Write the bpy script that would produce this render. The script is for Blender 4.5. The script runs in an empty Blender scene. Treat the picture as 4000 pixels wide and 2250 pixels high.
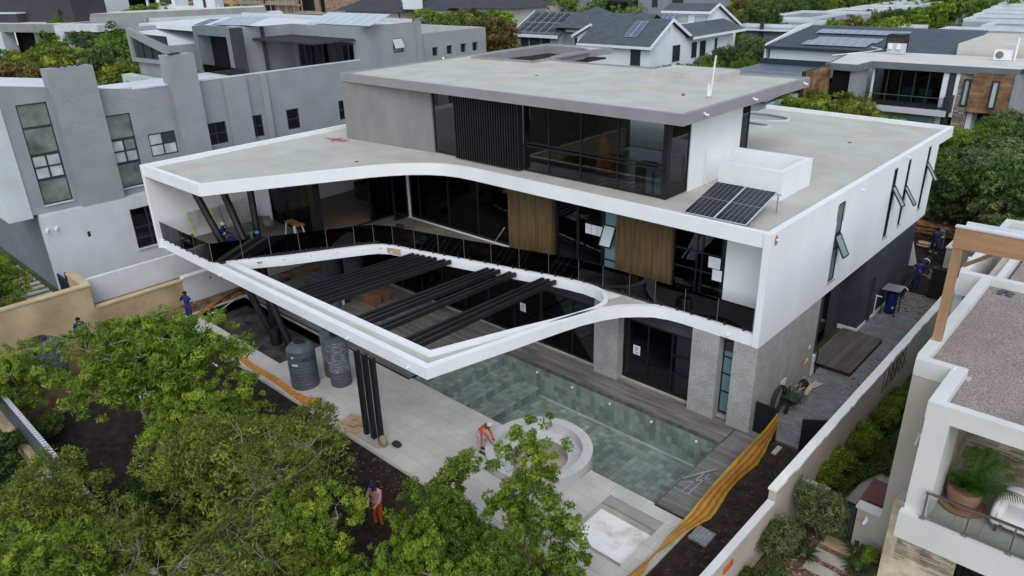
import bpy, math, random
import numpy as np
from mathutils import Vector, Matrix
from mathutils.geometry import tessellate_polygon
random.seed(7); rng = np.random.default_rng(7)
SC = bpy.context.scene
COL = SC.collection
R = math.radians

# ------------------------------------------------------------------ camera, sky, sun, exposure
CAMLOC = Vector((9.5, -23.0, 16.5))
YAW, PITCH, ROLL = -0.758248, 0.414966, -0.0294459
fw = Vector((math.sin(YAW)*math.cos(PITCH), math.cos(YAW)*math.cos(PITCH), -math.sin(PITCH)))
rt0 = Vector((math.cos(YAW), -math.sin(YAW), 0)); up0 = rt0.cross(fw)
rt = rt0*math.cos(ROLL)+up0*math.sin(ROLL); up = -rt0*math.sin(ROLL)+up0*math.cos(ROLL)
cd = bpy.data.cameras.new('camera'); cam = bpy.data.objects.new('camera', cd); COL.objects.link(cam)
cam.matrix_world = Matrix(((rt.x, up.x, -fw.x, CAMLOC.x), (rt.y, up.y, -fw.y, CAMLOC.y), (rt.z, up.z, -fw.z, CAMLOC.z), (0, 0, 0, 1)))
cd.sensor_width = 36; cd.lens = 25.816; cd.clip_start = 0.1; cd.clip_end = 6000
SC.camera = cam
SUN_EL, SUN_AZ = R(48), R(138)          # azimuth of the sun measured from +Y towards +X
w = bpy.data.worlds.new('World'); SC.world = w; w.use_nodes = True
nt = w.node_tree; bg = nt.nodes['Background']
sky = nt.nodes.new('ShaderNodeTexSky'); sky.sky_type = 'NISHITA'; sky.sun_disc = False
sky.sun_elevation = SUN_EL; sky.sun_rotation = SUN_AZ; sky.air_density = 1.0; sky.dust_density = 1.2; sky.ozone_density = 1.0
hs = nt.nodes.new('ShaderNodeHueSaturation'); hs.inputs['Saturation'].default_value = 0.52; hs.inputs['Hue'].default_value = 0.482
nt.links.new(sky.outputs[0], hs.inputs['Color']); nt.links.new(hs.outputs[0], bg.inputs[0]); bg.inputs[1].default_value = 0.15
sd = bpy.data.lights.new('sun', 'SUN'); sd.energy = 0.55; sd.angle = R(40); sd.color = (1.0, 0.99, 0.98)
sun = bpy.data.objects.new('sun', sd); COL.objects.link(sun)
sdir = Vector((math.sin(SUN_AZ)*math.cos(SUN_EL), math.cos(SUN_AZ)*math.cos(SUN_EL), math.sin(SUN_EL)))
sun.rotation_euler = sdir.to_track_quat('Z', 'Y').to_euler()
SC.view_settings.view_transform = 'Standard'; SC.view_settings.look = 'None'
SC.view_settings.exposure = 0.63; SC.view_settings.gamma = 1.0; SC.view_settings.use_curve_mapping = False
SC.render.engine = 'CYCLES'
SC.cycles.max_bounces = 8; SC.cycles.transparent_max_bounces = 12; SC.cycles.diffuse_bounces = 3; SC.cycles.glossy_bounces = 3
SC.cycles.caustics_reflective = False; SC.cycles.caustics_refractive = False

# ------------------------------------------------------------------ materials
M = {}
def mat(name, col, rough=0.8, var=0.08, scale=2.0, col2=None, fine=0.0, fscale=60, bump=0.0, bscale=40, metal=0.0, spec=0.3, rnd=0.0, stretch=None, stain=None, stscale=0.35, stamt=0.5):
    m = bpy.data.materials.new(name); m.use_nodes = True; n = m.node_tree.nodes; l = m.node_tree.links
    b = n['Principled BSDF']; b.inputs['Roughness'].default_value = rough; b.inputs['Metallic'].default_value = metal
    b.inputs['Specular IOR Level'].default_value = spec
    g = n.new('ShaderNodeNewGeometry'); mp = n.new('ShaderNodeMapping'); l.new(g.outputs['Position'], mp.inputs[0])
    if stretch: mp.inputs['Scale'].default_value = stretch
    t = n.new('ShaderNodeTexNoise'); t.inputs['Scale'].default_value = scale; t.inputs['Detail'].default_value = 6; l.new(mp.outputs[0], t.inputs['Vector'])
    cr = n.new('ShaderNodeMix'); cr.data_type = 'RGBA'
    c = Vector(col[:3]); c2 = Vector(col2) if col2 else None
    a = c*(1-var*1.6); bb = c2 if c2 else c*(1+var*1.6)
    cr.inputs['A'].default_value = (*a, 1); cr.inputs['B'].default_value = (*bb, 1)
    mr = n.new('ShaderNodeMapRange'); mr.inputs[1].default_value = 0.32; mr.inputs[2].default_value = 0.68; l.new(t.outputs[0], mr.inputs[0]); l.new(mr.outputs[0], cr.inputs['Factor'])
    out = cr.outputs['Result']
    if fine:
        f = n.new('ShaderNodeTexNoise'); f.inputs['Scale'].default_value = fscale; f.inputs['Detail'].default_value = 3; l.new(mp.outputs[0], f.inputs['Vector'])
        mm = n.new('ShaderNodeMapRange'); mm.inputs[1].default_value = 0.3; mm.inputs[2].default_value = 0.7; mm.inputs[3].default_value = 1-fine; mm.inputs[4].default_value = 1+fine; l.new(f.outputs[0], mm.inputs[0])
        vm = n.new('ShaderNodeVectorMath'); vm.operation = 'SCALE'; l.new(out, vm.inputs[0]); l.new(mm.outputs[0], vm.inputs['Scale']); out = vm.outputs[0]
    if rnd:
        oi = n.new('ShaderNodeObjectInfo'); ad = n.new('ShaderNodeMath'); ad.operation = 'ADD'; l.new(oi.outputs['Random'], ad.inputs[0]); l.new(g.outputs['Random Per Island'], ad.inputs[1])
        fr = n.new('ShaderNodeMath'); fr.operation = 'FRACT'; l.new(ad.outputs[0], fr.inputs[0])
        m2 = n.new('ShaderNodeMapRange'); m2.inputs[3].default_value = 1-rnd; m2.inputs[4].default_value = 1+rnd; l.new(fr.outputs[0], m2.inputs[0])
        vm = n.new('ShaderNodeVectorMath'); vm.operation = 'SCALE'; l.new(out, vm.inputs[0]); l.new(m2.outputs[0], vm.inputs['Scale']); out = vm.outputs[0]
    if stain:
        s = n.new('ShaderNodeTexNoise'); s.inputs['Scale'].default_value = stscale; s.inputs['Detail'].default_value = 8; s.inputs['Roughness'].default_value = 0.65; l.new(g.outputs['Position'], s.inputs['Vector'])
        sm = n.new('ShaderNodeMapRange'); sm.inputs[1].default_value = 0.52; sm.inputs[2].default_value = 0.74; sm.inputs[4].default_value = stamt; l.new(s.outputs[0], sm.inputs[0])
        mx = n.new('ShaderNodeMix'); mx.data_type = 'RGBA'; l.new(sm.outputs[0], mx.inputs['Factor']); l.new(out, mx.inputs['A']); mx.inputs['B'].default_value = (*stain, 1); out = mx.outputs['Result']
    l.new(out, b.inputs['Base Color'])
    if bump:
        f = n.new('ShaderNodeTexNoise'); f.inputs['Scale'].default_value = bscale; f.inputs['Detail'].default_value = 4; l.new(mp.outputs[0], f.inputs['Vector'])
        bp = n.new('ShaderNodeBump'); bp.inputs['Strength'].default_value = bump; bp.inputs['Distance'].default_value = 0.02; l.new(f.outputs[0], bp.inputs['Height']); l.new(bp.outputs[0], b.inputs['Normal'])
    M[name] = m
    return m
def glass(name, tint, ior=1.5, rough=0.01):
    m = bpy.data.materials.new(name); m.use_nodes = True; n = m.node_tree.nodes; l = m.node_tree.links
    n.remove(n['Principled BSDF']); o = n['Material Output']
    t = n.new('ShaderNodeBsdfTransparent'); t.inputs[0].default_value = (*tint, 1)
    g = n.new('ShaderNodeBsdfGlossy'); g.inputs['Roughness'].default_value = rough; g.inputs[0].default_value = (0.9, 0.95, 1, 1)
    f = n.new('ShaderNodeFresnel'); f.inputs[0].default_value = ior
    mx = n.new('ShaderNodeMixShader'); l.new(f.outputs[0], mx.inputs[0]); l.new(t.outputs[0], mx.inputs[1]); l.new(g.outputs[0], mx.inputs[2]); l.new(mx.outputs[0], o.inputs[0])
    M[name] = m; return m
def foliage(name, a, b, c, trans=0.25):
    """leaves: colour varies from clump to clump (attribute) and from tree to tree"""
    m = bpy.data.materials.new(name); m.use_nodes = True; n = m.node_tree.nodes; l = m.node_tree.links
    n.remove(n['Principled BSDF']); o = n['Material Output']
    at = n.new('ShaderNodeAttribute'); at.attribute_name = 'tint'; oi = n.new('ShaderNodeObjectInfo'); g = n.new('ShaderNodeNewGeometry')
    s1 = n.new('ShaderNodeMath'); s1.operation = 'MULTIPLY_ADD'; l.new(g.outputs['Random Per Island'], s1.inputs[0]); s1.inputs[1].default_value = 0.3; l.new(at.outputs['Fac'], s1.inputs[2])
    s2 = n.new('ShaderNodeMath'); s2.operation = 'MULTIPLY_ADD'; l.new(oi.outputs['Random'], s2.inputs[0]); s2.inputs[1].default_value = 0.22; l.new(s1.outputs[0], s2.inputs[2])
    cr = n.new('ShaderNodeValToRGB'); e = cr.color_ramp.elements; e[0].position = 0.1; e[0].color = (*a, 1); e[1].position = 1.3; e[1].color = (*c, 1)
    e1 = e.new(0.62); e1.color = (*b, 1); e[2].position = 1.0
    dv = n.new('ShaderNodeMath'); dv.operation = 'DIVIDE'; l.new(s2.outputs[0], dv.inputs[0]); dv.inputs[1].default_value = 1.35; l.new(dv.outputs[0], cr.inputs[0])
    d = n.new('ShaderNodeBsdfPrincipled'); d.inputs['Roughness'].default_value = 0.5; d.inputs['Specular IOR Level'].default_value = 0.35; t = n.new('ShaderNodeBsdfTranslucent'); l.new(cr.outputs[0], d.inputs[0]); l.new(cr.outputs[0], t.inputs[0])
    mx = n.new('ShaderNodeMixShader'); mx.inputs[0].default_value = trans; l.new(d.outputs[0], mx.inputs[1]); l.new(t.outputs[0], mx.inputs[2]); l.new(mx.outputs[0], o.inputs[0])
    M[name] = m; return m

mat('white_paint', (0.79, 0.80, 0.81), 0.7, 0.025, 0.6, fine=0.02, fscale=22, bump=0.1, stretch=(1, 1, 0.35), stain=(0.66, 0.66, 0.63), stscale=0.9, stamt=0.22)
mat('white_render', (0.78, 0.79, 0.79), 0.75, 0.035, 0.7, bump=0.1, bscale=60, stain=(0.66, 0.62, 0.55), stscale=0.5, stamt=0.18)
mat('roof_screed', (0.47, 0.46, 0.415), 0.75, 0.06, 0.7, fine=0.07, fscale=14, bump=0.2, bscale=15, stain=(0.44, 0.36, 0.27), stscale=0.30, stamt=0.6)
mat('grey_render', (0.23, 0.22, 0.215), 0.85, 0.07, 1.1, fine=0.16, fscale=45, bump=0.5, bscale=45, stretch=(1, 1, 0.35), stain=(0.27, 0.265, 0.26), stscale=0.8, stamt=0.5)
mat('grey_fascia', (0.27, 0.268, 0.275), 0.85, 0.05, 1.0, fine=0.12, fscale=45, bump=0.4, bscale=45)
mat('stone_render', (0.35, 0.34, 0.325), 0.85, 0.07, 2.0, fine=0.22, fscale=20, bump=0.4, bscale=25)
mat('charcoal_paint', (0.045, 0.052, 0.062), 0.7, 0.12, 1.0, stain=(0.09, 0.09, 0.09), stamt=0.25)
mat('black_steel', (0.012, 0.012, 0.014), 0.45, 0.2, 3.0, spec=0.4)
mat('black_frame', (0.012, 0.013, 0.016), 0.4, 0.1, 3.0)
mat('timber_cladding', (0.125, 0.082, 0.038), 0.65, 0.2, 1.2, fine=0.15, fscale=8, stretch=(6, 6, 0.5), rnd=0.12)
mat('cladding_back', (0.035, 0.02, 0.012), 0.8)
mat('deck_board', (0.165, 0.155, 0.142), 0.8, 0.22, 0.9, fine=0.2, fscale=10, stretch=(0.5, 4, 1), rnd=0.14)
mat('deck_board_side', (0.115, 0.10, 0.09), 0.7, 0.2, 0.9, fine=0.15, fscale=10, stretch=(4, 0.5, 1), rnd=0.12)
mat('paving_slab', (0.52, 0.50, 0.45), 0.8, 0.07, 1.0, fine=0.06, fscale=15, rnd=0.05, stain=(0.33, 0.30, 0.26), stamt=0.4)
mat('grout', (0.30, 0.29, 0.275), 0.9)
mat('pool_tile', (0.20, 0.245, 0.215), 0.5, 0.1, 0.8, col2=(0.245, 0.285, 0.25), fine=0.1, fscale=14, rnd=0.28)
mat('pool_grout', (0.15, 0.17, 0.165), 0.8)
mat('pool_edge_tile', (0.34, 0.36, 0.35), 0.6, 0.1, rnd=0.1)
mat('granite', (0.52, 0.52, 0.52), 0.7, 0.06, 1.0, fine=0.18, fscale=50)
mat('mosaic_inner', (0.33, 0.32, 0.31), 0.7, 0.1, 2, fine=0.2, fscale=30)
mat('dirty_water', (0.36, 0.29, 0.19), 0.35, 0.18, 1.6, col2=(0.52, 0.45, 0.34), spec=0.5)
mat('plaster_pool', (0.80, 0.80, 0.78), 0.85, 0.03, 1, stain=(0.36, 0.26, 0.17), stscale=0.9, stamt=0.85)
mat('concrete', (0.40, 0.37, 0.32), 0.9, 0.12, 1.5, fine=0.1, fscale=20, stain=(0.28, 0.24, 0.19), stamt=0.5)
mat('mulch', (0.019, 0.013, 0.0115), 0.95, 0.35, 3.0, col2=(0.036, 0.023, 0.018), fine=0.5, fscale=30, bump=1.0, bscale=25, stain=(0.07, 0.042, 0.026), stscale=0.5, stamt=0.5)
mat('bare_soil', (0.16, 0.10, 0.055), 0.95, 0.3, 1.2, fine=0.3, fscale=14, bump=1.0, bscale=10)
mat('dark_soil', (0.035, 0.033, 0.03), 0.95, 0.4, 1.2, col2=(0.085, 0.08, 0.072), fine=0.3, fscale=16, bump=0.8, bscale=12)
mat('grass', (0.05, 0.07, 0.022), 0.95, 0.3, 0.6, fine=0.3, fscale=12, stain=(0.10, 0.06, 0.03), stamt=0.6)
mat('brick_paver', (0.19, 0.195, 0.20), 0.8, 0.12, 1.5, rnd=0.16, stain=(0.16, 0.105, 0.06), stscale=0.45, stamt=0.75)
mat('paver_joint', (0.11, 0.10, 0.09), 0.95, 0.2, stain=(0.16, 0.105, 0.06), stscale=0.45, stamt=0.75)
mat('sand_plaster', (0.45, 0.35, 0.21), 0.9, 0.14, 0.7, fine=0.08, fscale=10, stain=(0.26, 0.17, 0.08), stscale=0.55, stamt=0.8)
mat('sand_cap', (0.52, 0.41, 0.25), 0.9, 0.1, 0.9, stain=(0.35, 0.26, 0.15), stamt=0.5)
mat('dirty_white', (0.66, 0.68, 0.70), 0.85, 0.05, 0.8, stain=(0.40, 0.34, 0.26), stscale=0.5, stamt=0.45)
mat('neighbour_grey', (0.275, 0.288, 0.30), 0.85, 0.05, 0.8, fine=0.05, fscale=30, bump=0.2)
mat('neighbour_dark', (0.15, 0.162, 0.18), 0.85, 0.06, 0.8, fine=0.05, fscale=30)
mat('neighbour_light', (0.54, 0.56, 0.58), 0.85, 0.05, 0.8, fine=0.03, fscale=30, stain=(0.40, 0.40, 0.38), stamt=0.3)
mat('neighbour_roof', (0.60, 0.63, 0.67), 0.7, 0.05, 0.7)
mat('panel_dark', (0.045, 0.042, 0.05), 0.7, 0.1)
mat('mint', (0.45, 0.55, 0.52), 0.7, 0.04)
mat('steel_blue', (0.028, 0.036, 0.048), 0.45, 0.1)
mat('beige_wall', (0.46, 0.405, 0.34), 0.85, 0.05, 0.8, fine=0.05, fscale=35, bump=0.2)
mat('cream_paint', (0.62, 0.615, 0.60), 0.8, 0.04, 0.9, stain=(0.5, 0.46, 0.40), stamt=0.3)
mat('boundary_cap', (0.78, 0.77, 0.74), 0.8, 0.03, 1, stain=(0.52, 0.47, 0.38), stamt=0.5)
mat('gravel', (0.285, 0.235, 0.215), 0.95, 0.06, 1.2, fine=0.55, fscale=26, bump=1.0, bscale=30)
mat('pergola_wood', (0.36, 0.21, 0.115), 0.6, 0.12, 1.0, fine=0.16, fscale=26, stretch=(0.6, 6, 6))
mat('pergola_wood_post', (0.34, 0.20, 0.11), 0.6, 0.12, 1.0, fine=0.16, fscale=26, stretch=(6, 6, 0.5))
mat('ledge_stone', (0.48, 0.39, 0.27), 0.85, 0.2, 2.0, col2=(0.60, 0.52, 0.39), rnd=0.42)
mat('ledge_stone_far', (0.26, 0.21, 0.17), 0.85, 0.2, 2.0, col2=(0.34, 0.30, 0.26), rnd=0.4)
mat('timber_board', (0.22, 0.115, 0.05), 0.65, 0.3, 1.1, col2=(0.28, 0.17, 0.09), fine=0.2, fscale=8, rnd=0.3)
mat('pane_reflect_dim', (0.13, 0.155, 0.135), 0.12, 0.25, 0.9, col2=(0.24, 0.27, 0.24), spec=0.8)  # opaque pane, sky reflection put into its greenish base colour
mat('pane_reflect_pale', (0.42, 0.47, 0.46), 0.12, 0.15, 1.2, col2=(0.60, 0.64, 0.63), spec=0.8)  # paler opaque pane, bright sky reflection painted as flat colour
mat('terracotta', (0.29, 0.16, 0.10), 0.8, 0.1, 3, stain=(0.40, 0.28, 0.20), stamt=0.5)
mat('tile_floor', (0.36, 0.38, 0.34), 0.5, 0.05, 1.0, rnd=0.03)
mat('sofa_cloth', (0.72, 0.69, 0.69), 0.9, 0.05, 3, bump=0.4, bscale=9)
mat('stainless', (0.40, 0.38, 0.36), 0.3, 0.05, metal=0.9)
mat('galvanised', (0.5, 0.52, 0.54), 0.4, 0.1, 4, metal=0.7)
mat('dark_metal_roof', (0.085, 0.105, 0.13), 0.5, 0.06, 0.6, rnd=0.05)
mat('light_metal_roof', (0.20, 0.235, 0.27), 0.5, 0.05, 0.6, rnd=0.05)
mat('slate_roof', (0.075, 0.09, 0.105), 0.7, 0.1, 1.0, fine=0.12, fscale=5)
mat('house_white', (0.72, 0.74, 0.78), 0.8, 0.03, 0.5)
mat('house_blue_grey', (0.36, 0.385, 0.42), 0.8, 0.04, 0.5)
mat('house_purple_grey', (0.24, 0.24, 0.28), 0.8, 0.05, 0.5)
mat('charcoal_house', (0.05, 0.05, 0.06), 0.8, 0.08, 0.5)
mat('far_grey', (0.24, 0.245, 0.24), 0.8, 0.08, 0.5)
mat('far_cream', (0.55, 0.52, 0.47), 0.8, 0.05, 0.5)
mat('flat_roof_grey', (0.24, 0.24, 0.22), 0.9, 0.15, 0.5, fine=0.1, fscale=4)
mat('flat_roof_white', (0.60, 0.58, 0.54), 0.8, 0.06, 0.5, stain=(0.42, 0.34, 0.25), stscale=0.25, stamt=0.6)
mat('red_brick', (0.32, 0.19, 0.13), 0.9, 0.25, 1.2, col2=(0.42, 0.30, 0.22), fine=0.3, fscale=5)
mat('scaffold', (0.42, 0.34, 0.24), 0.7, 0.1)
mat('orange_earth', (0.40, 0.20, 0.08), 0.95, 0.2, 0.3)
mat('green_net', (0.03, 0.09, 0.075), 0.9, 0.1)
mat('solar_dark', (0.010, 0.011, 0.018), 0.22, 0.1, 5, spec=0.5)
mat('solar_blue', (0.10, 0.125, 0.21), 0.25, 0.08, 2, spec=0.6)
mat('solar_pale', (0.32, 0.37, 0.44), 0.25, 0.05, 2, spec=0.6)
mat('alu', (0.62, 0.64, 0.66), 0.4, 0.03, metal=0.3)
mat('cell_line', (0.26, 0.27, 0.30), 0.5)
mat('tank_grey', (0.085, 0.10, 0.12), 0.5, 0.12, 2.5, fine=0.05, fscale=10, stain=(0.15, 0.17, 0.19), stscale=2.0, stamt=0.3)
mat('tank_lid', (0.02, 0.021, 0.024), 0.5)
mat('tank_blue', (0.012, 0.022, 0.15), 0.4, 0.1)
mat('orange_net', (0.62, 0.13, 0.03), 0.8, 0.25, 5)
mat('banner_red', (0.46, 0.11, 0.04), 0.7, 0.12, 3)
mat('banner_yellow', (0.45, 0.33, 0.02), 0.7, 0.12, 3)
mat('cardboard', (0.44, 0.31, 0.19), 0.9, 0.1, 2)
mat('carton', (0.20, 0.10, 0.055), 0.9, 0.1, 2)
mat('canvas', (0.36, 0.28, 0.18), 0.9, 0.1, 5, bump=0.3, bscale=20)
mat('slate_cloth', (0.03, 0.035, 0.045), 0.8)
mat('blue_overall', (0.012, 0.03, 0.16), 0.85, 0.2, 6, bump=0.4, bscale=18)
mat('navy_overall', (0.012, 0.02, 0.065), 0.85, 0.2, 6, bump=0.4, bscale=18)
mat('pink_cloth', (0.50, 0.27, 0.29), 0.85, 0.15, 6, bump=0.4, bscale=18)
mat('grey_cloth', (0.14, 0.14, 0.16), 0.85, 0.15, 6)
mat('green_cloth', (0.15, 0.22, 0.17), 0.85, 0.15, 6)
mat('skin', (0.075, 0.04, 0.028), 0.55, 0.1, 6)
mat('hair', (0.008, 0.007, 0.007), 0.9)
mat('boots', (0.03, 0.022, 0.018), 0.7)
mat('hi_vis', (0.55, 0.72, 0.12), 0.6)
mat('navy_wool', (0.01, 0.014, 0.06), 0.95)
mat('red_wool', (0.22, 0.02, 0.03), 0.95)
mat('pale_cap', (0.55, 0.5, 0.5), 0.9)
mat('blue_plastic', (0.10, 0.32, 0.62), 0.5)
mat('white_plastic', (0.78, 0.79, 0.80), 0.45, 0.03)
mat('cable_red', (0.35, 0.08, 0.06), 0.6)
mat('yellow_pipe', (0.75, 0.55, 0.02), 0.5)
mat('rubber', (0.012, 0.012, 0.013), 0.6)
mat('barrow_green', (0.035, 0.06, 0.05), 0.6, 0.3, 4, stain=(0.10, 0.09, 0.06), stscale=2, stamt=0.6)
mat('red_metal', (0.50, 0.06, 0.025), 0.5)
mat('wood_raw', (0.42, 0.28, 0.15), 0.8, 0.2, 3)
mat('wood_log', (0.26, 0.115, 0.045), 0.8, 0.3, 3)
mat('marble', (0.34, 0.32, 0.31), 0.35, 0.12, 1.1, col2=(0.62, 0.60, 0.58), stain=(0.26, 0.23, 0.22), stscale=1.6, stamt=0.8)
mat('marble_tape', (0.70, 0.66, 0.10), 0.8)
mat('paper', (0.72, 0.72, 0.76), 0.8, 0.02)
mat('print_dark', (0.08, 0.05, 0.07), 0.8)
mat('frosted', (0.13, 0.24, 0.27), 0.35, 0.05, 1.0, spec=0.5)
mat('frosted_pale', (0.42, 0.52, 0.53), 0.3, 0.05, 1.0, spec=0.5)
mat('sash_glass', (0.16, 0.22, 0.23), 0.25, 0.1, 1.0, spec=0.5)
mat('sash_dark', (0.02, 0.025, 0.028), 0.25, 0.1, 1.0, spec=0.5)
mat('floor_wood', (0.26, 0.19, 0.13), 0.45, 0.12, 1.5, stretch=(0.6, 4, 1))
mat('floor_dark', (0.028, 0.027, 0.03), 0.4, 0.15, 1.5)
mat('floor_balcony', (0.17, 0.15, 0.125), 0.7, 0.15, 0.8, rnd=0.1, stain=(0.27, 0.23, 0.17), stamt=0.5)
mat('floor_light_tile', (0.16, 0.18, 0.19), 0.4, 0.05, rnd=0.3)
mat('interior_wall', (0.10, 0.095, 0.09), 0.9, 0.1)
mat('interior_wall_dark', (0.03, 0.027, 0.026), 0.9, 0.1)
mat('curtain', (0.40, 0.42, 0.44), 0.9, 0.1, 1, stretch=(8, 8, 0.3))
mat('teal_cloth', (0.09, 0.22, 0.25), 0.9)
mat('red_wood', (0.155, 0.045, 0.03), 0.5, 0.15, 2, stretch=(0.5, 4, 1))
mat('bark', (0.27, 0.245, 0.21), 0.9, 0.2, 6)
mat('bark_dark', (0.085, 0.07, 0.055), 0.9, 0.2, 6)
mat('drain_frame', (0.22, 0.21, 0.19), 0.7, 0.2, 5)
mat('void', (0.004, 0.004, 0.004), 1.0)
mat('rust', (0.42, 0.22, 0.05), 0.9, 0.2, 6)
mat('car_silver', (0.42, 0.44, 0.46), 0.3, 0.03, metal=0.5)
mat('car_glass', (0.03, 0.04, 0.045), 0.1, spec=0.8)
mat('tail_red', (0.35, 0.02, 0.01), 0.4)
mat('crack', (0.09, 0.095, 0.10), 0.9)
mat('pebble', (0.26, 0.17, 0.13), 0.9, 0.2, 4, rnd=0.4)
glass('window_glass', (0.6, 0.62, 0.64), 1.4)
glass('dark_glass', (0.12, 0.12, 0.125), 1.42)
glass('clear_glass', (0.93, 0.95, 0.945), 1.25)
glass('neighbour_glass', (0.66, 0.74, 0.72), 1.8)
foliage('leaf_bright', (0.075, 0.13, 0.012), (0.20, 0.30, 0.022), (0.42, 0.50, 0.05), 0.42)
foliage('leaf_olive', (0.08, 0.11, 0.016), (0.19, 0.245, 0.028), (0.40, 0.44, 0.05), 0.42)
foliage('leaf_mid', (0.065, 0.115, 0.014), (0.16, 0.25, 0.024), (0.33, 0.42, 0.05), 0.42)
foliage('leaf_dark', (0.03, 0.06, 0.014), (0.075, 0.13, 0.025), (0.17, 0.22, 0.05), 0.3)
foliage('leaf_silver', (0.065, 0.09, 0.03), (0.14, 0.18, 0.06), (0.27, 0.32, 0.12), 0.3)
foliage('leaf_brown', (0.07, 0.06, 0.014), (0.15, 0.11, 0.025), (0.26, 0.17, 0.035))
foliage('leaf_palm', (0.06, 0.16, 0.015), (0.16, 0.34, 0.025), (0.44, 0.52, 0.04), 0.45)

for k_ in ('banner_red', 'banner_yellow', 'orange_net'): M[k_].node_tree.nodes['Principled BSDF'].inputs['Alpha'].default_value = 0.84
# ------------------------------------------------------------------ mesh helpers
class MB:
    def __init__(s): s.v = []; s.f = []; s.m = []
    def add(s, vs, fs, mi=0):
        n = len(s.v); s.v += [tuple(p) for p in vs]; s.f += [tuple(i+n for i in f) for f in fs]; s.m += [mi]*len(fs)
    def box(s, x0, y0, z0, x1, y1, z1, mi=0):
        if x0 > x1: x0, x1 = x1, x0
        if y0 > y1: y0, y1 = y1, y0
        if z0 > z1: z0, z1 = z1, z0
        s.add([(x0, y0, z0), (x1, y0, z0), (x1, y1, z0), (x0, y1, z0), (x0, y0, z1), (x1, y0, z1), (x1, y1, z1), (x0, y1, z1)],
              [(0, 3, 2, 1), (4, 5, 6, 7), (0, 1, 5, 4), (1, 2, 6, 5), (2, 3, 7, 6), (3, 0, 4, 7)], mi)
        return s
    def obox(s, c, ux, uy, uz, mi=0):
        """box from centre and half-axis vectors"""
        c = Vector(c); ux = Vector(ux); uy = Vector(uy); uz = Vector(uz); vs = []
        for k in (-1, 1):
            for a, b in ((-1, -1), (1, -1), (1, 1), (-1, 1)): vs.append(c+ux*a+uy*b+uz*k)
        s.add(vs, [(0, 3, 2, 1), (4, 5, 6, 7), (0, 1, 5, 4), (1, 2, 6, 5), (2, 3, 7, 6), (3, 0, 4, 7)], mi); return s
    def bar(s, a, b, wd, ht, upv=(0, 0, 1), mi=0):
        a = Vector(a); b = Vector(b); d = b-a; L = d.length; d = d/L; u = Vector(upv); sx = d.cross(u)
        if sx.length < 1e-4: sx = d.cross(Vector((1, 0, 0)))
        sx.normalize(); uu = sx.cross(d)
        return s.obox((a+b)/2, d*L/2, sx*wd/2, uu*ht/2, mi)
    def prism(s, poly, z0, z1, holes=(), mi=0, top=True, bottom=True):
        loops = [list(poly)]+[list(h) for h in holes]
        allp = [p for L in loops for p in L]; n = len(allp)
        tris = tessellate_polygon([[Vector((p[0], p[1], 0)) for p in L] for L in loops])
        vs = [(p[0], p[1], z0) for p in allp]+[(p[0], p[1], z1) for p in allp]; fs = []
        for t in tris:
            a, b, c = [Vector((*allp[i][:2], 0)) for i in t]
            if (b-a).cross(c-a).z < 0: t = (t[0], t[2], t[1])
            if top: fs.append(tuple(i+n for i in t))
            if bottom: fs.append((t[2], t[1], t[0]))
        k = 0
        for li, L in enumerate(loops):
            ar = sum(L[i][0]*L[(i+1) % len(L)][1]-L[(i+1) % len(L)][0]*L[i][1] for i in range(len(L)))
            ccw = ar > 0
            if li: ccw = not ccw
            for i in range(len(L)):
                a = k+i; b = k+(i+1) % len(L)
                fs.append((a, b, b+n, a+n) if ccw else (b, a, a+n, b+n))
            k += len(L)
        s.add(vs, fs, mi); return s
    def xprism(s, poly, x0, x1, mi=0):
        """polygon of (y,z) swept along x"""
        n = len(poly); vs = [(x0, p[0], p[1]) for p in poly]+[(x1, p[0], p[1]) for p in poly]
        fs = [tuple(range(n)), tuple(range(2*n-1, n-1, -1))]+[(i, i+n, (i+1) % n+n, (i+1) % n) for i in range(n)]
        s.add(vs, fs, mi); return s
    def yprism(s, poly, y0, y1, mi=0):
        n = len(poly); vs = [(p[0], y0, p[1]) for p in poly]+[(p[0], y1, p[1]) for p in poly]
        fs = [tuple(range(n)), tuple(range(2*n-1, n-1, -1))]+[(i, i+n, (i+1) % n+n, (i+1) % n) for i in range(n)]
        s.add(vs, fs, mi); return s
    def tube(s, pts, r, n=8, mi=0, caps=True):
        pts = [Vector(p) for p in pts]; rs = r if isinstance(r, (list, tuple)) else [r]*len(pts); rings = []
        pu = None
        for i, p in enumerate(pts):
            d = (pts[min(i+1, len(pts)-1)]-pts[max(i-1, 0)])
            if d.length < 1e-9: d = Vector((0, 0, 1))
            d.normalize()
            u = pu if pu is not None else (Vector((0, 0, 1)) if abs(d.z) < 0.9 else Vector((1, 0, 0)))
            u = (u-d*u.dot(d)); u = u.normalized() if u.length > 1e-5 else d.orthogonal().normalized(); pu = u; v = d.cross(u)
            rings.append([p+(u*math.cos(2*math.pi*k/n)+v*math.sin(2*math.pi*k/n))*rs[i] for k in range(n)])
        vs = [q for rg in rings for q in rg]; fs = []
        for i in range(len(pts)-1):
            for k in range(n): fs.append((i*n+k, i*n+(k+1) % n, (i+1)*n+(k+1) % n, (i+1)*n+k))
        if caps: fs.append(tuple(range(n-1, -1, -1))); fs.append(tuple((len(pts)-1)*n+k for k in range(n)))
        s.add(vs, fs, mi); return s
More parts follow.
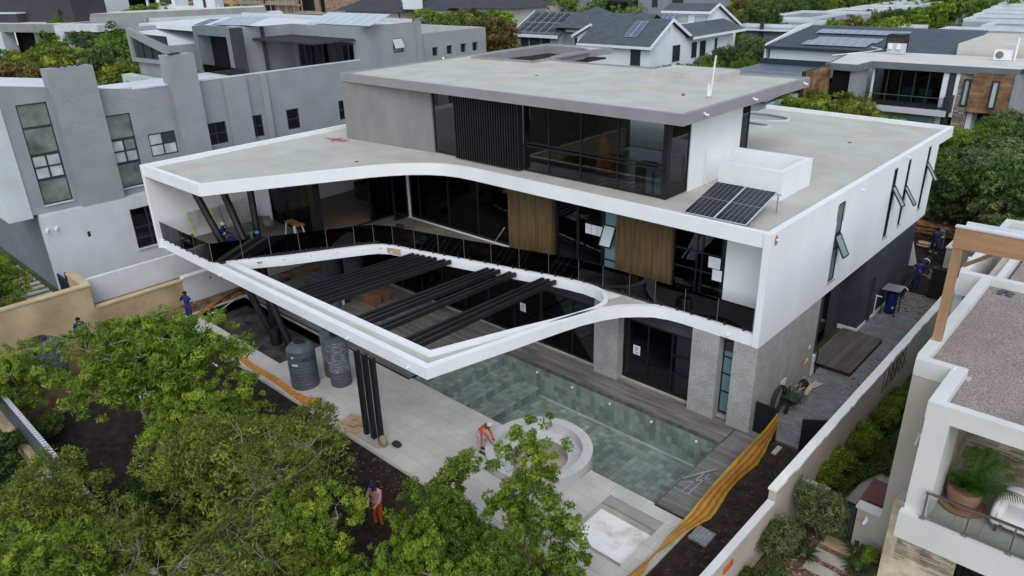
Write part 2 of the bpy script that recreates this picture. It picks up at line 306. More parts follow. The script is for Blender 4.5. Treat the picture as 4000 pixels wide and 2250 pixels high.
    def lathe(s, prof, c=(0, 0, 0), n=32, mi=0, a0=0.0, a1=2*math.pi):
        full = abs(a1-a0-2*math.pi) < 1e-6; m = n if full else n+1; vs = []
        for r, z in prof:
            for k in range(m):
                a = a0+(a1-a0)*k/n; vs.append((c[0]+r*math.cos(a), c[1]+r*math.sin(a), c[2]+z))
        fs = []
        for i in range(len(prof)-1):
            for k in range(n if not full else n):
                k2 = (k+1) % m if full else k+1
                fs.append((i*m+k, i*m+k2, (i+1)*m+k2, (i+1)*m+k))
        s.add(vs, fs, mi); return s
    def ball(s, c, r, n=12, mi=0, sq=(1, 1, 1)):
        pr = [(max(1e-4, r*math.sin(math.pi*i/8)), -r*math.cos(math.pi*i/8)) for i in range(9)]
        b = len(s.v); s.lathe(pr, (0, 0, 0), n, mi)
        for i in range(b, len(s.v)): v = s.v[i]; s.v[i] = (c[0]+v[0]*sq[0], c[1]+v[1]*sq[1], c[2]+v[2]*sq[2])
        return s
    def quad(s, a, b, c, d, mi=0): s.add([a, b, c, d], [(0, 1, 2, 3)], mi); return s
    def slab(s, plane, c0, c1, a0, a1, b0, b1, holes=(), mi=0):
        """wall between planes c0 and c1 with rectangular holes. plane 'x': a=y,b=z ; 'y': a=x,b=z ; 'z': a=x,b=y"""
        A = sorted({a0, a1, *[min(max(h[k], a0), a1) for h in holes for k in (0, 1)]}); B = sorted({b0, b1, *[min(max(h[k], b0), b1) for h in holes for k in (2, 3)]})
        na, nb = len(A)-1, len(B)-1
        def full(i, j):
            if i < 0 or j < 0 or i >= na or j >= nb: return False
            x = (A[i]+A[i+1])/2; y = (B[j]+B[j+1])/2
            return not any(h[0] < x < h[1] and h[2] < y < h[3] for h in holes)
        def P(c, a, b): return {'x': (c, a, b), 'y': (a, c, b), 'z': (a, b, c)}[plane]
        flip = plane == 'y'
        def q(p, rev):
            if rev != flip: p = p[::-1]
            s.add(p, [(0, 1, 2, 3)], mi)
        lo, hi = min(c0, c1), max(c0, c1)
        for i in range(na):
            for j in range(nb):
                if not full(i, j): continue
                a, b, c, d = A[i], A[i+1], B[j], B[j+1]
                q([P(hi, a, c), P(hi, b, c), P(hi, b, d), P(hi, a, d)], False)
                q([P(lo, a, c), P(lo, b, c), P(lo, b, d), P(lo, a, d)], True)
                if not full(i-1, j): q([P(lo, a, c), P(hi, a, c), P(hi, a, d), P(lo, a, d)], False)
                if not full(i+1, j): q([P(lo, b, c), P(hi, b, c), P(hi, b, d), P(lo, b, d)], True)
                if not full(i, j-1): q([P(lo, a, c), P(lo, b, c), P(hi, b, c), P(hi, a, c)], False)
                if not full(i, j+1): q([P(lo, a, d), P(lo, b, d), P(hi, b, d), P(hi, a, d)], True)
        return s
    def ribbon(s, pts, w0, w1, z0, z1, closed=False, mi=0):
        """strip of rectangular section along a plan polyline, from offset w0 to w1 on its left side"""
        P = [Vector(p[:2]) for p in pts]; n = len(P); A = []; B = []
        for i in range(n):
            pa = P[i-1] if (i > 0 or closed) else None; pb = P[(i+1) % n] if (i < n-1 or closed) else None
            d1 = (P[i]-pa).normalized() if pa is not None else None; d2 = (pb-P[i]).normalized() if pb is not None else None
            if d1 is None: d1 = d2
            if d2 is None: d2 = d1
            n1 = Vector((-d1.y, d1.x)); n2 = Vector((-d2.y, d2.x)); m = (n1+n2)
            m = m.normalized() if m.length > 1e-6 else n1; k = 1/max(0.3, m.dot(n1))
            A.append(P[i]+m*k*w0); B.append(P[i]+m*k*w1)
        vs = [];
        for a, b in zip(A, B): vs += [(a.x, a.y, z0), (b.x, b.y, z0), (b.x, b.y, z1), (a.x, a.y, z1)]
        fs = []
        for i in range(n if closed else n-1):
            a = 4*i; b = 4*((i+1) % n)
            for k in range(4): fs.append((a+k, a+(k+1) % 4, b+(k+1) % 4, b+k))
        if not closed: fs += [(3, 2, 1, 0), (4*n-4, 4*n-3, 4*n-2, 4*n-1)]
        s.add(vs, fs, mi); return s
    def build(s, name, mats, parent=None, smooth=False, kind=None, world=True):
        me = bpy.data.meshes.new(name); off = Vector((0, 0, 0))
        if parent is not None and world: off = wloc(parent)
        me.from_pydata([(v[0]-off.x, v[1]-off.y, v[2]-off.z) for v in s.v], [], s.f)
        ml = mats if isinstance(mats, (list, tuple)) else [mats]
        for m in ml: me.materials.append(M[m] if isinstance(m, str) else m)
        if len(ml) > 1: me.polygons.foreach_set('material_index', s.m)
        if smooth:
            me.polygons.foreach_set('use_smooth', [True]*len(me.polygons))
            if smooth != 'all': me.set_sharp_from_angle(angle=R(smooth if smooth is not True else 40))
        me.update()
        o = bpy.data.objects.new(name, me); COL.objects.link(o)
        if parent is not None: o.parent = parent
        if kind: o['kind'] = kind
        return o
def wloc(o):
    v = Vector(o.location); p = o.parent
    while p is not None: v = v+Vector(p.location); p = p.parent
    return v
def thing(name, label, cat, loc=(0, 0, 0), group=None):
    o = bpy.data.objects.new(name, None); COL.objects.link(o); o.location = loc; o.empty_display_size = 0.2
    o['label'] = label; o['category'] = cat
    if group: o['group'] = group
    return o
def tag(o, label, cat, group=None):
    o['label'] = label; o['category'] = cat
    if group: o['group'] = group
    return o
def settle(o, label=None):
    """move origin of a single-mesh top-level thing to its base centre"""
    me = o.data; n = len(me.vertices); a = np.empty(n*3); me.vertices.foreach_get('co', a); a = a.reshape(-1, 3)
    c = (a.min(0)+a.max(0))/2; c[2] = a[:, 2].min(); me.vertices.foreach_set('co', (a-c).ravel()); o.location = Vector(c); me.update(); return o
def single(name, mb, m, label, cat, group=None, smooth=False):
    return tag(settle(mb.build(name, m, smooth=smooth)), label, cat, group)
def struct(name, mb, m, kind='structure', smooth=False):
    o = mb.build(name, m, smooth=smooth); o['kind'] = kind; return o
def part(name, mb, m, parent, **k): return mb.build(name, m, parent, **k)
def P3(plane, c, a, b): return {'x': (c, a, b), 'y': (a, c, b), 'z': (a, b, c)}[plane]
def pbox(mb, plane, c0, c1, a0, a1, b0, b1, mi=0):
    p = P3(plane, c0, a0, b0); q = P3(plane, c1, a1, b1); mb.box(*p, *q, mi); return mb
_boxcache = {}
def pieces(name, boxes, m, parent, limit=300, key=None):
    """pieces that can be picked apart: nearest `limit` are objects sharing mesh data, the rest one joined part"""
    def dist(b): return (Vector(((b[0]+b[3])/2, (b[1]+b[4])/2, (b[2]+b[5])/2))-CAMLOC).length
    boxes = sorted(boxes, key=key or dist); off = wloc(parent) if parent is not None else Vector((0, 0, 0)); out = []
    for b in boxes[:limit]:
        d = (round(abs(b[3]-b[0]), 3), round(abs(b[4]-b[1]), 3), round(abs(b[5]-b[2]), 3)); k = (d, m)
        if k not in _boxcache:
            t = MB(); t.box(-d[0]/2, -d[1]/2, -d[2]/2, d[0]/2, d[1]/2, d[2]/2); me = bpy.data.meshes.new(name); me.from_pydata(t.v, [], t.f); me.materials.append(M[m]); _boxcache[k] = me
        o = bpy.data.objects.new(name, _boxcache[k]); COL.objects.link(o); o.parent = parent
        o.location = Vector(((b[0]+b[3])/2, (b[1]+b[4])/2, (b[2]+b[5])/2))-off; out.append(o)
    rest = boxes[limit:]
    if rest:
        t = MB()
        for b in rest: t.box(*b)
        o = t.build(name, m, parent); o['kind'] = 'stuff'; out.append(o)
    return out
def copytree(o, parent=None):
    c = o.copy(); COL.objects.link(c); c.parent = parent
    for ch in list(o.children): copytree(ch, c)
    return c
def window(th, plane, c, a0, a1, b0, b1, cols=1, rows=1, fm='black_frame', gm='window_glass', bar=0.05, dep=0.06, name='window', skip=()):
    """framed window in a wall plane; outer face of frame at c"""
    ca = [a0+(a1-a0)*i/cols for i in range(cols+1)] if isinstance(cols, int) else [a0+(a1-a0)*t for t in cols]
    rb = [b0+(b1-b0)*i/rows for i in range(rows+1)] if isinstance(rows, int) else [b0+(b1-b0)*t for t in rows]
    mb = MB(); h = bar/2
    for i, a in enumerate(ca):
        lo = a if i == 0 else a-h; hi = a if i == len(ca)-1 else a+h
        if i == 0: hi = a+bar
        if i == len(ca)-1: lo = a-bar
        pbox(mb, plane, c, c+dep, lo, hi, b0, b1)
    for j, b in enumerate(rb):
        lo = b if j == 0 else b-h; hi = b if j == len(rb)-1 else b+h
        if j == 0: hi = b+bar
        if j == len(rb)-1: lo = b-bar
        e = 0.004*(1 if dep < 0 else -1)
        for i in range(len(ca)-1):
            l2 = ca[i]+(bar if i == 0 else h); h2 = ca[i+1]-(bar if i == len(ca)-2 else h)
            pbox(mb, plane, c, c+dep, l2, h2, lo, hi)
    f = mb.build(name, fm, th)
    for i in range(len(ca)-1):
        for j in range(len(rb)-1):
            g = MB(); pbox(g, plane, c+dep*0.4, c+dep*0.6, ca[i]+h, ca[i+1]-h, rb[j]+h, rb[j+1]-h)
            mm = gm[(i, j)] if isinstance(gm, dict) and (i, j) in gm else (gm.get('d') if isinstance(gm, dict) else gm)
            g.build('pane', mm, f)
    return f

# ================================================================== SETTING: ground, paving, pool
POOL = (-13.1, -0.4, -5.9, -1.4); PIT = (-27.0, -18.7, -8.9, -6.1); SMALL = (-1.9, 0.2, -8.78, -6.92); SPA = (-5.2, -6.3)
g = MB(); g.slab('z', -0.5, -0.06, -2600, 2600, -2600, 2600, holes=[POOL, PIT, SMALL, (-7.2, -3.2, -8.3, -4.3)])
struct('ground', g, 'grass')
g = MB(); g.slab('z', -0.055, -0.03, -28.4, 2.93, -18.4, 0.0, holes=[(-28.5, 0.78, -10.16, 0.1), (-28.5, -22, -18.5, -10.16)])
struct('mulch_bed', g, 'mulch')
g = MB(); g.slab('z', -0.055, -0.026, -28.45, -22.0, -18.4, -8.95, holes=[(-27.2, -21.9, -10.16, -8.9)]); g.slab('z', -0.055, -0.026, -28.45, -27.2, -8.95, 6)
# uneven ridge of dug soil along the wall
for i in range(40):
    x = -27.9+rng.uniform(-0.3, 0.5); y = rng.uniform(-12, -3); r = rng.uniform(0.15, 0.45)
    g.ball((x, y, -0.05), r, 8, sq=(1, 1.3, 0.5))
struct('bare_soil', g, 'bare_soil', smooth='all')
# paving slabs round the pool terrace
g = MB(); g.slab('z', -0.055, -0.012, -27.2, 0.78, -10.16, -5.8, holes=[PIT, SMALL, POOL, (-19.0, -18.6, -5.9, -5), (-7.0, -3.3, -8.2, -4.3), (-0.5, 1, -6.0, -5.7)])
terrace = struct('terrace', g, 'grout')
sl = []
x = -27.2; 
def clear(b, r):  # rectangles overlap
    return b[0] >= r[1] or b[1] <= r[0] or b[2] >= r[3] or b[3] <= r[2]
k = 0
for yi, (ya, yb) in enumerate([(-10.16, -9.54), (-9.54, -8.9), (-8.9, -8.28), (-8.28, -7.66), (-7.66, -7.04), (-7.04, -6.42), (-6.42, -5.8)]):
    xx = -27.2-(0.6 if yi % 2 else 0)
    while xx < 0.78:
        a, b = max(xx, -27.2), min(xx+1.2, 0.78); xx += 1.2
        r = [a, b, ya, yb]
        if not clear(r, PIT):
            if b > PIT[1]: r[0] = PIT[1]
            elif a < PIT[0]: r[1] = PIT[0]
            else: continue
        if not clear(r, SMALL):
            if r[0] < SMALL[0]: r[1] = SMALL[0]
            elif r[1] > SMALL[1]: r[0] = SMALL[1]
            else:
                continue
        if r[1]-r[0] < 0.06: continue
        if math.hypot((r[0]+r[1])/2-SPA[0], (r[2]+r[3])/2-SPA[1]) < 1.72: continue
        sl.append((r[0]+0.004, r[2]+0.004, -0.045, r[1]-0.004, r[3]-0.004, 0.0))
pieces('slab', sl, 'paving_slab', terrace)
g = MB(); g.box(-28.3, -10.26, -0.06, 0.84, -10.165, -0.004); struct('terrace_kerb', g, 'concrete')
# pool shell
g = MB()
zf = -1.4
g.box(-13.0, -5.8, zf-0.2, -0.5, -1.5, zf-0.02)
g.box(-13.2, -5.95, zf-0.2, -7.1, -5.815, -0.06); g.box(-3.3, -5.95, zf-0.2, -0.3, -5.815, -0.06); g.box(-13.2, -1.485, zf-0.2, -0.3, -1.3, -0.06)
g.box(-0.485, -5.815, zf-0.2, -0.3, -1.485, -0.06); g.box(-13.2, -5.815, zf-0.2, -13.015, -1.485, -0.06)
steps = [(-12.9, -11.6, -0.36), (-11.6, -10.45, -0.72), (-10.45, -9.3, -1.06)]
for a, b, z in steps: g.box(-12.98 if a < -12 else a-0.3, -5.79, zf-0.02, b-0.012, -1.51, z-0.012)
pool = struct('pool', g, 'pool_grout')
tl = []; T = 0.25
def tfloor(x0, x1, y0, y1, z, off=0):
    nx = max(1, round((x1-x0)/T)); ny = max(1, round((y1-y0)/T)); dx = (x1-x0)/nx; dy = (y1-y0)/ny
    for i in range(nx):
        for j in range(ny): tl.append((x0+i*dx+0.004, y0+j*dy+0.004, z-0.015, x0+(i+1)*dx-0.004, y0+(j+1)*dy-0.004, z+random.uniform(-0.001, 0.002)))
tfloor(-9.3, -0.5, -5.8, -1.5, zf)
for a, b, z in steps: tfloor(a, b, -5.8, -1.5, z)
for a, b, z in steps:
    zz = {-0.36: -0.72, -0.72: -1.06, -1.06: zf}[z]; n = 17
    for j in range(n): tl.append((b-0.01, -5.8+j*4.3/n+0.004, zz+0.004, b+0.004, -5.8+(j+1)*4.3/n-0.004, z-0.004))
nx = 50
for i in range(nx):
    for j in range(5):
        if i > 49: continue
        za = zf+j*(1.34/5); tl.append((-13+i*0.25+0.004, -1.5, za+0.004, -13+(i+1)*0.25-0.004, -1.485+random.uniform(-0.006, 0.0), za+1.34/5-0.004))
for i in range(17):
    for j in range(5):
        za = zf+j*(1.34/5); tl.append((-13.014, -5.8+i*4.3/17+0.004, za+0.004, -13, -5.8+(i+1)*4.3/17-0.004, za+1.34/5-0.004))
pieces('tile', tl, 'pool_tile', pool)
et = [(-9.3+i*0.16, -1.64, zf+0.002, -9.3+i*0.16+0.152, -1.512, zf+0.012) for i in range(54)]
pieces('edge_tile', et, 'pool_edge_tile', pool)
for i, x in enumerate((-9.45, -7.45, -5.46, -3.44, -1.44)):
    g = MB(); g.tube([(x, -1.49, -0.28), (x, -1.545, -0.28)], 0.055, 14); tag(settle(g.build('pool_light', 'white_plastic')), 'round white pool light, number %s counted from the right end of the tiled pool wall' % ['five', 'four', 'three', 'two', 'one'][i], 'pool light', 'pool lights in the back wall')
g = MB(); g.lathe([(0.001, 0.012), (0.07, 0.012), (0.075, 0.0), (0.12, 0.0), (0.125, 0.014), (0.14, 0.014), (0.145, 0.0)], (-8.7, -5.2, zf), 20)
single('pool_drain', g, 'white_plastic', 'small round white drain on the pool floor near the steps', 'drain')

# spa: outer ring, seat ring, inner basin
sp = thing('round_spa', 'round granite plunge pool with a seat ring around murky brown water', 'plunge pool', (SPA[0], SPA[1], 0))
g = MB(); g.lathe([(1.97, -1.4), (1.97, 0.33), (1.60, 0.33), (1.60, -0.11)], (SPA[0], SPA[1], 0), 72); part('outer_ring', g, 'granite', sp, smooth=True)
g = MB(); g.lathe([(1.60, -0.10), (1.08, -0.10), (1.08, -0.10)], (SPA[0], SPA[1], 0), 72); part('seat', g, 'granite', sp)
g = MB(); g.lathe([(1.08, -0.102), (1.08, -0.75)], (SPA[0], SPA[1], 0), 72); part('basin_wall', g, 'mosaic_inner', sp, smooth=True)
g = MB(); g.lathe([(0.001, -0.52), (1.079, -0.52)], (SPA[0], SPA[1], 0), 48); part('water', g, 'dirty_water', sp)
mb = []
for i in range(150):
    a = 2*math.pi*i/150; t = MB()
tp = MB()
for i in range(64):
    a0 = 2*math.pi*i/64; 
    if math.cos(a0-0.2) > -0.2:
        for rr, z, hh in ((1.885, 0.331, 0.03), (1.10, -0.099, 0.02)):
            c = (SPA[0]+rr*math.cos(a0), SPA[1]+rr*math.sin(a0), z); tp.obox(c, (0.045*math.cos(a0), 0.045*math.sin(a0), 0), (-0.02*math.sin(a0), 0.02*math.cos(a0), 0), (0, 0, 0.004))
mat('spacer', (0.62, 0.60, 0.42), 0.8); o = part('spacer', tp, 'spacer', sp); o['kind'] = 'stuff'

# small sunken plaster pool
g = MB(); g.box(SMALL[0], SMALL[2], -0.5, SMALL[1], SMALL[3], -0.27)
sm = struct('sunken_tray', g, 'plaster_pool')
g = MB(); g.slab('z', -0.5, -0.012, SMALL[0]-0.02, SMALL[1]+0.02, SMALL[2]-0.02, SMALL[3]+0.02, holes=[(SMALL[0]+0.001, SMALL[1]-0.001, SMALL[2]+0.001, SMALL[3]-0.001)]); g.build('rim', 'concrete', sm)
# concrete upstand right of the terrace
g = MB(); g.box(0.79, -9.6, -0.3, 0.98, -6.05, 0.03); struct('edge_beam', g, 'concrete')
# pit under the slanted posts
g = MB(); g.box(PIT[0], PIT[2], -0.85, PIT[1], PIT[3], -0.6)
for i in range(60):
    g.ball((rng.uniform(PIT[0]+.3, PIT[1]-.3), rng.uniform(PIT[2]+.3, PIT[3]-.3), -0.63), rng.uniform(0.05, 0.3), 7, sq=(1, 1, 0.35))
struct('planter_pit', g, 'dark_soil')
g = MB(); g.slab('z', -0.6, -0.06, PIT[0]-0.05, PIT[1]+0.05, PIT[2]-0.05, PIT[3]+0.05, holes=[(PIT[0], PIT[1], PIT[2], PIT[3])]); struct('pit_lining', g, 'black_steel')
g = MB(); g.box(-18.69, -8.89, -0.3, -17.6, -8.0, -0.03); struct('soil_patch', g, 'bare_soil')
# timber decks
def deck(x0, x1, y0, y1, z, wd, along='x', m='deck_board', holes=()):
    out = []
    if along == 'x':
        n = round((y1-y0)/wd); d = (y1-y0)/n
        for j in range(n):
            a = y0+j*d; xs = [x0]; t = x0+random.uniform(1.2, 3.6)
            while t < x1-0.8: xs.append(t); t += 3.6
            xs.append(x1)
            for p, q in zip(xs[:-1], xs[1:]): out.append((p+0.003, a+0.005, z-0.03, q-0.003, a+d-0.005, z))
    else:
        n = round((x1-x0)/wd); d = (x1-x0)/n
        for j in range(n): out.append((x0+j*d+0.005, y0, z-0.03, x0+(j+1)*d-0.005, y1, z))
    return out
g = MB(); g.box(-26.9, -5.98, -0.055, -13.02, 0.08, 0.04); g.box(-13.02, -1.44, -0.055, -0.5, 0.08, 0.04); g.box(-0.5, -5.9, -0.055, 0.86, 0.02, 0.04)
pool_deck = struct('pool_deck', g, 'cladding_back')
bd = deck(-0.46, 0.84, -5.78, -0.02, 0.082, 0.135)+deck(-13.0, -0.5, -1.40, 0.06, 0.082, 0.135)
pieces('board', bd, 'deck_board', pool_deck)
pieces('board', deck(-26.9, -13.02, -5.95, 0.06, 0.082, 0.15), 'deck_board', pool_deck, limit=70)
g = MB(); g.box(-0.5, -5.9, -0.05, -0.46, -1.44, 0.086); g.box(-13.0, -1.5, -0.05, -0.5, -1.42, 0.086); g.box(-0.5, -5.86, -0.05, 0.86, -5.79, 0.086); g.build('edge_board', 'deck_board_side', pool_deck)
# side passage: brick pavers
g = MB(); g.box(-0.0, 0.12, -0.055, 2.93, 17.2, -0.02); passage = struct('side_passage', g, 'paver_joint')
pv = []
PW = 0.2; PL = 0.21
yy = 0.15; r_ = 0
while yy < 17.1:
    xx = 0.02-(0.11 if r_ % 2 else 0)
    while xx < 2.9:
        a, b = max(0.02, xx), min(2.92, xx+0.22)
        if b-a > 0.05: pv.append((a+0.006, yy+0.006, -0.03, b-0.006, yy+0.104, random.uniform(-0.003, 0.003)))
        xx += 0.22
    yy += 0.11; r_ += 1
pieces('paver', pv, 'brick_paver', passage)
g = MB(); g.box(-6, 17.2, -0.055, 14, 36, -0.03)
for i in range(50): g.ball((rng.uniform(-3, 3), rng.uniform(17.6, 30), -0.05), rng.uniform(0.1, 0.5), 7, sq=(1, 1.2, 0.25))
struct('churned_yard', g, 'mulch')

# ================================================================== MAIN HOUSE
H = thing('modern_house', 'large white flat-roofed house with curved balcony frame and grey top storey', 'house', (0, 0, 0))
# --- ground floor
for a_, b_ in ((-7.25, -6.02), (-2.62, -1.5), (-0.92, -0.251)):
    g = MB(); g.box(a_, -0.28, 0.0, b_, 0.32, 3.698); part('stone_column', g, 'stone_render', H)
g = MB(); g.box(-0.25, -0.28, -0.02, 0.0, 5.42, 3.698)
part('stone_wall', g, 'stone_render', H)
g = MB(); g.box(-28.1, 0.15, 2.95, -0.93, 0.35, 3.698); g.box(-28.1, 0.36, 3.55, -1.1, 7, 3.695); part('ceiling_band', g, 'charcoal_paint', H)
g = MB(); g.box(-10.6, 0.02, 0.045, -0.93, 0.33, 0.13); g.box(-28.1, 0.02, 0.045, -10.6, 0.33, 0.11); part('sill', g, 'concrete', H)
window(H, 'y', 0.14, -10.6, -7.26, 0.13, 2.95, [0, 0.55, 1], 1, gm='window_glass', bar=0.07, name='sliding_door')
window(H, 'y', 0.14, -6.02, -2.63, 0.13, 2.95, [0, 0.36, 0.69, 1], 1, gm='window_glass', bar=0.07, name='sliding_door')
g = MB()
for z in (1.15, 1.95): g.box(-3.68, 0.12, z, -2.65, 0.16, z+0.06)
part('transom', g, 'black_frame', H)
window(H, 'y', 0.14, -1.5, -0.92, 0.25, 3.4, 1, [0, 0.3, 0.55, 0.78, 1], gm='frosted', bar=0.05)
for i, (a, b) in enumerate([(-14.0, -10.62), (-17.4, -14.02), (-20.8, -17.42), (-24.2, -20.82), (-28.0, -24.22)]):
    window(H, 'y', 0.14, a, b, 0.11, 2.95, 2, 1, gm='window_glass', bar=0.08, name='sliding_door')
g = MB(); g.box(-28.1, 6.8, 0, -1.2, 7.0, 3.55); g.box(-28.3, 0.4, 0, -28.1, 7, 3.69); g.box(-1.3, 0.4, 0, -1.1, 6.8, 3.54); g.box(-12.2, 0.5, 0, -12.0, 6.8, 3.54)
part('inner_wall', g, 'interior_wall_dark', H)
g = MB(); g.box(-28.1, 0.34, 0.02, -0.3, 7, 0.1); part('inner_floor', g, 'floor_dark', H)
# curtains and things behind the right sliding door
g = MB()
for i in range(14): g.tube([(-3.55+i*0.065, 0.32, 0.2), (-3.55+i*0.065, 0.32, 2.85)], 0.035, 6)
part('curtain', g, 'curtain', H, smooth='all')
# --- side wall ground floor (dark)
g = MB()
g.box(-0.95, 5.43, -0.02, -0.85, 10.75, 3.698)              # recessed wall behind the timber platform
g.slab('x', -0.25, 0.0, 10.75, 18.0, -0.02, 3.698, holes=[(12.0, 12.62, 0.0, 2.32)])
g.box(-1.2, 10.76, -0.02, -0.251, 10.95, 3.698); g.box(-0.22, 5.43, 1.2, -0.03, 5.75, 3.698); g.box(-0.84, 5.44, -0.02, -0.26, 5.7, 3.698)
g.box(-10, 17.75, 0, -0.251, 18.0, 3.698)
part('dark_wall', g, 'charcoal_paint', H)
g = MB(); g.box(-0.845, 10.70, 0.0, 0.0, 10.748, 0.2); g.box(-0.2, 5.43, 0.0, 0.015, 5.78, 0.9); g.box(0.001, 10.76, 0.0, 0.03, 12.0, 0.16); g.box(0.001, 12.62, 0.0, 0.03, 17.5, 0.14); part('plinth', g, 'white_render', H)
window(H, 'x', -0.85, 6.55, 8.9, 0.12, 3.3, 2, 1, gm='dark_glass', bar=0.08, name='sliding_door')
g = MB(); g.box(-0.2, 12.0, 0, -0.15, 12.62, 2.32); part('door', g, 'black_frame', H)
# --- first floor slab with the looping frame
OUT = [(-27.85, -9.5), (-7.47, -9.4), (-6.66, -5.95), (-6.42, -4.8), (-6.17, -3.7), (-5.93, -2.8), (-5.58, -1.95), (-5.2, -1.32), (-4.75, -0.88), (-4.25, -0.5), (-3.7, -0.32), (-3.1, -0.26), (-0.25, -0.25)]
INN = [(-21.95, -8.62), (-8.33, -8.45), (-7.26, -5.4), (-6.64, -3.84), (-6.38, -3.1), (-6.2, -2.5), (-6.06, -1.9), (-6.08, -1.4), (-6.28, -0.98), (-6.62, -0.66), (-7.1, -0.5), (-7.7, -0.46), (-8.6, -0.56), (-9.4, -0.72), (-11.2, -1.16), (-14.75, -2.0), (-16.4, -2.4), (-17.3, -2.56), (-17.9, -2.72), (-18.35, -2.98), (-18.7, -3.42), (-19.4, -4.6), (-20.6, -6.75)]
g = MB(); g.prism(OUT+[(-0.25, 17.7), (-27.85, 17.7)], 3.7, 4.0, [INN]); part('balcony_slab', g, 'white_paint', H)
lip = MB(); lip.ribbon(OUT, 0.0, 0.27, 4.0005, 4.15); lip.ribbon(INN, -0.21, 0.0, 4.0005, 4.15, closed=True); part('parapet', lip, 'white_paint', H, smooth=30)
# grey screed of the looping frame between the two lips
mid = [(-22.0, -9.2), (-7.72, -9.12), (-6.95, -5.95), (-6.45, -3.65), (-5.86, -1.95), (-5.3, -1.1), (-4.6, -0.55)]
g = MB(); g.prism([(-22.4, -9.22), (-7.7, -9.12), (-6.9, -5.95), (-6.42, -3.65), (-5.84, -1.85), (-5.3, -1.05), (-4.7, -0.55), (-4.2, -0.22), (-6.0, -0.15), (-6.15, -0.75), (-5.87, -1.4), (-5.86, -1.95), (-6.02, -2.6), (-6.44, -3.92), (-7.06, -5.5), (-8.16, -8.66), (-22.2, -8.83)], 4.0008, 4.006); part('frame_screed', g, 'roof_screed', H)
# balcony floor boards
bf = []
pgl = [(-27.8, -9.2), (-22.3, -9.2), (-20.9, -6.9), (-18.9, -3.3), (-17.6, -2.4), (-12, -1.1), (-8, -0.15), (-0.3, -0.0)]
def yfront(x):
    for (xa, ya), (xb, yb) in zip(pgl[:-1], pgl[1:]):
        if xa <= x <= xb: return ya+(yb-ya)*(x-xa)/(xb-xa)
    return 0
for i in range(46):
    xa = -27.8+i*0.6; yf = yfront(xa+0.3)+0.05; y2 = 1.0 if xa > -21.9 else -4.0
    if xa+0.6 > -0.25 or y2-yf < 0.2: continue
    yk = y2
    while yk > yf:
        y0 = max(yk-0.6, yf); bf.append((xa+0.003, y0+0.003, 4.002, xa+0.597, yk-0.003, 4.016)); yk -= 0.6
pieces('floor_tile', bf, 'floor_balcony', H)
# walls of the first floor
holes = [(5.80, 6.45, 4.2, 7.58), (12.3, 12.82, 4.3, 7.6), (14.3, 14.72, 4.36, 7.62), (17.4, 17.85, 4.42, 7.66)]
g = MB(); g.slab('x', -0.25, 0.0, -0.3, 19.2, 3.7, 8.0, holes=holes); part('side_wall', g, 'white_paint', H)
for k, (a, b, c, d) in enumerate(holes):
    f = window(H, 'x', -0.07, a, b, c, d, 1, [0, 0.42, 0.62, 1] if k == 0 else [0, 0.45, 0.75, 1], gm='sash_dark' if k else 'sash_glass', bar=0.07, name='slit_window')
    # open top-hung sash
    z1 = c+(d-c)*(0.60 if k == 0 else (0.78, 0.74, 0.6, 0.74)[k]); hh = 0.95 if k == 0 else 1.0; an = R(28 if k == 0 else 34)
    ux = Vector((math.sin(an), 0, -math.cos(an))); c0 = Vector((0.0, (a+b)/2, z1)); w2 = (b-a)/2-0.02
    s = MB()
    for yy in (a+0.04, b-0.04): s.bar((0.0, yy, z1), tuple(Vector((0.0, yy, z1))+ux*hh), 0.05, 0.05, (0, 1, 0))
    for t in (0.0, hh-0.03): s.bar(tuple(Vector((0.0, a+0.06, z1))+ux*(t+0.02)), tuple(Vector((0.0, b-0.06, z1))+ux*(t+0.02)), 0.05, 0.05)
    so = s.build('sash', 'black_frame', H)
    s = MB(); cc = c0+ux*hh/2; s.obox(cc, ux*(hh/2-0.03), (0, w2-0.04, 0), Vector((ux.z, 0, -ux.x))*0.006); s.build('pane', 'sash_glass', so)
    s = MB(); s.box(-0.15, a-0.03, c-0.06, 0.05, b+0.03, c-0.002); part('sill', s, 'concrete', H)
for b_ in ((-28.1, -9.6, 3.7, -27.85, 12, 8.0), (-27.849, -3.98, 4.0, -26.35, -3.8, 7.45), (-21.15, 1.12, 4.0, -20.85, 1.4, 7.45), (-2.2, 1.02, 4.0, -0.251, 1.25, 7.45)):
    g = MB(); g.box(*b_); part('white_wall', g, 'white_paint', H)
# glazing first floor
window(H, 'y', -4.0, -26.35, -22.15, 4.02, 7.45, [0, 0.38, 1], 1, gm='window_glass', bar=0.1, name='sliding_door')
window(H, 'x', -21.9, -0.75, 0.85, 4.02, 7.45, 1, 1, gm='dark_glass', bar=0.09, name='sliding_door')
window(H, 'x', -20.95, 0.12, 1.08, 4.05, 7.4, 1, 1, gm='dark_glass', bar=0.09, name='hinged_door')
g = MB(); g.box(-22.15, -4.15, 4.0, -21.72, -3.75, 7.45); g.box(-21.95, -3.74, 4.02, -21.8, 1.1, 4.06); part('corner_post', g, 'black_frame', H)
window(H, 'y', 1.2, -20.8, -13.35, 4.02, 7.45, [0, 0.1, 0.41, 0.70, 1], 1, gm='window_glass', bar=0.09, name='sliding_door')
window(H, 'y', 1.2, -10.62, -7.95, 4.02, 7.45, [0, 0.48, 1], 1, gm='window_glass', bar=0.12, name='sliding_door')
window(H, 'y', 1.15, -7.9, -7.2, 4.02, 7.45, 1, [0, 0.22, 0.62, 1], gm='frosted', bar=0.06, name='frosted_window')
window(H, 'y', 1.15, -4.5, -2.2, 4.02, 7.45, [0, 0.45, 0.55, 1], [0, 0.4, 0.62, 1], gm='window_glass', bar=0.07, name='window_and_door')
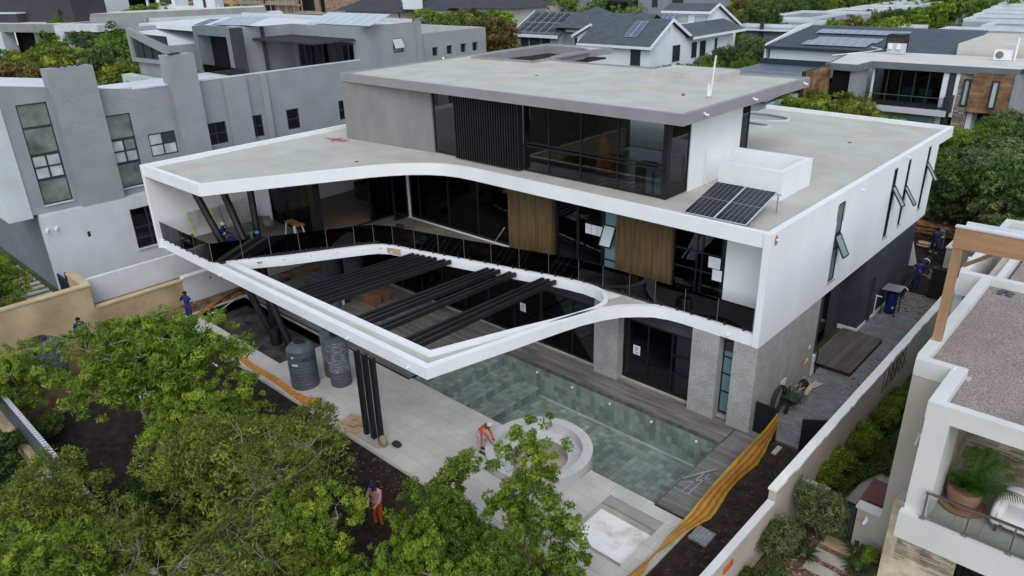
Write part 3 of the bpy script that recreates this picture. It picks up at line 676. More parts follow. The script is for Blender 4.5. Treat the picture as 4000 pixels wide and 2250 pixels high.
s = MB(); an = R(25); u = Vector((0, -math.sin(an), -math.cos(an))); a0, b0, z0 = -7.88, -7.24, 6.35
for xx in (a0+0.03, b0-0.03): s.bar((xx, 1.12, z0), tuple(Vector((xx, 1.12, z0))+u*0.95), 0.055, 0.05, (1, 0, 0))
for t in (0.02, 0.92): s.bar(tuple(Vector((a0+0.05, 1.12, z0))+u*t), tuple(Vector((b0-0.05, 1.12, z0))+u*t), 0.055, 0.05)
so = s.build('sash', 'black_frame', H); s = MB(); s.obox(Vector(((a0+b0)/2, 1.12, z0))+u*0.47, ((b0-a0)/2-0.05, 0, 0), u*0.43, Vector((0, u.z, -u.y))*0.006); s.build('pane', 'frosted_pale', so)
# timber slatted cladding (two bays)
for (a, b) in ((-13.3, -10.68), (-7.15, -4.55)):
    g = MB(); g.box(a, 0.98, 4.03, b, 1.19, 7.44); cb = part('cladding_panel', g, 'cladding_back', H)
    n = round((b-a)/0.052); t = [(a+i*0.052+0.007, 0.955, 4.03, a+i*0.052+0.045, 0.979, 7.44) for i in range(n)]
    pieces('slat', t, 'timber_cladding', cb)
    g = MB(); g.box(b, 0.96, 4.03, b+0.05, 1.2, 7.44); g.build('trim', 'timber_cladding', cb)
# rooms behind
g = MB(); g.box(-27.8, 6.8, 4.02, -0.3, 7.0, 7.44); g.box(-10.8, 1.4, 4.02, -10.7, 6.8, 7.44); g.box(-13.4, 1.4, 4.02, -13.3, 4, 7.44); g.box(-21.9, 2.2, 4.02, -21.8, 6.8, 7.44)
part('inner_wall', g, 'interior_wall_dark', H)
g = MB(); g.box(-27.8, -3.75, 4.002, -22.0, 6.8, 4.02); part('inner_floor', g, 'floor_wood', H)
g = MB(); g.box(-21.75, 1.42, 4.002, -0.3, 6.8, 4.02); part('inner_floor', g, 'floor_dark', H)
g = MB(); g.box(-26.2, 1.4, 4.03, -22.6, 2.4, 5.0); g.box(-19.5, 4.5, 4.03, -15, 5.4, 5.0); part('kitchen_unit', g, 'interior_wall_dark', H)
g = MB()
for i in range(8): g.tube([(-2.5+i*0.04, 1.33, 4.1), (-2.5+i*0.04, 1.33, 7.3)], 0.024, 6)
part('curtain', g, 'curtain', H, smooth='all')
# --- roof over first floor
RF = [(-27.85, -9.55), (-22.15, -9.5), (-21.3, -7.85), (-18.6, -2.85), (-18.05, -2.05), (-17.4, -1.35), (-16.7, -0.82), (-16.0, -0.48), (-15.2, -0.3), (-14.2, -0.25), (-0.25, -0.25)]
g = MB(); g.prism(RF+[(-0.25, 19.2), (0.0, 19.2), (0.0, 21.5), (-10.7, 22.2), (-10.7, 20.0), (-27.85, 18.0)], 7.46, 7.8); part('roof_slab', g, 'white_paint', H)
for rr_ in (RF, [(0, 19.2), (0.0, 21.5), (-10.7, 22.2)]):
    g = MB(); g.ribbon(rr_, 0.0, 0.22, 7.8005, 8.0); part('roof_parapet', g, 'white_paint', H, smooth=30)
g = MB(); g.prism([(-27.83, -9.34), (-22.3, -9.28), (-18.8, -2.75), (-18.2, -1.9), (-17.5, -1.15), (-16.75, -0.62), (-16.0, -0.28), (-15.2, -0.1), (-14.2, -0.04), (-0.27, -0.04), (-0.27, 19.2), (-0.27, 21.3), (-10.7, 22.0), (-10.7, 20), (-27.83, 18)], 7.8006, 7.806); part('roof_surface', g, 'roof_screed', H)
# oval rooflight openings at the back right (dark wells with pale rims)
for (cx, cy, rx, ry) in ((-10.2, 19.0, 2.2, 1.1), (-9.9, 16.8, 1.8, 0.55)):
    g = MB(); pts = [(cx+rx*math.cos(a), cy+ry*math.sin(a)) for a in [2*math.pi*i/32 for i in range(32)]]; g.ribbon(pts, -0.12, 0.0, 7.8065, 7.9, closed=True); rr = part('rooflight_rim', g, 'neighbour_light', H, smooth=30)
    g = MB(); g.prism([(cx+(rx-0.01)*math.cos(a), cy+(ry-0.01)*math.sin(a)) for a in [2*math.pi*i/32 for i in range(32)]], 7.8065, 7.815); g.build('well', 'solar_dark', rr)
# --- upper storey
g = MB(); g.prism([(-25.4, 0.77), (-18.75, 1.38), (-18.75, 1.75), (-25.1, 1.75), (-25.1, 11.4), (-25.4, 11.4)], 7.8065, 10.95); part('grey_wall', g, 'grey_render', H)
g = MB(); g.box(-5.42, 3.06, 7.8065, -5.15, 7.35, 10.95); part('white_stub_wall', g, 'white_render', H)
window(H, 'y', 1.46, -18.74, -16.85, 7.86, 10.94, 1, 1, gm='neighbour_glass', bar=0.07, name='fixed_window')
g = MB(); g.box(-16.9, 1.42, 7.84, -12.75, 1.5, 10.94); sc = part('screen', g, 'black_frame', H)
pieces('slat', [(-16.88+i*0.158, 1.13, 7.87, -16.88+i*0.158+0.055, 1.38, 10.93) for i in range(27)], 'black_steel', sc)
window(H, 'y', 1.5, -12.7, -5.35, 7.84, 10.94, [0, 0.2, 0.44, 0.70, 1], [0, 0.42, 1], gm='window_glass', bar=0.07, name='glass_wall')
window(H, 'x', -5.24, 1.6, 3.05, 7.84, 10.94, 1, 1, gm='window_glass', bar=0.06, name='glass_wall')
window(H, 'x', -5.30, 7.36, 8.3, 7.84, 10.94, 1, 1, gm='window_glass', bar=0.08, name='glass_wall')
g = MB(); g.box(-5.42, 1.48, 7.81, -5.2, 1.62, 10.94); g.box(-12.74, 1.4, 8.98, -5.3, 1.455, 9.05); part('corner_post', g, 'black_frame', H)
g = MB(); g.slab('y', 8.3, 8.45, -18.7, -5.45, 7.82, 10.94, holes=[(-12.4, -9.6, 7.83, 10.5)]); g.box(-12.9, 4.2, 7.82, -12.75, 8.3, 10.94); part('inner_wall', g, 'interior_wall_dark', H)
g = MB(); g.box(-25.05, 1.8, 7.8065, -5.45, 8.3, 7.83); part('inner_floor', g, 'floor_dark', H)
g = MB(); g.box(-11.9, 5.2, 7.9, -11.3, 7.9, 10.7); g.box(-7.0, 5.4, 7.84, -5.6, 5.9, 10.9); part('inner_cupboard', g, 'black_frame', H)
# triangular patterned floor tiles near the glass corner
g = MB(); g2 = MB()
for i in range(9):
    for j in range(5):
        x0 = -9.2+i*0.42; y0 = 1.75+j*0.42
        (g if (i+j) % 2 else g2).add([(x0, y0, 7.834), (x0+0.41, y0, 7.834), (x0+0.41, y0+0.41, 7.834)], [(0, 1, 2)])
o = part('pattern_tile', g, 'alu', H); o['kind'] = 'stuff'; o = part('pattern_tile', g2, 'floor_light_tile', H); o['kind'] = 'stuff'
UR = [(-25.4, 0.76), (-4.2, 0.74), (-4.2, 11.9), (-6.2, 11.65), (-14.4, 11.15), (-16.6, 11.08), (-17.6, 11.1), (-18.45, 11.2), (-19.1, 11.42), (-19.6, 11.85), (-19.95, 12.4), (-20.15, 13.0), (-20.25, 13.9), (-19.95, 18.3), (-25.4, 18.1)]
SK = [(-24.1, 9.75), (-19.45, 9.85), (-19.75, 14.4), (-19.85, 15.2), (-20.1, 15.8), (-20.6, 16.3), (-21.3, 16.65), (-24.3, 16.8)]
g = MB(); g.prism(UR, 10.95, 11.3, [SK]); part('upper_roof', g, 'grey_fascia', H)
g = MB(); g.ribbon(UR, 0.0, 0.2, 11.3005, 11.37, closed=True); g.ribbon(SK, -0.16, 0.0, 11.3005, 11.42, closed=True); part('upper_parapet', g, 'grey_fascia', H, smooth=30)
g = MB(); g.prism([(-25.2, 0.96), (-4.4, 0.94), (-4.4, 11.68), (-6.2, 11.44), (-14.4, 10.95), (-16.6, 10.88), (-17.6, 10.9), (-18.5, 11.0), (-19.2, 11.25), (-19.75, 11.7), (-20.15, 12.35), (-20.37, 13.0), (-20.45, 13.9), (-20.15, 18.1), (-25.2, 17.9)], 11.3006, 11.306, [[(p[0]+(0.16 if p[0] > -22 else -0.16), p[1]+(0.16 if p[1] > 13 else -0.16)) for p in SK]]); part('roof_surface', g, 'roof_screed', H)
g = MB(); g.box(-24.3, 9.7, 10.8, -19.4, 16.9, 10.9); g.build('well_floor', 'mulch', H)
g = MB(); g.box(-11.0, 9.0, 11.307, -7.4, 11.3, 11.56); part('roof_hatch', g, 'roof_screed', H)
# white box on the lower roof
g = MB(); g.box(-4.35, 4.08, 7.807, -1.68, 4.3, 8.95); g.box(-1.9, 4.3, 7.807, -1.68, 6.87, 8.95); g.box(-5.149, 6.65, 7.807, -1.9, 6.87, 8.95); g.box(-4.3, 4.31, 7.807, -1.91, 6.64, 7.95)
part('roof_box', g, 'white_render', H)
# vertical glazed legs and steel: slanted posts, slim post trio
for a, b in (((-21.8, -7.3, -0.62), (-24.8, -8.72, 7.46)), ((-20.85, -7.1, -0.62), (-24.5, -7.5, 7.46)), ((-22.95, -6.75, -0.62), (-24.2, -6.1, 7.46))):
    g = MB(); g.tube([a, b], 0.17, 20); part('slanted_post', g, 'black_steel', H, smooth=True)
g = MB(); g.tube([(-21.6, -7.42, -0.6), (-21.75, -7.34, 0.25)], 0.27, 16); part('post_sleeve', g, 'black_steel', H, smooth=True)
for i, x in enumerate((-11.1, -10.64, -10.18)):
    g = MB(); g.box(x-0.09, -9.75, 0.0, x+0.09, -9.58, 3.699); part('slim_post', g, 'black_steel', H)
g = MB(); g.box(-11.45, -9.86, 0.0, -9.95, -9.5, 0.02); part('base_plate', g, 'concrete', H)
# black louvre beams across the opening
xs0 = [-17.02+0.283*i for i in range(8)]
beams = [((-16.35, -2.42), (-17.03, -8.43)), ((-16.05, -2.36), (-16.7, -8.43)), ((-15.75, -2.28), (-16.38, -8.43)), ((-15.4, -2.2), (-16.05, -8.43)), ((-15.1, -2.12), (-15.75, -8.43)), ((-14.6, -2.02), (-15.25, -8.43)), ((-14.3, -1.94), (-14.95, -8.43)),
         ((-12.3, -1.5), (-12.75, -8.43)), ((-12.02, -1.4), (-12.4, -8.43)), ((-11.75, -1.33), (-12.1, -8.43)), ((-11.2, -1.2), (-11.45, -8.43)), ((-10.95, -1.15), (-11.15, -8.43)),
         ((-9.62, -0.8), (-9.85, -8.43)), ((-9.36, -0.75), (-9.5, -8.43)), ((-9.05, -0.68), (-9.15, -8.43))]
for k, (p, q) in enumerate(beams):
    g = MB(); g.bar((p[0], p[1]-0.02, 3.98), (q[0], q[1]+0.02, 3.98), 0.13, 0.18); part('louvre_beam', g, 'black_steel', H)
# plaster patch with spout under the curve
g = MB(); g.obox((-17.62, -2.66, 3.92), (0.42, 0.1, 0), (0.005, -0.02, 0), (0, 0, 0.14)); part('plaster_patch', g, 'sand_plaster', H)
sp_ = [((-17.7, -2.65, 3.85), (0, -1, 0)), ((-1.2, -0.26, 3.86), (0, -1, 0)), ((0.0, 0.12, 7.72), (1, 0, 0)), ((0, 8.2, 7.6), (1, 0, 0)), ((0, 13.9, 7.85), (1, 0, 0)), ((-11.9, -9.42, 3.83), (0, -1, 0)), ((-21.6, -9.5, 3.83), (0, -1, 0)), ((-27.4, -9.5, 3.83), (0, -1, 0)), ((-8.4, -9.4, 3.86), (0, -1, 0))]
for k, (p, d) in enumerate(sp_):
    g = MB(); P = Vector(p); D = Vector(d); g.tube([P-D*0.05, P+D*0.13], 0.04, 12); part('rain_spout', g, 'white_plastic', H, smooth=True)
g = MB(); g.lathe([(0.001, 0.0), (0.13, 0.0)], (0, 0, 0), 14); 
for v in range(len(g.v)): a = g.v[v]; g.v[v] = (0.003, 0.12+a[0], 7.7+a[1]*1.5)
part('rust_stain', g, 'rust', H)
g = MB(); g.box(0.0005, 6.46, 6.7, 0.002, 6.54, 7.5); g.box(0.0005, 5.70, 6.9, 0.002, 5.79, 7.55); part('rust_stain', g, 'rust', H)

# balustrade of dark glass panels on spigots
bp = [(-27.75, -9.42), (-26.6, -9.42), (-25.35, -9.42), (-24.1, -9.42), (-22.5, -9.38), (-21.85, -8.2), (-21.22, -7.1), (-20.55, -5.95), (-19.9, -4.85), (-19.25, -3.7), (-18.7, -2.95), (-17.75, -2.52), (-16.45, -2.25), (-15.1, -1.95), (-13.7, -1.62), (-12.3, -1.28), (-10.9, -0.95), (-9.5, -0.6), (-8.1, -0.3), (-6.9, -0.22), (-5.6, -0.2), (-4.4, -0.2), (-3.1, -0.16), (-1.75, -0.14), (-0.35, -0.14)]
BL = thing('glass_balustrade', 'dark glass balustrade on black spigots along the curved white balcony', 'balustrade', (-10, -1, 4.15))
for a, b in zip(bp[:-1], bp[1:]):
    A = Vector((*a, 0)); B = Vector((*b, 0)); d = (B-A).normalized(); nn = Vector((-d.y, d.x, 0)); c = (A+B)/2; L = (B-A).length/2-0.012
    g = MB(); g.obox((c.x, c.y, 4.66), d*L, nn*0.008, (0, 0, 0.46)); pn = g.build('glass_panel', 'dark_glass', BL)
    g = MB(); g.obox((B.x, B.y, 4.66), d*0.004, nn*0.009, (0, 0, 0.46)); g.build('edge', 'clear_glass' if False else 'cell_line', pn)
    for t in ((-0.55, 0.55) if L > 0.4 else (-0.45, 0.45)):
        q = c+d*t*L; g = MB(); g.lathe([(0.001, 0), (0.055, 0), (0.055, 0.02), (0.028, 0.05), (0.028, 0.17), (0.001, 0.17)], (q.x, q.y, 4.151), 12); g.build('spigot', 'black_steel', BL, smooth=True)
# rails of window mullions in upper glass: roof gear
def flood(name_label, p, d):
    t = thing('security_camera', name_label, 'camera', p); D = Vector(d); P = Vector(p)
    g = MB(); g.tube([P, P+D*0.05], 0.05, 12); part('mount', g, 'white_plastic', t)
    g = MB(); g.bar(P+D*0.03, P+D*0.09+Vector((0, 0, -0.03)), 0.03, 0.03); g.tube([P+D*0.05+Vector((0, -0.03, -0.03)), P+D*0.15+Vector((0, 0.09, -0.06))], 0.04, 12); part('body', g, 'white_plastic', t, smooth=True)
flood('white security camera nearest the front corner of the grey roof fascia', (-4.2, 2.2, 11.2), (1, 0, 0))
flood('white security camera halfway along the right edge of the grey roof fascia', (-4.2, 6.2, 11.2), (1, 0, 0))
flood('white security camera at the rear corner of the grey roof fascia', (-4.2, 11.2, 11.2), (1, 0, 0))
flood('white security camera on the left parapet of the grey roof', (-25.25, 8.2, 11.42), (0.7, -0.7, 0))
t = thing('roof_pole', 'thin white leaning pole standing on the grey roof', 'pole', (-5.31, 4.64, 11.306))
g = MB(); g.tube([(-5.31, 4.64, 11.31), (-5.22, 4.68, 12.98)], 0.032, 10); part('long_pipe', g, 'white_plastic', t, smooth=True)
g = MB(); g.tube([(-5.38, 4.6, 11.4), (-5.38, 4.6, 11.86)], 0.055, 10); part('short_pipe', g, 'white_plastic', t, smooth=True)
g = MB(); g.tube([(-5.35, 4.62, 11.307), (-5.35, 4.62, 11.4)], 0.09, 10); part('foot', g, 'concrete', t)
g = MB(); g.lathe([(0.001, 0.09), (0.05, 0.08), (0.08, 0.0)], (-6.58, 4.69, 11.307), 12); single('roof_vent', g, 'tank_grey', 'small dark vent cap on the grey roof left of the white pole', 'vent')
g = MB()
for i in range(16):
    a = rng.uniform(0, 6.28); L = rng.uniform(0.4, 1.0); c = Vector((-25.3+rng.uniform(-0.5, 0.3), 0.1+rng.uniform(-0.3, 0.4), 7.83))
    g.tube([c+Vector((math.cos(a+t*0.8)*L*t, math.sin(a+t*0.8)*L*t*0.6, 0.02*abs(math.sin(7*t+i)))) for t in (0, 0.25, 0.5, 0.75, 1)], 0.012, 5)
single('cable_heap', g, 'cable_red', 'heap of thin red cables on the roof against the grey wall', 'cables')
# solar panels on the lower roof
def solar(name, corners, nu, nv, m, label, group=None, split=None, cells=(6, 24)):
    """panel array on a tilted quad: corners ll, lr, ur, ul ; each panel a part"""
    ll, lr, ur, ul = [Vector(c) for c in corners]; base = (ll+lr)/2
    t = thing(name, label, 'solar panels', tuple(base), group); U = lr-ll; V_ = ul-ll; n = U.cross(V_).normalized()
    for i in range(nu):
        for j in range(nv):
            def pt(a, b, h=0): return (ll*(1-a)+lr*a)*(1-b)+(ul*(1-a)+ur*a)*b+n*h
            g = MB(); e = 0.006; a0, a1, b0, b1 = i/nu+e/2, (i+1)/nu-e/2, j/nv+e/2, (j+1)/nv-e/2
            g.obox(pt((a0+a1)/2, (b0+b1)/2, 0), U*(a1-a0)/2, V_*(b1-b0)/2, n*0.018); pa = g.build('frame', 'alu', t)
            g = MB(); fr = 0.03/U.length*1.2; fv = 0.03/V_.length*1.2
            g.obox(pt((a0+a1)/2, (b0+b1)/2, 0.0), U*((a1-a0)/2-fr), V_*((b1-b0)/2-fv), n*0.021); pc = g.build('glass', m, pa)
            if cells:
                g = MB(); cu, cv = cells
                for k in range(1, cu): a = a0+fr+(a1-a0-2*fr)*k/cu; g.obox(pt(a, (b0+b1)/2, 0.0215), U*0.004/U.length*1.6, V_*((b1-b0)/2-fv), n*0.001)
                for k in range(1, cv):
                    b = b0+fv+(b1-b0-2*fv)*k/cv; th_ = 0.004 if k != cv//2 else 0.02
                    g.obox(pt((a0+a1)/2, b, 0.0217), U*((a1-a0)/2-fr), V_*th_/V_.length*0.8, n*0.001)
                g.build('cell_grid', 'cell_line' if m == 'solar_dark' else 'alu', pa)
    return t
S = solar('solar_array', [(-3.63, 0.14, 7.97), (-1.13, 0.16, 7.97), (-1.24, 2.66, 8.56), (-3.70, 2.67, 8.56)], 2, 1, 'solar_dark', 'pair of black solar panels tilted on the white lower roof beside the white box')
g = MB()
for x in (-1.15,): g.bar((x, 2.6, 7.81), (x, 2.6, 8.5), 0.04, 0.04); g.bar((-3.4, 2.62, 8.5), (x+0.12, 2.62, 8.5), 0.04, 0.04); g.bar((-3.4, 0.55, 7.97), (x+0.15, 0.55, 7.97), 0.04, 0.04); g.box(x-0.1, 2.5, 7.807, x+0.1, 2.7, 7.82)
g.bar((-3.4, 2.6, 7.81), (-3.4, 2.6, 8.5), 0.04, 0.04)
part('stand', g, 'galvanised', S)
g = MB(); g.tube([(-5.13, 4.35, 9.2), (-5.1, 4.35, 8.0), (-5.0, 4.38, 7.86), (-4.6, 4.3, 7.84)], 0.018, 6); g.box(-5.15, 4.28, 9.2, -5.1, 4.42, 9.35); single('wall_conduit', g, 'white_plastic', 'thin white conduit down the white stub wall on the lower roof', 'conduit')
g = MB(); g.tube([(-2.7, 5.4, 7.95), (-2.7, 5.4, 8.5)], 0.05, 10); g.tube([(-2.45, 5.2, 7.95), (-2.45, 5.2, 8.12)], 0.06, 10); single('box_pipe', g, 'tank_lid', 'short black pipes standing inside the white roof box', 'pipe')

# ================================================================== LEFT: boundary walls and grey neighbour
t = thing('sand_boundary_wall', 'stained sand coloured plaster garden wall stepping down beside the site', 'wall', (-29, -14, 0))
g = MB(); g.box(-29.0, -30, -0.06, -28.7, -13.05, 2.52); g.box(-31.3, -13.25, -0.06, -29.001, -12.95, 2.52); part('tall_section', g, 'sand_plaster', t)
g = MB(); g.box(-29.05, -30, 2.521, -28.65, -13.0, 2.6); g.box(-31.3, -13.3, 2.521, -29.051, -12.9, 2.6); part('coping', g, 'sand_cap', t)
g = MB(); g.box(-29.0, -13.049, -0.06, -28.7, -8.6, 1.28); part('low_section', g, 'sand_plaster', t)
g = MB(); g.box(-29.04, -12.99, 1.281, -28.66, -8.55, 1.36); part('coping', g, 'sand_cap', t)
t = thing('white_site_wall', 'low dirty white wall with a hole beside the dug soil', 'wall', (-28.85, -4, 0))
g = MB(); g.slab('x', -29.0, -28.66, -8.59, 8, -0.06, 1.42, holes=[(-7.12, -6.98, 0.95, 1.12), (-5.9, -4.6, 0.2, 1.3)]); part('wall', g, 'dirty_white', t)
g = MB(); g.box(-29.04, -8.54, 1.421, -28.62, 8, 1.5); part('coping', g, 'boundary_cap', t)
g = MB(); g.box(-28.98, -5.85, 0.2, -28.94, -4.65, 1.3)
part('grille_back', g, 'void', t)
pieces('bar', [(-28.8, -5.85+i*0.12, 0.2, -28.76, -5.82+i*0.12, 1.3) for i in range(11)], 'black_steel', t)
g = MB(); g.box(-30.25, -13.1, -0.06, -30.0, 10, 2.4); w_ = single('retaining_wall', g, 'dirty_white', 'long pale blue-white retaining wall below the grey neighbour house', 'wall')
g = MB(); g.box(-29.999, -13.0, -0.06, -29.001, 8, 1.05); struct('wall_strip', g, 'bare_soil')
g = MB(); g.box(-34.7, -30, -0.06, -30.251, 14, 0.38); struct('neighbour_terrace', g, 'concrete')
g = MB(); g.box(-60, -30, -0.06, -34.71, -12.86, 0.36); struct('neighbour_garden', g, 'grass')
N = thing('grey_house', 'large smooth grey house with cracked render and tall pilasters, on the left', 'house', (-40, 0, 0))
holes = [(-12.42, -10.98, 5.3, 10.6), (-8.37, -7.0, 5.3, 9.42), (-6.3, -4.72, 6.72, 8.05), (-2.87, -1.5, 6.75, 8.08), (-0.02, 1.0, 6.72, 8.1), (2.77, 3.7, 6.78, 8.1), (6.9, 7.8, 6.78, 8.1), (12.16, 13.1, 10.8, 11.8), (15.9, 16.5, 10.2, 10.85), (17.4, 18.0, 10.2, 10.85), (18.9, 19.5, 10.2, 10.85), (20.2, 20.8, 10.2, 10.85)]
g = MB(); g.slab('x', -35.3, -35.0, -13.1, 9.1, 4.9, 10.6, holes=[h for h in holes if h[1] < 9.1])
g.slab('x', -35.3, -35.0, 9.1, 14.4, 4.9, 12.8, holes=[h for h in holes if 9.1 < h[0] < 14.4]); g.slab('x', -35.3, -35.0, 14.4, 21.75, 4.9, 11.9, holes=[h for h in holes if h[0] > 14.4])
part('facade', g, 'neighbour_grey', N)
g = MB(); g.xprism([(-13.1, 10.6005), (-6.3, 10.6005), (-12.95, 11.62), (-13.1, 11.62)], -35.3, -35.0); part('facade_gable', g, 'neighbour_grey', N)
for a, b, z in ((-10.73, -8.48, 12.2), (-4.55, -2.9, 12.28)):
    g = MB(); g.box(-34.999, a, 4.9, -34.5, b, z); g.box(-35.5, a+0.002, 10.7, -34.9995, b-0.002, z-0.003); part('pilaster', g, 'neighbour_grey', N)
for a, b in ((-1.3, 0.2), (1.2, 1.6), (14.35, 14.75)):
    g = MB(); g.box(-34.999, a, 4.9, -34.75, b, 10.58 if a < 10 else 12.79); part('pilaster', g, 'neighbour_grey', N)
g = MB(); g.slab('x', -35.3, -34.45, -12.85, 14, 0.3, 4.88, holes=[(-8.45, -6.7, 1.75, 4.16)]); part('lower_wall', g, 'neighbour_light', N)
g = MB(); g.box(-48, -12.84, 0.3, -35.301, -12.6, 4.7); part('dark_end_wall', g, 'neighbour_dark', N)
g = MB(); g.box(-37.5, -14.25, 4.76, -34.95, -13.102, 10.5); part('corner_box', g, 'neighbour_light', N)
g = MB(); g.box(-48, -13.0, 4.75, -37.6, -12.7, 10.5); g.box(-48, 9.3, 0.3, -35.3, 9.5, 9.6); g.box(-48, 21.5, 0.3, -35.3, 21.75, 11.9); g.box(-42, -12.6, 0.3, -41.8, 9.3, 9.5); part('inner_wall', g, 'neighbour_light', N)
# windows
for (a, b, zs) in ((-12.42, -10.98, (5.3, 6.63, 7.3, 7.97, 9.38, 10.6)), (-8.37, -7.0, (5.3, 6.68, 7.42, 8.05, 9.42))):
    n_ = len(zs)-1
    window(N, 'x', -35.12, a, b, zs[0], zs[1], 1, 1, fm='steel_blue', gm='pane_reflect_dim', bar=0.06); window(N, 'x', -35.12, a, b, zs[1], zs[3], 2, 2, fm='steel_blue', gm={(1, 1): 'pane_reflect_pale' if a < -10 else 'pane_reflect_dim', 'd': 'pane_reflect_pale'}, bar=0.09)
    for k in range(3, n_): window(N, 'x', -35.12, a, b, zs[k], zs[k+1], 1, 1, fm='steel_blue', gm='pane_reflect_dim', bar=0.06)
    g = MB(); g.box(-37.2, a-1.6, 4.9, -37.1, b+1.2, 10.5); g.box(-37.1, a-1.6, 4.9, -35.31, b+1.2, 5.2); part('inner_wall', g, 'neighbour_light', N)
wl = [(holes[2], 2, 2), (holes[3], 2, 2), (holes[4], 2, 2), (holes[5], 1, 2), (holes[6], 1, 2), (holes[7], 1, [0, 0.35, 1])]
for k, (h, c, r) in enumerate(wl):
    gm = 'window_glass' if k in (1, 2, 3, 4) else ({(1, 1): 'car_glass', 'd': 'pane_reflect_pale'} if k == 0 else 'pane_reflect_dim')
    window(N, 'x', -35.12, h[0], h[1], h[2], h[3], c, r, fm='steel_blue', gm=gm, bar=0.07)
for h in holes[8:]:
    g = MB(); g.box(-35.25, h[0], h[2], -35.2, h[1], h[3]); part('dark_opening', g, 'black_frame', N)
window(N, 'x', -34.6, -8.45, -6.7, 1.75, 4.16, [0, 0.52, 1], [0, 0.25, 0.52, 1], fm='steel_blue', gm='window_glass', bar=0.08)
g = MB(); g.box(-34.449, -8.5, 1.69, -34.35, -6.65, 1.748); g.box(-34.999, -12.42, 5.24, -34.9, -10.98, 5.298); g.box(-34.999, -8.37, 5.24, -34.9, -7.0, 5.298); part('sill', g, 'neighbour_light', N)
s = MB(); an = R(22); u = Vector((math.sin(an), 0, -math.cos(an))); z0 = 11.75
s.obox(Vector((-35.05, 12.62, z0))+u*0.34, u*0.34, (0, 0.42, 0), Vector((u.z, 0, -u.x))*0.02); part('sash', s, 'frosted_pale', N)
# roofs
g = MB(); g.xprism([(-13.1, 11.3), (-6.3, 10.3), (-6.3, 10.2), (-13.1, 11.2)], -47, -35.31); part('mono_roof', g, 'neighbour_roof', N)
g = MB(); g.box(-47, -6.29, 9.5, -35.31, 9.1, 9.6); part('terrace_floor', g, 'neighbour_roof', N)
g = MB(); g.box(-35.32, -6.29, 10.602, -34.97, 9.1, 10.66); part('roof_edge', g, 'neighbour_light', N)
# setback upper storey with louvred canopy
g = MB(); g.slab('y', 9.1, 9.35, -43.4, -35.301, 9.6, 12.8, holes=[(-43.0, -35.6, 9.7, 11.75)]); g.box(-43.65, 4.4, 9.6, -43.4, 9.35, 12.8); part('upper_wall', g, 'neighbour_grey', N)
g = MB(); g.box(-60, 4.41, 12.4, -43.66, 14, 12.7); g.box(-43.4, 9.36, 12.4, -35.31, 14.4, 12.7); part('upper_roof', g, 'neighbour_roof', N)
g = MB(); g.box(-60, 14.1, 12.4, -35.31, 14.4, 13.0); part('roof_parapet', g, 'neighbour_light', N)
window(N, 'y', 9.2, -42.9, -35.6, 9.7, 11.75, 9, 1, fm='steel_blue', gm='neighbour_glass', bar=0.2, name='folding_doors')
g = MB(); g.box(-43.39, 6.0, 11.93, -35.2, 9.09, 11.98); cv = part('canopy', g, 'steel_blue', N)
pieces('louvre', [(-43.38+i*0.27, 5.75, 11.9, -43.38+i*0.27+0.12, 9.08, 12.04) for i in range(30)], 'panel_dark', cv)
g = MB(); g.box(-41.6, 8.9, 9.6, -41.45, 9.05, 11.9); part('canopy_post', g, 'panel_dark', N)
g = MB(); g.slab('y', 3.6, 4.6, -48.2, -42.5, 9.0, 12.9, holes=[(-47.6, -43.1, 9.1, 12.3)]); part('portal_frame', g, 'neighbour_dark', N)
g = MB(); g.box(-42.499, 3.6, 9.0, -42.45, 4.6, 12.9); g.box(-48.0, 4.61, 9.0, -43.4, 6.5, 9.1); g.box(-48.1, 6.5, 9.0, -43, 6.6, 12.8); g.box(-48.2, 4.61, 9, -48.0, 6.5, 12.8); part('portal_inside', g, 'panel_dark', N)
window(N, 'y', 6.3, -45.5, -43.6, 9.2, 12.2, 2, 1, fm='steel_blue', gm='frosted_pale', bar=0.12, name='balcony_door')
g = MB(); g.box(-47.5, 3.5, 9.1, -41.0, 3.53, 10.2); part('glass_rail', g, 'clear_glass', N)
# sloped volume
g = MB(); g.yprism([(-56.8, 10.0), (-49.7, 10.1), (-49.7, 10.4), (-56.3, 10.3), (-56.3, 12.0), (-50.4, 10.95), (-49.7, 10.95), (-49.7, 11.5), (-56.8, 12.65)], 2.0, 2.35); g.box(-56.8, 2.36, 10.0, -56.5, 10, 12.65); g.box(-50.0, 2.36, 9.5, -49.7, 6, 11.5); part('sloped_wall', g, 'neighbour_grey', N)
g = MB(); g.yprism([(-56.5, 12.3), (-50, 11.2), (-50, 11.1), (-56.5, 12.2)], 2.36, 10); part('sloped_roof', g, 'neighbour_roof', N)
g = MB(); g.box(-56.3, 2.2, 10.3, -49.8, 2.24, 12.2); part('strip_glass', g, 'car_glass', N)
for x in (-54.6, -53.0, -51.5): g = MB(); g.box(x, 2.1, 10.41, x+0.12, 2.19, 11.6); part('mullion', g, 'steel_blue', N)
g = MB(); g.box(-56.5, 2.36, 5, -49.7, 3.2, 9.99); part('lower_block', g, 'neighbour_grey', N)
g = MB(); g.slab('y', 1.2, 2.0, -57.6, -47, 7.0, 9.0, holes=[(-57.0, -47.5, 7.0, 8.5)]); part('mint_frame', g, 'mint', N)
g = MB(); g.box(-57, 2.01, 5, -47.5, 2.05, 8.9); part('mint_glass', g, 'car_glass', N)
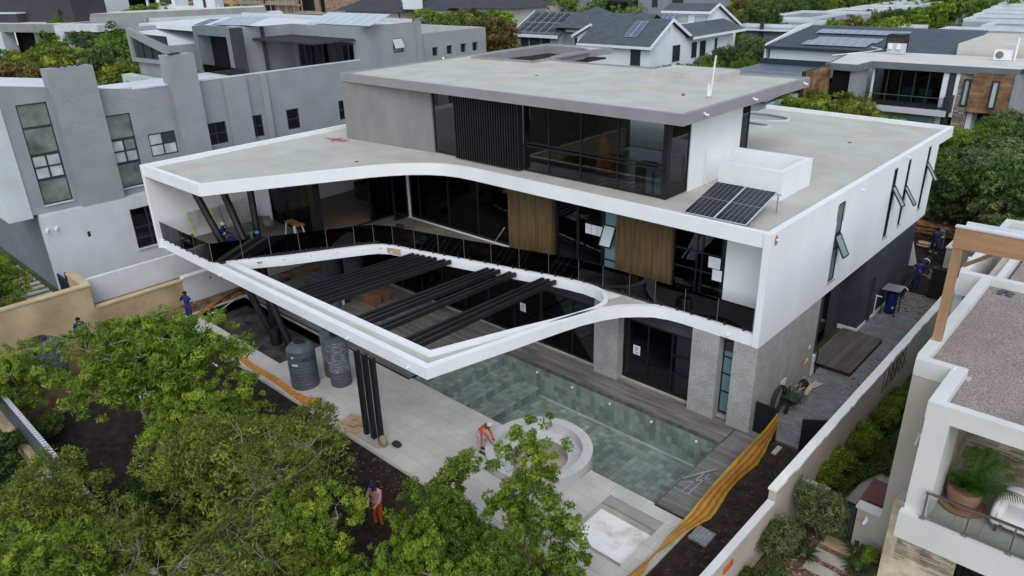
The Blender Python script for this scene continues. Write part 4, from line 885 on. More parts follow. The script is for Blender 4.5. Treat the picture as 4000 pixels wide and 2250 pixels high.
# cracks in the render (thin raised hairlines)
g = MB()
for i in range(46):
    z = rng.uniform(7.8, 11.8); 
    reg = random.choice([(-10.5, -8.4, -34.499, 12.0), (-10.5, -8.4, -34.499, 12.0), (-8.2, -5, -34.999, 10.5), (-4.6, -2.85, -34.499, 12.0), (-2.6, 8.8, -34.999, 10.5), (3, 8.8, -34.999, 10.5)])
    if z > reg[3]-0.2: z = reg[3]-rng.uniform(0.3, 2.2)
    y = rng.uniform(reg[0], reg[1]-0.3); L = rng.uniform(0.3, 1.3); n = 9; pts = []
    for k in range(n): pts.append((reg[2], min(y+L*k/(n-1), reg[1]), z+0.12*math.sin(k*1.3+i)+rng.uniform(-0.05, 0.05)))
    for p, q in zip(pts[:-1], pts[1:]):
        if q[1]-p[1] > 0.01: g.quad((p[0]+.001, p[1], p[2]-.004), (q[0]+.001, q[1], q[2]-.004), (q[0]+.001, q[1], q[2]+.004), (p[0]+.001, p[1], p[2]+.004))
o = part('crack', g, 'crack', N); o['kind'] = 'stuff'
g = MB(); g.box(-34.448, -10.9, 3.2, -34.5, -10.75, 3.5); part('wall_light', g, 'black_frame', N)
for y in (-12.65, -12.2): g = MB(); g.tube([(-34.6, y, 4.15), (-34.3, y-0.2, 4.08)], 0.08, 10); part('camera_lamp', g, 'white_plastic', N, smooth=True)
for (x, y, z) in ((-34.6, -9.7, 12.21), (-34.6, -3.9, 12.26)):
    g = MB()
    for i in range(6): c = (x+rng.uniform(-.4, .1), y+rng.uniform(-.4, .5), z+0.05); g.bar(c, (c[0]+rng.uniform(-.4, .3), c[1]+rng.uniform(-.5, .5), c[2]+0.05), 0.09, 0.06)
    single('rubble_heap', g, 'tank_lid', 'dark offcuts left on top of the %s grey pilaster' % ('taller left' if y < -5 else 'second'), 'rubble', 'offcuts on the pilasters')
solar('solar_array', [(-41.6, 9.4, 12.9), (-35.0, 10.1, 12.9), (-34.2, 11.8, 13.42), (-43.3, 12.6, 13.42)], 7, 1, 'solar_pale', 'row of pale solar panels tilted on the grey house roof, right-hand row', 'solar panels on the left grey house', cells=(1, 2))
solar('solar_array', [(-46.6, 4.4, 12.97), (-42.7, 5.2, 12.97), (-42.4, 7.0, 13.5), (-45.5, 5.7, 13.5)], 5, 1, 'solar_pale', 'milky pale solar panels on the grey house roof above the dark portal', 'solar panels on the left grey house', cells=(1, 2))
solar('solar_array', [(-47.9, 3.6, 12.97), (-46.7, 3.8, 12.97), (-45.3, 4.5, 13.4), (-46.5, 4.4, 13.4)], 2, 1, 'solar_blue', 'small blue solar panels at the left end of the grey house roof', 'solar panels on the left grey house', cells=(1, 2))
# gate of the neighbour, path of stepping planks
t = thing('side_gate', 'black barred gate between the grey house and the sand wall', 'gate', (-32.8, -12.9, 0.38))
g = MB(); g.box(-34.4, -12.95, 1.55, -32.2, -12.87, 1.65); g.box(-34.4, -12.95, 0.4, -34.3, -12.87, 1.549); g.box(-32.3, -12.95, 0.4, -32.2, -12.87, 1.549); part('frame', g, 'black_steel', t)
pieces('bar', [(-34.2+i*0.24, -12.94, 0.45, -34.2+i*0.24+0.1, -12.88, 1.549) for i in range(8)], 'black_steel', t)
g = MB(); g.tube([(-32.9, -12.9, 1.651), (-32.9, -12.9, 2.1)], 0.06, 8); part('finial', g, 'black_steel', t)
for i in range(9):
    x = -41.6+i*0.78; g = MB(); g.box(x, -14.6, 0.361, x+0.45, -13.2, 0.42); single('stepping_slab', g, 'concrete', ['farthest', 'second farthest', 'third farthest', 'fourth farthest', 'middle', 'fourth nearest', 'third nearest', 'second nearest', 'nearest'][i]+' stepping slab of the path along the dark wall of the grey house', 'stepping stone', 'stepping slabs beside the grey house')

# ================================================================== RIGHT: boundary wall, beige neighbour
t = thing('boundary_wall', 'long beige boundary wall with a chipped white coping, right of the side passage', 'wall', (3.05, 5, 0))
g = MB(); g.box(2.945, -5.28, -0.06, 3.17, 32, 2.12); g.box(2.98, -14, -0.06, 3.16, -5.281, 1.74); part('wall', g, 'beige_wall', t)
g = MB(); n = 120; y = -5.3; rr = random.Random(3)
pts = []
while y < 32: pts.append((y, 3.20+rr.uniform(-0.035, 0.03))); y += rr.uniform(0.15, 0.45)
poly = [(2.92, -5.32)]+[(p[1], p[0]) for p in pts]+[(3.18, 32.0), (2.92, 32.0)]
g.prism(poly, 2.121, 2.2); part('coping', g, 'boundary_cap', t)
g = MB(); g.box(2.96, -14, 1.741, 3.19, -5.33, 1.8); part('low_coping', g, 'cream_paint', t)
BN = thing('beige_house', 'cream and beige modern house with a gravel roof terrace and a glass-railed balcony, bottom right', 'house', (7, 2, 0))
g = MB(); g.box(5.6, -3.43, -0.06, 6.9, -3.2, 6.5); g.box(5.6, -3.199, -0.06, 5.85, 9, 6.5); g.box(4.95, -3.43, -0.06, 5.599, -3.2, 1.36); part('beige_wall', g, 'beige_wall', BN)
g = MB(); g.box(4.9, -3.48, 1.361, 5.599, -3.15, 1.45); part('gate_pier_cap', g, 'cream_paint', BN)
# parapet frame of the terrace
g = MB(); g.box(5.6, -3.45, 6.2, 6.45, -3.2, 6.7); part('parapet', g, 'cream_paint', BN)
g = MB(); g.box(5.56, -3.199, 6.501, 5.85, 3.6, 6.7); part('parapet', g, 'cream_paint', BN)
g = MB(); g.box(6.45, -5.45, 6.24, 6.78, -3.2, 6.7); part('parapet', g, 'cream_paint', BN)
g = MB(); g.box(6.781, -5.45, 6.24, 13, -5.2, 6.7); part('front_beam', g, 'cream_paint', BN)
g = MB(); g.box(4.9, 3.6, 5.9, 8, 3.9, 6.7); part('parapet', g, 'cream_paint', BN)
g = MB(); g.box(4.85, 3.901, 0, 5.1, 10.4, 6.7); g.box(5.9, 3.901, 6.2, 6.1, 10, 6.7); g.box(4.85, 10.401, 5.9, 9, 10.7, 6.7); g.box(5.4, 10.8, 0, 9, 12.5, 7.6); part('rear_parapet', g, 'cream_paint', BN)
g = MB(); g.box(5.101, 3.901, 0, 5.899, 10.4, 4.5); part('light_well', g, 'neighbour_grey', BN)
g = MB(); g.box(8.5, -5.2, 6.45, 8.7, 2, 6.62); part('kerb', g, 'cream_paint', BN)
g = MB(); g.box(5.851, -3.2, 6.25, 13, 3.6, 6.45); g.box(6.79, -5.19, 6.25, 13, -3.2, 6.449); g.box(6.2, 3.95, 6.2, 9, 10.35, 6.45); part('roof_slab', g, 'gravel', BN)
# balcony
g = MB(); g.box(6.47, -5.45, 3.3, 7.0, -4.0, 6.239); part('pier', g, 'cream_paint', BN)
g = MB(); g.box(6.48, -5.44, 2.7, 13, -0.8, 3.26); part('balcony_slab', g, 'cream_paint', BN)
g = MB(); g.box(6.42, -5.68, 2.72, 13, -5.441, 3.5); part('balcony_edge', g, 'cream_paint', BN)
bt = []
for i in range(8):
    for j in range(5): bt.append((6.9+i*0.6+0.004, -5.44+j*0.6+0.004, 3.261, 6.9+(i+1)*0.6-0.004, -5.44+(j+1)*0.6-0.004, 3.285))
pieces('floor_tile', bt, 'tile_floor', BN)
g = MB(); g.box(6.9, -2.1, 3.27, 9.4, -1.95, 6.23); g.box(6.9, -3.9, 3.27, 7.0, -2.11, 6.23); part('stone_backing', g, 'ledge_stone', BN)
def ledge(plane, c, a0, a1, b0, b1, hh=0.055, ln=(0.18, 0.5), d=0.05, sgn=-1):
    out = []; z = b0; rr = random.Random(int(a0*100))
    while z < b1:
        a = a0-rr.uniform(0, 0.3)
        while a < a1:
            L = rr.uniform(*ln); p = max(a, a0); q = min(a+L, a1); dd = rr.uniform(0.2, 1)*d
            if q-p > 0.04:
                if plane == 'y': out.append((p+0.003, c, z+0.003, q-0.003, c+sgn*dd, min(z+hh, b1)-0.003))
                else: out.append((c, p+0.003, z+0.003, c+sgn*dd, q-0.003, min(z+hh, b1)-0.003))
            a += L
        z += hh
    return out
pieces('stone', ledge('y', -2.1, 6.95, 8.75, 3.3, 6.2), 'ledge_stone', BN)
window(BN, 'y', -2.15, 8.8, 12.5, 3.3, 6.2, [0, 0.3, 0.6, 1], [0, 0.72, 1], gm='window_glass', bar=0.1, name='sliding_door')
g = MB(); g.box(8.0, -0.6, 0, 13, -0.4, 6.2); g.box(6.9, -1.9, 3.2, 12.5, -0.61, 3.26); part('inner_wall', g, 'interior_wall_dark', BN)
g = MB()
for i in range(30): g.tube([(8.9+i*0.07, -1.85, 3.3), (8.9+i*0.07, -1.85, 6.15)], 0.035, 6)
part('curtain', g, 'tank_grey', BN, smooth='all')
# lower storey stone and glass
g = MB(); g.box(6.0, -4.3, -0.06, 7.75, -4.1, 2.69); lb = part('stone_backing', g, 'ledge_stone', BN)
pieces('stone', ledge('y', -4.3, 6.3, 7.75, 0.9, 2.69), 'ledge_stone', BN, limit=280)
g = MB(); g.box(6.0, -4.09, -0.06, 6.2, -3.44, 2.69); part('return_wall', g, 'beige_wall', BN)
window(BN, 'y', -4.2, 7.8, 12.5, 0.1, 2.69, 3, 1, gm='window_glass', bar=0.1, name='sliding_door')
g = MB()
for i in range(30): g.tube([(7.95+i*0.09, -3.95, 0.1), (7.95+i*0.09, -3.95, 2.6)], 0.045, 6)
part('curtain', g, 'tank_grey', BN, smooth='all')
g = MB(); g.box(7.0, -3.4, 0, 13, -3.2, 2.6); part('inner_wall', g, 'interior_wall_dark', BN)
# balcony railing
RL = thing('balcony_railing', 'stainless steel railing with clear glass panels on the cream balcony', 'railing', (8, -5.56, 3.5))
for i, x in enumerate((6.93, 7.87, 8.8, 9.75, 10.7)):
    g = MB(); g.box(x-0.02, -5.6, 3.501, x+0.02, -5.56, 4.28); pp = part('post', g, 'stainless', RL); g = MB(); g.box(x-0.06, -5.64, 3.501, x+0.06, -5.5, 3.53); g.build('foot', 'stainless', pp)
    if i < 4: g = MB(); g.box(x+0.06, -5.585, 3.58, x+0.88, -5.575, 4.18); part('glass_panel', g, 'clear_glass', RL)
g = MB(); g.box(6.88, -5.61, 4.281, 11, -5.55, 4.33); part('handrail', g, 'stainless', RL)
g = MB(); g.box(6.88, -5.59, 3.54, 11, -5.57, 3.56); part('bottom_rail', g, 'stainless', RL)
# roof pergola
PG = thing('roof_pergola', 'timber-look pergola post and deep beam on the gravel roof terrace', 'pergola', (5.7, -2, 6.7))
g = MB(); g.box(5.61, -2.1, 6.701, 5.83, -1.9, 9.43); part('post', g, 'pergola_wood_post', PG)
g = MB(); g.box(5.58, -2.12, 9.431, 8.6, -1.98, 9.98); part('beam', g, 'pergola_wood', PG)
g = MB(); g.box(5.7, -1.95, 9.85, 8.6, -1.6, 9.93); part('gutter', g, 'white_render', PG)
g = MB(); g.box(5.56, -2.14, 9.981, 8.6, -1.96, 10.02); g.box(5.701, -1.6, 9.9, 8.6, -1.5, 10.0); part('top_flashing', g, 'alu', PG)
g = MB(); g.bar((5.75, -1.0, 8.6), (6.9, -1.0, 9.5), 0.08, 0.1); g.bar((5.75, -1.6, 9.2), (6.3, -1.6, 9.45), 0.08, 0.1); part('brace', g, 'pergola_wood', PG)
g = MB(); g.tube([(4.98, 4.6, 6.7), (4.98, 4.6, 6.92)], 0.11, 12); single('roof_cowl', g, 'cream_paint', 'small round cowl on the cream parapet behind the timber post', 'vent')
g = MB(); g.tube([(6.3, -3.15, 6.48), (6.42, -3.05, 6.52), (6.5, -3.1, 6.5), (6.52, -3.3, 6.7), (6.5, -3.5, 6.72)], 0.018, 6); single('roof_wire', g, 'white_plastic', 'loose white wire on the gravel roof next to the cream parapet', 'wire')
g = MB()
for i in range(9): g.ball((6.3+rng.uniform(-0.2, 0.25), 3.2+rng.uniform(-0.2, 0.2), 6.5), rng.uniform(0.04, 0.09), 6, sq=(1.3, 1, 0.7))
single('rubble_heap', g, 'tank_grey', 'small heap of grey rubble at the far corner of the gravel roof', 'rubble')
# wall fittings
g = MB(); g.box(6.05, -3.5, 4.35, 6.17, -3.431, 4.55); g.tube([(6.1, -3.5, 4.4), (6.08, -3.66, 4.25)], 0.05, 10); single('wall_camera', g, 'cream_paint', 'cream security camera on the beige wall left of the balcony', 'camera')
g = MB(); g.box(5.2, -3.5, 0.95, 5.3, -3.431, 1.15); g.tube([(5.25, -3.5, 1.1), (5.22, -3.64, 1.0)], 0.05, 10); single('wall_camera', g, 'white_plastic', 'pale security camera on the low gate pier', 'camera')
g = MB(); g.box(6.2, -3.55, 2.55, 6.28, -3.431, 2.8); single('doorbell_lamp', g, 'black_frame', 'small black wall lamp above the hanging chime', 'lamp')
t = thing('wind_chime', 'string of shells and glass hanging on the beige wall', 'wind chime', (6.2, -3.5, 1.6))
g = MB(); g.tube([(6.22, -3.5, 2.5), (6.2, -3.5, 1.5)], 0.006, 5); part('cord', g, 'rubber', t)
for i in range(5): g = MB(); g.ball((6.21, -3.5, 2.3-i*0.19), 0.035+0.01*(i % 2), 8); part('shell', g, 'canvas' if i % 2 else 'stainless', t, smooth='all')
# black gates at the side passage
def slat_gate(name, label, x0, x1, y, z0, z1, n, ang=0, hinge=None, group=None):
    t = thing(name, label, 'gate', (hinge[0], hinge[1], z0) if hinge else ((x0+x1)/2, y, z0), group); L = x1-x0
    ox = 0 if hinge else x0-(x0+x1)/2
    for (a, b, c, d) in ((0, L, z1-z0-0.07, z1-z0), (0, L, 0.03, 0.1), (0, 0.06, 0.1, z1-z0-0.07), (L-0.06, L, 0.1, z1-z0-0.07)):
        g = MB(); g.box(ox+a, -0.03, c, ox+b, 0.03, d); g.build('rail', 'black_steel', t, world=False)
    g = MB(); g.box(ox+0.06, 0.0, 0.1, ox+L-0.06, 0.01, z1-z0-0.07); g.build('backing', 'panel_dark', t, world=False)
    for i in range(n):
        g = MB(); a = 0.07+(L-0.14)*i/n; g.box(ox+a+0.006, -0.022, 0.1, ox+a+(L-0.14)/n-0.006, -0.002, z1-z0-0.07); g.build('slat', 'black_frame', t, world=False)
    t.rotation_euler = (0, 0, ang); return t
slat_gate('slat_gate', 'black slatted gate panel against the stone corner of the white house', 0.06, 0.86, 0.02, 0.05, 1.38, 7, group='black gates of the side passage')
g = MB(); g.box(0.861, -0.05, 0, 0.94, 0.05, 1.42); single('gate_post', g, 'black_steel', 'black gate post that the striped netting is tied to', 'post')
slat_gate('slat_gate', 'open black gate leaf standing against the boundary wall', 0, 1.05, 0, 0.02, 1.38, 7, ang=R(35), hinge=(1.83, -0.02), group='black gates of the side passage')
slat_gate('slat_gate', 'tall black slatted gate at the far end of the passage', 0, 1.1, 0, 0.02, 1.7, 8, ang=R(8), hinge=(1.45, 16.95), group='black gates of the side passage')
slat_gate('slat_gate', 'black gate leaf folded flat beside the far passage end', 0, 0.5, 0, 0.02, 1.7, 3, ang=R(80), hinge=(1.43, 16.9), group='black gates of the side passage')

# ================================================================== FAR HOUSES
def wbox(th, name, m, *b): g = MB(); g.box(*b); return part(name, g, m, th)
def simple_win(th, plane, c, a0, a1, b0, b1, n=2, sgn=-1, fm='steel_blue', gm='car_glass', d=0.08):
    g = MB(); e = 0.12; cc = c+sgn*0.02
    for i in range(n+1):
        a = a0+(a1-a0-e)*i/n; pbox(g, plane, c, c+sgn*d, a, a+e, b0+e, b1-e)
    pbox(g, plane, c, c+sgn*d, a0, a1, b0, b0+e); pbox(g, plane, c, c+sgn*d, a0, a1, b1-e, b1)
    f = g.build('window', fm, th); g = MB(); pbox(g, plane, c, cc, a0+e/2, a1-e/2, b0+e/2, b1-e/2); g.build('pane', gm, f); return f
# white and slate gabled house behind the grey roof
A = thing('gabled_house', 'white house with slate grey gabled roofs and solar panels behind the grey top storey', 'house', (-52, 70, 0))
g = MB(); g.xprism([(66, 0), (75.3, 0), (75.3, 6.3), (70.7, 8.7), (66, 5.7)], -57.8, -47.7); part('wall', g, 'house_white', A)
g = MB(); g.xprism([(65.3, 5.6), (70.7, 8.85), (76.2, 6.1), (76.2, 6.25), (70.7, 9.02), (65.3, 5.78)], -59.8, -47.2); part('roof', g, 'slate_roof', A)
g = MB(); g.box(-59.8, 65.2, 5.45, -47.2, 65.299, 5.8); g.xprism([(65.2, 5.4), (70.7, 8.7), (76.3, 5.9), (76.3, 6.3), (70.7, 9.1), (65.2, 5.85)], -47.199, -47.05); part('bargeboard', g, 'house_white', A)
wbox(A, 'pilaster', 'house_white', -47.69, 70.5, 2, -47.5, 71.3, 8.3)
wbox(A, 'wall', 'house_white', -55, 75.31, 0, -47.7, 89.5, 6.05)
g = MB(); g.yprism([(-50.6, 7.5), (-46.6, 6.1), (-46.6, 6.3), (-50.6, 7.7)], 75.4, 91.5); part('lean_to_roof', g, 'slate_roof', A)
wbox(A, 'gutter', 'house_white', -46.599, 75.4, 5.95, -46.5, 91.5, 6.3)
g = MB(); g.xprism([(87.0, 0), (96, 0), (96, 6.5), (89.0, 9.7), (87.0, 9.0)], -58, -50.6); part('upper_wall', g, 'house_white', A)
g = MB(); g.xprism([(86.4, 8.8), (89.0, 9.9), (97, 6.2), (97, 6.35), (89.0, 10.05), (86.4, 9.0)], -59, -50.2); part('upper_roof', g, 'slate_roof', A)
g = MB(); g.box(-59, 86.3, 8.65, -50.2, 86.399, 9.0); g.xprism([(86.3, 8.6), (89.0, 9.75), (97.1, 6.0), (97.1, 6.4), (89.0, 10.12), (86.3, 9.05)], -50.199, -50.05); part('bargeboard', g, 'house_white', A)
for a in (-56.6, -53.2): simple_win(A, 'y', 87.0, a, a+2.2, 7.3, 8.3, 1, fm='house_blue_grey', gm='frosted_pale')
simple_win(A, 'y', 66, -50.8, -49.2, 3.1, 5.35, 2); 
for a, b in ((71.8, 73.7), (77, 78.4), (79.4, 81), (83.8, 84.5)): simple_win(A, 'x', -47.7, a, b, 3.2, 5.4, 2 if b-a > 1 else 1, sgn=1)
# left wing
g = MB(); g.xprism([(80.6, 0), (92, 0), (92, 6), (86.7, 8.2), (80.6, 5.1)], -85.6, -75.6); g.box(-75.59, 82.5, 0, -66, 92, 5.2); part('wall', g, 'house_blue_grey', A)
g = MB(); g.xprism([(79.9, 4.8), (86.7, 8.3), (93, 5.2), (93, 5.3), (86.7, 8.45), (79.9, 5.0)], -86.4, -75.3); g.xprism([(82.0, 5.8), (86.7, 8.3), (93, 5.2), (93, 5.3), (86.7, 8.45), (82.0, 5.95)], -75.29, -60); part('roof', g, 'slate_roof', A)
g = MB(); g.box(-86.4, 79.8, 4.55, -75.3, 79.899, 5.05); g.xprism([(79.8, 4.55), (80.0, 4.6), (86.7, 8.2), (86.7, 8.55), (79.8, 5.05)], -86.55, -86.401); g.box(-75.29, 81.9, 5.5, -69, 81.999, 5.95); part('bargeboard', g, 'house_white', A)
g = MB(); g.add([(-77.5, 80.5, 6.3), (-64.5, 80.5, 6.3), (-64.5, 90, 6.3), (-77.5, 90, 6.3), (-71, 85, 9.6)], [(0, 1, 4), (1, 2, 4), (2, 3, 4), (3, 0, 4)]); part('hip_roof', g, 'slate_roof', A)
g = MB(); g.yprism([(-69.0, 0), (-63.2, 0), (-63.2, 5.6), (-66, 7.0), (-69.0, 5.5)], 77.2, 80); part('porch_gable', g, 'house_white', A)
g = MB(); g.yprism([(-69.7, 5.3), (-66, 7.2), (-62.5, 5.6), (-62.5, 5.8), (-66, 7.42), (-69.7, 5.55)], 76.8, 84); part('porch_roof', g, 'slate_roof', A)
g = MB(); g.yprism([(-69.8, 5.2), (-66, 7.1), (-62.5, 5.5), (-62.5, 5.85), (-66, 7.5), (-69.8, 5.65)], 76.6, 76.79); part('bargeboard', g, 'house_white', A)
for a in (-84.6, -82.4, -79.6): simple_win(A, 'y', 80.6, a, a+1.9 if a != -82.4 else a+5.6 if 0 else a+2.6, 2.6, 4.5, 2)
simple_win(A, 'y', 82.5, -73.6, -70.8, 2.6, 4.6, 2)
solar('solar_array', [(-85.6, 80.5, 5.35), (-77.0, 80.5, 5.35), (-77.0, 86.2, 8.25), (-85.6, 86.2, 8.25)], 5, 2, 'solar_dark', 'ten dark solar panels filling the left end of the slate roof', cells=(1, 2))
t = solar('solar_geyser', [(-52.7, 66.9, 6.85), (-50.7, 66.9, 6.85), (-50.7, 70.0, 8.7), (-52.7, 70.0, 8.7)], 2, 1, 'solar_blue', 'blue solar water panel on the front slope of the slate gabled roof', cells=None)
t = solar('solar_geyser', [(-58.2, 88.0-4, 7.3), (-56.3, 84.0, 7.3), (-56.3, 86.3, 8.4), (-58.2, 86.3, 8.4)], 2, 1, 'solar_blue', 'smaller blue solar panel behind the ridge of the slate roof', cells=None)
# wood and stone clad house
B = thing('timber_clad_house', 'modern house with timber and stone cladding, glass balcony and ribbed grey roof', 'house', (-10, 56, 0))
g = MB(); g.box(-29.8, 64.0, 0, -12, 66, 6.6); part('wall', g, 'house_white', B)
g = MB(); g.xprism([(63.5, 6.75), (76.6, 8.15), (76.6, 8.3), (63.5, 6.95)], -30.2, -10.4); part('roof', g, 'dark_metal_roof', B)
rb = MB()
for i in range(60): x = -30.1+i*0.33; rb.add([(x, 63.5, 6.955), (x+0.07, 63.5, 6.955), (x+0.07, 76.6, 8.305), (x, 76.6, 8.305), (x, 63.5, 7.03), (x+0.07, 63.5, 7.03), (x+0.07, 76.6, 8.38), (x, 76.6, 8.38)], [(4, 5, 6, 7), (0, 1, 5, 4), (1, 2, 6, 5), (3, 0, 4, 7)])
o = part('roof_rib', rb, 'dark_metal_roof', B); o['kind'] = 'stuff'
g = MB(); g.box(-30.3, 63.3, 6.65, -10.4, 63.499, 6.95); part('gutter', g, 'steel_blue', B)
g = MB(); g.xprism([(63.8, 0), (76.5, 0), (76.5, 8.6), (74, 8.6), (63.8, 7.1)], -30.45, -30.25); part('gable_wall', g, 'house_white', B)
g = MB(); g.box(-10.2, 63.8, 0, 4, 75.2, 7.6); g.slab('z', 7.601, 8.05, -10.2, 4, 63.8, 75.2, holes=[(-9.9, 3.7, 64.1, 74.9)]); part('white_block', g, 'far_cream', B)
g = MB(); g.prism([(-18.2, 51.3), (-15.3, 51.1), (-15.1, 54.4), (-3.0, 54.6), (-0.5, 62), (-0.5, 63.7), (-16.5, 63.2), (-19.5, 60)], 6.6, 7.0); part('flat_roof', g, 'steel_blue', B)
g = MB(); g.prism([(-18.0, 51.5), (-15.5, 51.3), (-15.3, 54.6), (-3.1, 54.8), (-0.7, 62), (-0.7, 63.5), (-16.4, 63.0), (-19.2, 60)], 7.001, 7.01); part('roof_surface', g, 'flat_roof_white', B)
g = MB(); g.prism([(-18.2, 51.3), (-15.3, 51.1), (-15.1, 54.4), (-3.0, 54.6), (-2.9, 54.5), (-3.0, 54.35), (-15.0, 54.15), (-15.2, 50.85), (-18.3, 51.05)], 6.45, 7.05); part('fascia', g, 'neighbour_dark', B)
wbox(B, 'wall', 'house_white', -15.0, 54.7, 0, -14.8, 55.2, 6.6); wbox(B, 'wall', 'house_white', -8.75, 54.5, 0, -8.3, 55.2, 6.6); wbox(B, 'wall', 'panel_dark', -8.29, 54.5, 0, -7.7, 55.2, 6.6); wbox(B, 'wall', 'house_white', -7.69, 54.45, 2.5, -7.4, 55.2, 6.6)
wbox(B, 'back_wall', 'interior_wall_dark', -15, 58, 0, -3, 58.2, 6.6); wbox(B, 'lower_wall', 'house_white', -14.8, 55.0, 0, -8.76, 55.2, 3.0); wbox(B, 'upper_floor', 'floor_dark', -14.9, 53.0, 2.95, -7.5, 58, 3.3)
window(B, 'y', 54.75, -14.78, -8.76, 3.35, 6.55, 5, 1, fm='steel_blue', gm='window_glass', bar=0.1, name='glass_wall')
wbox(B, 'lower_window', 'frosted_pale', -12.8, 54.9, 1.2, -9.3, 54.98, 2.3)
wbox(B, 'balcony_slab', 'neighbour_light', -15.0, 52.8, 2.75, -7.6, 52.99, 3.3); wbox(B, 'balcony_end', 'steel_blue', -7.99, 52.8, 3.31, -7.5, 54.4, 4.5); wbox(B, 'glass_rail', 'clear_glass', -15.0, 52.85, 3.31, -8.0, 52.9, 4.3); wbox(B, 'rail', 'stainless', -15.0, 52.83, 4.301, -8.0, 52.92, 4.36)
for x in (-12.7, -11.2): g = MB(); g.box(x, 56, 3.31, x+1.2, 56.8, 3.9); g.box(x, 56.81, 3.31, x+1.2, 57.1, 4.5); part('armchair', g, 'teal_cloth', B)
g = MB(); g.box(-7.39, 54.5, 0, -6.35, 54.9, 6.6); sb = part('stone_panel', g, 'ledge_stone_far', B)
pieces('stone', [s for s in ledge('y', 54.5, -7.38, -6.35, 1.0, 6.5, hh=0.17, ln=(0.3, 0.9), d=0.06)], 'ledge_stone_far', sb)
g = MB(); g.box(-6.34, 54.3, 3.15, -3.15, 54.9, 6.6); tb = part('timber_panel', g, 'cladding_back', B)
pieces('board', ledge('y', 54.3, -6.34, -3.15, 3.15, 6.58, hh=0.3, ln=(1.0, 2.2), d=0.03), 'timber_board', tb)
simple_win(B, 'y', 54.42, -6.95, -6.42, 3.6, 6.0, 1, gm='frosted_pale', d=0.14); simple_win(B, 'y', 54.27, -4.75, -4.15, 3.6, 6.0, 1, gm='frosted_pale', d=0.1)
wbox(B, 'side_fin', 'neighbour_grey', -3.14, 54.2, 3.0, -2.9, 62, 6.59); wbox(B, 'entrance_wall', 'house_white', -6.3, 54.9, 0, -5.9, 58, 3.14); wbox(B, 'dark_column', 'neighbour_dark', -4.3, 54.4, 0, -3.5, 55.2, 3.14); wbox(B, 'entrance', 'void', -5.89, 57, 0, -3.3, 57.2, 3.1)
wbox(B, 'grey_block', 'neighbour_grey', -15.9, 51.2, 0, -15.4, 54.6, 6.59); wbox(B, 'dark_opening', 'void', -17.6, 51.4, 0, -15.95, 51.6, 6.4); 
g = MB(); g.box(-18.1, 45.2, 0, -17.75, 51.2, 6.9); tb = part('timber_wall', g, 'cladding_back', B)
pieces('board', ledge('x', -17.75, 45.25, 51.15, 3.5, 6.88, hh=0.3, ln=(0.9, 2.0), d=0.03, sgn=1), 'timber_board', tb)
g = MB(); g.xprism([(38.5, 5.1), (50, 5.9), (50, 6.0), (38.5, 5.2)], -29.5, -18.15); part('garage_roof', g, 'light_metal_roof', B)
rb = MB()
for i in range(34): x = -29.45+i*0.335; rb.add([(x, 38.5, 5.205), (x+0.1, 38.5, 5.205), (x+0.1, 50, 6.005), (x, 50, 6.005), (x, 38.5, 5.3), (x+0.1, 38.5, 5.3), (x+0.1, 50, 6.1), (x, 50, 6.1)], [(4, 5, 6, 7), (0, 1, 5, 4), (1, 2, 6, 5), (3, 0, 4, 7)])
o = part('roof_rib', rb, 'light_metal_roof', B); o['kind'] = 'stuff'
g = MB(); g.box(-29.3, 39, 0, -18.2, 62, 4.9); part('garage_wall', g, 'house_blue_grey', B); wbox(B, 'dark_roof', 'dark_metal_roof', -29, 51, 5.3, -18.3, 60, 5.4); wbox(B, 'roof_edge', 'steel_blue', -29, 60.01, 5.2, -18.3, 60.2, 6.0)
# gear on house B's roof
t = thing('evaporative_cooler', 'black louvred evaporative cooler box on the ribbed grey roof', 'cooler', (-16.2, 64.3, 7.1))
g = MB(); g.box(-17.1, 63.9, 7.25, -15.3, 65.5, 8.6); part('cabinet', g, 'tank_lid', t)
g = MB(); 
for i in range(9): g.box(-16.95+i*0.18, 63.86, 7.45, -16.86+i*0.18, 63.899, 8.35)
o = part('grille', g, 'bark_dark', t); o['kind'] = 'stuff'
g = MB(); g.prism([(-17.0, 64.0), (-15.4, 64.0), (-15.4, 65.4), (-17.0, 65.4)], 8.601, 8.7); part('lid', g, 'black_steel', t)
t = thing('gas_heater_board', 'white board with two white gas water heaters on the flat roof', 'water heaters', (-15, 61, 7.01))
g = MB(); g.box(-16.0, 61.0, 7.1, -14.2, 61.1, 8.1); part('board', g, 'neighbour_light', t)
for x in (-15.85, -15.05): g = MB(); g.box(x, 60.8, 7.55, x+0.35, 60.99, 8.05); part('heater', g, 'white_plastic', t)
g = MB(); 
for i in range(6): g.tube([(-15.9+i*0.28, 60.9, 7.5), (-15.9+i*0.28, 60.85, 7.05)], 0.02, 5)
o = part('pipes', g, 'cream_paint', t); o['kind'] = 'stuff'
t = thing('air_conditioner', 'white air conditioning unit with a round fan on the pale flat roof', 'air conditioner', (-5.6, 60.8, 7.01))
g = MB(); g.box(-6.3, 60.5, 7.05, -4.9, 61.0, 7.95); part('casing', g, 'white_plastic', t)
g = MB(); g.lathe([(0.001, 0), (0.34, 0)], (0, 0, 0), 20)
for v in range(len(g.v)): a = g.v[v]; g.v[v] = (-5.85+a[0], 60.49, 7.5+a[1])
part('fan', g, 'neighbour_dark', t)
g = MB(); g.tube([(-4.7, 61.2, 7.02), (-4.7, 61.2, 9.0)], 0.09, 8); part('duct', g, 'white_plastic', t)
